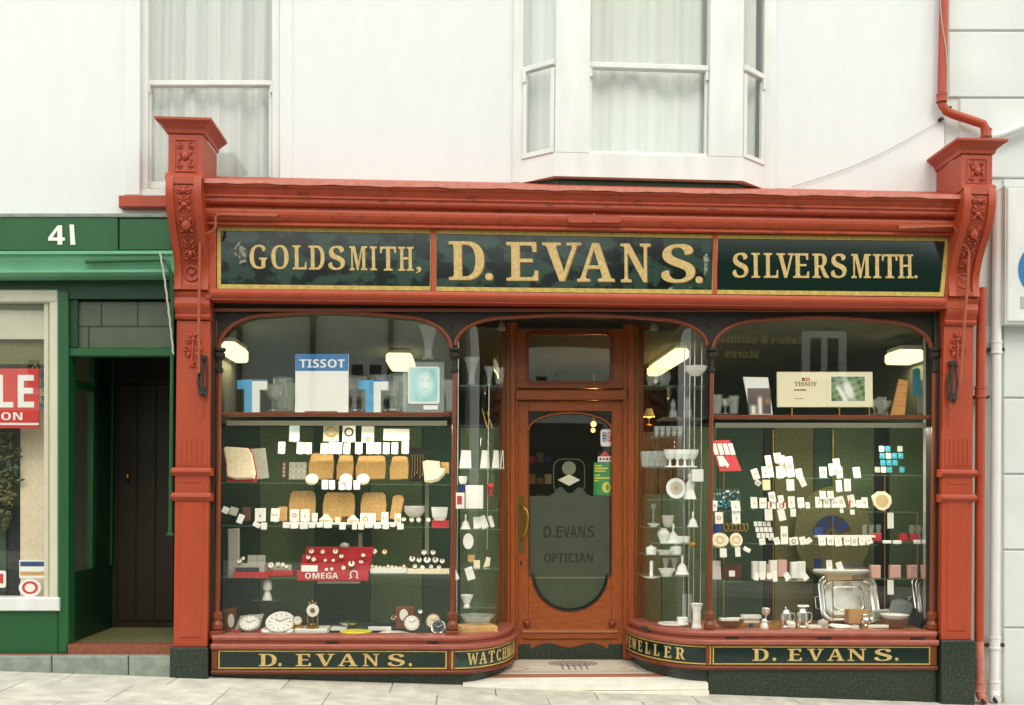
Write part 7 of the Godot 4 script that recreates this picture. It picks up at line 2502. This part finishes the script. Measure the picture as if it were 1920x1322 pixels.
	row([[1575, 1582, 954, 962], [1594, 1603, 955, 965]], 954, 963, z + 0.03, "card", "dangling under the second tier of right stand", "tiny tags of the right stand", 0.0, false, "tiny white tag")
	# blue fan
	var fan := thing("paper_fan", "open blue patterned fan behind third tier, right stand", "fan", P(1560, 1004, z - 0.1))
	for k in 11:
		var a0 := PI * (0.06 + 0.08 * k)
		var a1 := PI * (0.06 + 0.08 * (k + 1)) - 0.015
		var o := Vector2(1560, 1004)
		var pt := func(a, r): return [o.x - cos(a) * r * 1.02, o.y - sin(a) * r * 1.05]
		plate("fan_leaf", "navy" if k % 3 != 1 else "leather", fan, [pt.call(a0, 13.0), pt.call(a0, 36.0), pt.call(a1, 36.0), pt.call(a1, 13.0)], z - 0.1 + 0.004 * (k % 2), z - 0.103 + 0.004 * (k % 2))
		var mb := MB.new()
		var q = pt.call(a0, 14.0)
		mb.tube([P(o.x, o.y, z - 0.1), P(q[0], q[1], z - 0.1)], 0.002, 4)
		done(mb, "fan_rib", "dark", fan)
	slab_item("blue_pad", "small blue pad left of the open fan", "display pad", rrect(1527, 988, 1544, 1008, 3), z - 0.05, 0.02, "navy", 0.2)
	row([[1535, 1549, 1006, 1023], [1551, 1564, 1006, 1022], [1566, 1580, 1006, 1024], [1582, 1595, 1006, 1022], [1596, 1609, 1006, 1023], [1611, 1623, 1006, 1022], [1625, 1638, 1006, 1020, 0.3]], 1006, 1022, z + 0.05, "card", "third tier of right stand below fan", "cards on the right tier stand", 0.06, true, "white card")
	box_thing("tray_lining", "flat white lining on the third tier of right stand", "tray", 1532, 1004, 1642, 1008, z + 0.02, 0.08, "card", "", 0.001)
	for k in 3: turned("clear_figure", "small clear glass block, %s right of the fan" % nth(k, 3), "ornament", 1621 + k * 13, 983, 1008, z - 0.04, [[0, 0], [0, 0.2], [0.45, 0.2], [0.5, 0.1], [0.55, 0.2], [1.0, 0.2], [1.0, 0.0]], "cut_glass", "clear blocks", Basis(), 8)
	box_thing("red_box", "open red ring box at right of the third tier", "box", 1636, 1000, 1653, 1014, z - 0.02, 0.04, "red_card")
	turned("oval_stand", "wide white oval stand on lowest tier of right stand", "stand", 1577, 1067, 1077, z + 0.02, [[0, 0], [0, 3.0], [0.4, 5.3], [0.8, 5.5], [1.0, 5.2], [1.0, 0.0]], "china", "", Basis.from_scale(Vector3(1, 1, 0.4)))
	for q in [[1550, 1050, 1561, 1068, 0.0, "left"], [1571, 1053, 1583, 1069, 0.3, "right"]]: card(q[0], q[1], q[2], q[3], z + 0.04, "card", "white card standing on the oval stand, %s" % q[5], "cards on the oval stand", q[4], 0.2, 0)
	box_thing("red_ribbon", "short red ribbon lying on the oval stand", "ribbon", 1585, 1067, 1601, 1069, z + 0.05, 0.01, "red_card", "", 0.0005)
	box_thing("blue_box", "small dark blue box left of the oval stand", "box", 1530, 1048, 1541, 1072, z - 0.1, 0.04, "navy")
	box_thing("flat_box", "flat white box under the oval stand", "box", 1552, 1078, 1598, 1088, z - 0.02, 0.08, "card_cream")
	# blue crystal cards
	z = -0.34
	var cells := [[0, 0, 1], [1, 0, 0], [3, 0, 2], [0, 1, 0], [1, 1, 1], [2, 1, 0], [3, 1, 0], [0, 2, 0], [1, 2, 0], [2, 2, 0], [-1, 3, 2], [0, 3, 1], [1, 3, 0], [3, 3, 0]]
	var n := 0
	for q in cells:
		var x: float = 1648 + q[0] * 11.5 + q[1] * 1.2
		var y: float = 836 + q[1] * 13.0
		var c := card(x, y, x + 10, y + 11, z, "teal" if q[2] == 0 else "card" if q[2] == 1 else "card_grey", "%s square crystal card, row %s, %s, upper right of right window" % [["turquoise", "white", "grey"][q[2]], ["one", "two", "three", "four"][q[1]], {-1: "far left", 0: "first", 1: "second", 2: "third", 3: "last"}[q[0]]], "crystal cards", -0.06, 0.15)
		if q[2] == 0:
			var mb := MB.new()
			mb.ell(Vector3(0, 0.027, 0.004), Vector3(0.011, 0.011, 0.006), Basis(), 6, 4)
			done(mb, "crystal", "cut_glass", c, true)
		n += 1
	var sd = slab_item("shell_dish", "round cream shell dish standing upright, right window", "dish", [[1636, 930], [1648, 921], [1662, 921], [1673, 930], [1674, 942], [1668, 952], [1658, 958], [1648, 955], [1640, 947]], z + 0.04, 0.014, "velvet_cream", 0.15, "", 0.005)
	sub_plate(sd, "inner_shell", "linen_pale", oval(1655, 939, 12, 12, 16), 0.002, 0.0004)
	card(1664, 961, 1676, 991, z + 0.06, "card", "tall white ticket hanging under the shell dish", "", 0.0, 0.05)
	for k in 2: box_thing("red_box", "open red ring box, %s of two at right end of right window" % ["left", "right"][k], "box", 1688 + k * 21, 1001, 1702 + k * 21, 1014, z + 0.02, 0.04, "red_card", "red ring boxes")
	row([[1655, 1672, 1013, 1019], [1674, 1691, 1013, 1020], [1713, 1727, 1012, 1020], [1729, 1742, 1012, 1020]], 1013, 1020, z + 0.08, "card", "flat on red box shelf, right window", "flat tickets", 0.0, false, "white flat ticket")
	for k in 3: turned("clear_figure", "small clear glass figure, %s above red boxes" % nth(k, 3), "ornament", 1709 + k * 12, 984, 1012, z - 0.06, [[0, 0], [0, 0.2], [0.4, 0.12], [0.6, 0.2], [1.0, 0.16], [1.0, 0.0]], "cut_glass", "clear figures")
	for k in 4: box_thing("ring_box", "pink ring box, %s on shelf above silver trays" % nth(k, 4), "box", [1634, 1671, 1705, 1731][k], 1060, [1652, 1690, 1721, 1743][k], 1084, z + 0.04, 0.05, "pink_box", "pink ring boxes", 0.006)
	var tk := card(1664, 1087, 1676, 1115, z + 0.08, "card", "tall white ticket hanging under the pink boxes", "", 0.0, 0.05)
	slab_item("backing_disc", "large round olive backing board behind the right tier stand", "board", oval(1562, 1000, 72, 88, 36), -0.66, 0.012, "felt_olive", 0.0, "", 0.003)
	# silver trays standing at the back
	var trays := [[1596, 1122, 56, 44, "large silver tray standing behind tan box, right window"], [1768, 1122, 50, 48, "silver tray half hidden by post, right end of right window"]]
	for q in trays:
		var zt := -0.5
		var o := thing("silver_tray", q[4], "tray", P(q[0], q[1] + q[3], zt))
		var w: float = q[2]
		var h: float = q[3]
		# a dished face: nested rounded rings at stepped depths
		var rings := []
		var lv := [[1.0, 0.0], [1.0, 0.016], [0.965, 0.02], [0.93, 0.012], [0.86, 0.008], [0.84, 0.011], [0.81, 0.004], [0.76, -0.004], [0.73, -0.004], [0.715, 0.001], [0.7, -0.004], [0.56, -0.005], [0.545, -0.001], [0.53, -0.005], [0.5, -0.004], [0.47, -0.005], [0.03, -0.007]]
		for e in lv:
			var r := []
			for p in rrect(q[0] - w * e[0], q[1] - h * e[0], q[0] + w * e[0], q[1] + h * e[0], 20 * e[0], 6):
				var v := P(p[0], p[1], zt)
				v.z = zt + e[1]
				r.append(v)
			rings.append(r)
		var face := MB.new()
		for k in rings.size() - 1:
			var m: int = rings[k].size()
			for a in m:
				var nx := (a + 1) % m
				face.quad(rings[k][a], rings[k + 1][a], rings[k + 1][nx], rings[k][nx])
		for a in range(1, rings[-1].size() - 1): face.tri(rings[-1][0], rings[-1][a + 1], rings[-1][a])
		done(face, "dished_face", "silver", o)
		plate("back", "silver", o, rrect(q[0] - w * 0.99, q[1] - h * 0.99, q[0] + w * 0.99, q[1] + h * 0.99, 19, 6), zt - 0.009, zt - 0.011)
		var mb := MB.new()
		mb.tube([P(q[0] - w - 1, q[1] - 4, zt), P(q[0] - w - 7, q[1] - 3, zt), P(q[0] - w - 7, q[1] + 18, zt), P(q[0] - w - 1, q[1] + 19, zt)], 0.006, 6)
		done(mb, "handle", "silver", o)
		o.rotation.x = -0.3
	slab_item("round_tray", "round silver platter standing behind the oval stand", "tray", oval(1600, 1092, 46, 38, 32), -0.62, 0.012, "silver", 0.1)
	bed_right()

func bed_right() -> void:
	var z := -0.2
	turned("oval_dish", "shallow oval wooden dish at left of right window bed", "dish", 1368, 1162, 1176, z, [[0, 0], [0, 1.0], [0.4, 1.6], [1.0, 2.0], [1.0, 1.9], [0.5, 1.5], [0.4, 0.0]], "wood_case")
	box_thing("white_slab", "flat white tile lying in the oval wooden dish", "tile", 1352, 1160, 1386, 1165, z, 0.06, "card")
	box_thing("white_box", "flat white box behind the goblet, right window", "box", 1394, 1154, 1428, 1160, z - 0.06, 0.08, "card", "", 0.001)
	box_thing("white_box", "long white flat box above the oval dish, right window", "box", 1366, 1159, 1424, 1168, z - 0.08, 0.06, "card", "", 0.001)
	turned("goblet", "silver goblet left of the tankards, right window", "goblet", 1436, 1140, 1165, z - 0.03, GOBLET, "silver")
	turned("salt_pot", "small white salt pot before the goblet, right window", "pot", 1433, 1160, 1178, z + 0.05, [[0, 0], [0, 0.42], [0.3, 0.4], [0.6, 0.26], [0.8, 0.3], [1.0, 0.14], [1.0, 0.0]], "china")
	var o := thing("blue_ring", "small blue and white ring ornament, left of salt pot", "ornament", P(1409, 1177, z + 0.05))
	var mb := MB.new()
	mb.lathe(P(1409, 1176, z + 0.05), [Vector2(0.012, 0), Vector2(0.02, 0.0), Vector2(0.021, 0.014), Vector2(0.02, 0.028), Vector2(0.012, 0.028)], 14)
	done(mb, "ring", "navy", o)
	for q in [[1473, 1140, 1176, "left", 0.0], [1504, 1138, 1176, "right", 0.04]]:
		o = thing("tankard", "polished silver tankard, %s of two in right window" % q[3], "tankard", P(q[0], q[2], z), "silver tankards")
		var h: float = (q[2] - q[1]) * S(z)
		var c := P(q[0], q[2], z)
		mb = MB.new()
		var pr := []
		for p in [[0, 0], [0, 0.32], [0.05, 0.33], [0.1, 0.28], [0.4, 0.3], [0.75, 0.29], [0.92, 0.2], [1.0, 0.06], [1.0, 0.0]]: pr.append(Vector2(p[1] * h, p[0] * h))
		mb.lathe(c, pr, 22)
		done(mb, "body", "silver", o)
		mb = MB.new()
		mb.tube([c + Vector3(h * 0.28, h * 0.75, 0), c + Vector3(h * 0.46, h * 0.72, 0), c + Vector3(h * 0.5, h * 0.5, 0), c + Vector3(h * 0.42, h * 0.28, 0), c + Vector3(h * 0.28, h * 0.22, 0)], h * 0.035, 6)
		done(mb, "handle", "silver", o)
		mb = MB.new()
		mb.ell(c + Vector3(0, h * 1.02, 0), Vector3(0.008, 0.01, 0.008), Basis(), 8, 5)
		done(mb, "knob", "silver", o)
	card(1496, 1133, 1518, 1138, z - 0.02, "card", "small white ticket lying on the right silver tankard", "", 0.0, 0.9)
	turned("sugar_pot", "small white pot before the two tankards", "pot", 1484, 1164, 1177, z + 0.07, POT, "china")
	turned("sugar_bowl", "white lidded sugar bowl right of the tankards", "pot", 1543, 1160, 1176, z + 0.05, POT, "china_pattern")
	slab_item("napkin", "white napkin with red edge on the right window bed", "napkin", [[1554, 1170], [1562, 1166], [1592, 1169], [1606, 1176], [1568, 1177]], z + 0.06, 0.012, "card", 0.8)
	box_thing("napkin_edge", "red folded napkin under the white napkin", "napkin", 1556, 1174, 1606, 1178, z + 0.02, 0.08, "red_card", "", 0.001)
	box_thing("white_slab", "flat white card left of the sugar bowl", "card", 1518, 1173, 1552, 1178, z + 0.08, 0.06, "card", "", 0.001)
	box_thing("tan_box", "tan cardboard box in front of the large silver tray", "box", 1592, 1144, 1632, 1170, z - 0.1, 0.1, "linen", "", 0.003)
	o = thing("cream_jug", "white and silver cream jug before the tan box", "jug", P(1623, 1175, z))
	var c := P(1623, 1176, z + 0.03)
	var h := 24 * S(z)
	mb = MB.new()
	var pr := []
	for p in [[0, 0], [0, 0.26], [0.06, 0.26], [0.12, 0.16], [0.35, 0.42], [0.6, 0.44], [0.8, 0.3], [1.0, 0.38], [1.0, 0.34], [0.8, 0.26], [0.7, 0.0]]: pr.append(Vector2(p[1] * h, p[0] * h))
	mb.lathe(c, pr, 18)
	done(mb, "body", "silver", o)
	mb = MB.new()
	mb.tube([c + Vector3(h * 0.36, h * 0.85, 0), c + Vector3(h * 0.7, h * 0.8, 0), c + Vector3(h * 0.66, h * 0.45, 0), c + Vector3(h * 0.42, h * 0.4, 0)], h * 0.05, 6)
	done(mb, "handle", "silver", o)
	var b = slab_item("framed_photo", "grey framed picture leaning between jug and pan, right window", "picture", [[1638, 1144], [1670, 1141], [1671, 1160], [1638, 1166]], z - 0.06, 0.012, "card_grey", 0.3)
	sub_plate(b, "print", "frost_grey", [[1641, 1147], [1667, 1145], [1667, 1158], [1641, 1162]], 0.002, 0.0003)
	b = slab_item("glass_plate", "large tilted square glass plate at right of right window", "plate", [[1677, 1126], [1690, 1122], [1708, 1127], [1716, 1136], [1706, 1158], [1690, 1166], [1666, 1152]], z - 0.05, 0.014, "cut_glass", 0.2, "", 0.004)
	sub_plate(b, "plate_well", "dark", [[1684, 1132], [1702, 1134], [1698, 1152], [1676, 1150]], -0.015, -0.018)
	slab_item("dark_board", "dark triangular board behind the glass plate", "board", [[1706, 1120], [1742, 1172], [1690, 1172]], z - 0.12, 0.012, "dark", 0.2)
	turned("copper_pan", "wide wooden bowl with white rim at right of right window", "bowl", 1677, 1154, 1178, z + 0.03, [[0, 0], [0, 0.6], [0.2, 0.85], [0.75, 1.12], [0.75, 1.0], [0.3, 0.0]], "wood_case")
	turned("white_bowl", "white inner bowl sitting in the wide wooden bowl", "bowl", 1677, 1152, 1166, z + 0.03, [[0, 0], [0, 0.8], [0.5, 1.5], [1.0, 1.9], [1.0, 1.75], [0.5, 0.0]], "china")
	box_thing("cake_knife", "white handled knife lying before the wooden bowl", "knife", 1630, 1172, 1667, 1178, z + 0.1, 0.03, "china", "", 0.004)
	slab_item("place_mat", "pale wooden mat under the bowl at the right", "mat", [[1640, 1184], [1735, 1184], [1728, 1174], [1660, 1174]], z + 0.04, 0.01, "pine", 1.1)
	turned("napkin_ring", "small white napkin ring left of the jug", "ring", 1604, 1172, 1180, z + 0.1, [[0, 0.0], [0, 0.8], [1.0, 0.8], [1.0, 0.6], [0.1, 0.6]], "china")
	# stickers on the inside of the door glass
	var zd := -0.72 - 0.02 - 0.04
	b = thing("card_sticker", "white rounded card sticker with blue and red letters on door glass", "sticker", P(1137, 836, zd))
	plate("sheet", "board_white", b, rrect(1126, 805, 1148, 837, 5), zd, zd - 0.001)
	bar("letter_block", "navy", b, 1130, 811, 1137, 828, zd + 0.0012, zd + 0.0002)
	bar("letter_block", "sale_red", b, 1139, 811, 1147, 828, zd + 0.0012, zd + 0.0002)
	for e in [[1131.5, 813, 1136, 815], [1131.5, 818.5, 1136, 820.5], [1131.5, 824, 1136, 826]]: bar("letter_stroke", "board_white", b, e[0], e[1], e[2], e[3], zd + 0.0024, zd + 0.0013)
	for e in [[1141, 813, 1146, 815.5], [1141, 815, 1143, 826]]: bar("letter_stroke", "board_white", b, e[0], e[1], e[2], e[3], zd + 0.0024, zd + 0.0013)
	b = thing("house_sticker", "small red and white house shaped sticker on door glass", "sticker", P(1134, 865, zd))
	plate("roof", "sale_red", b, [[1134, 845], [1145, 856], [1124, 856]], zd, zd - 0.001)
	bar("sheet", "board_white", b, 1121, 856, 1147, 866, zd, zd - 0.001)
	for i in 4: bar("mark", "sale_red" if i % 2 else "ink", b, 1124 + i * 6, 858.5, 1128 + i * 6, 863, zd + 0.0012, zd + 0.0002)
	b = thing("green_notice", "green notice with yellow writing on right side of door glass", "notice", P(1131, 929, zd))
	bar("sheet", "sticker_green", b, 1113, 867, 1148, 929, zd, zd - 0.001)
	for e in [[1115, 872, 1129], [1115, 877, 1140], [1115, 882, 1135], [1115, 890, 1125], [1115, 895, 1144], [1115, 900, 1122]]: bar("writing", "sticker_yellow", b, e[0], e[1], e[2], e[1] + 2.6, zd + 0.0012, zd + 0.0002)
	plate("spot", "sticker_yellow", b, oval(1137, 914, 8, 10, 20), zd + 0.0012, zd + 0.0002)
	plate("spot_mark", "sticker_green", b, oval(1139, 914, 3, 6, 14), zd + 0.0024, zd + 0.0013)
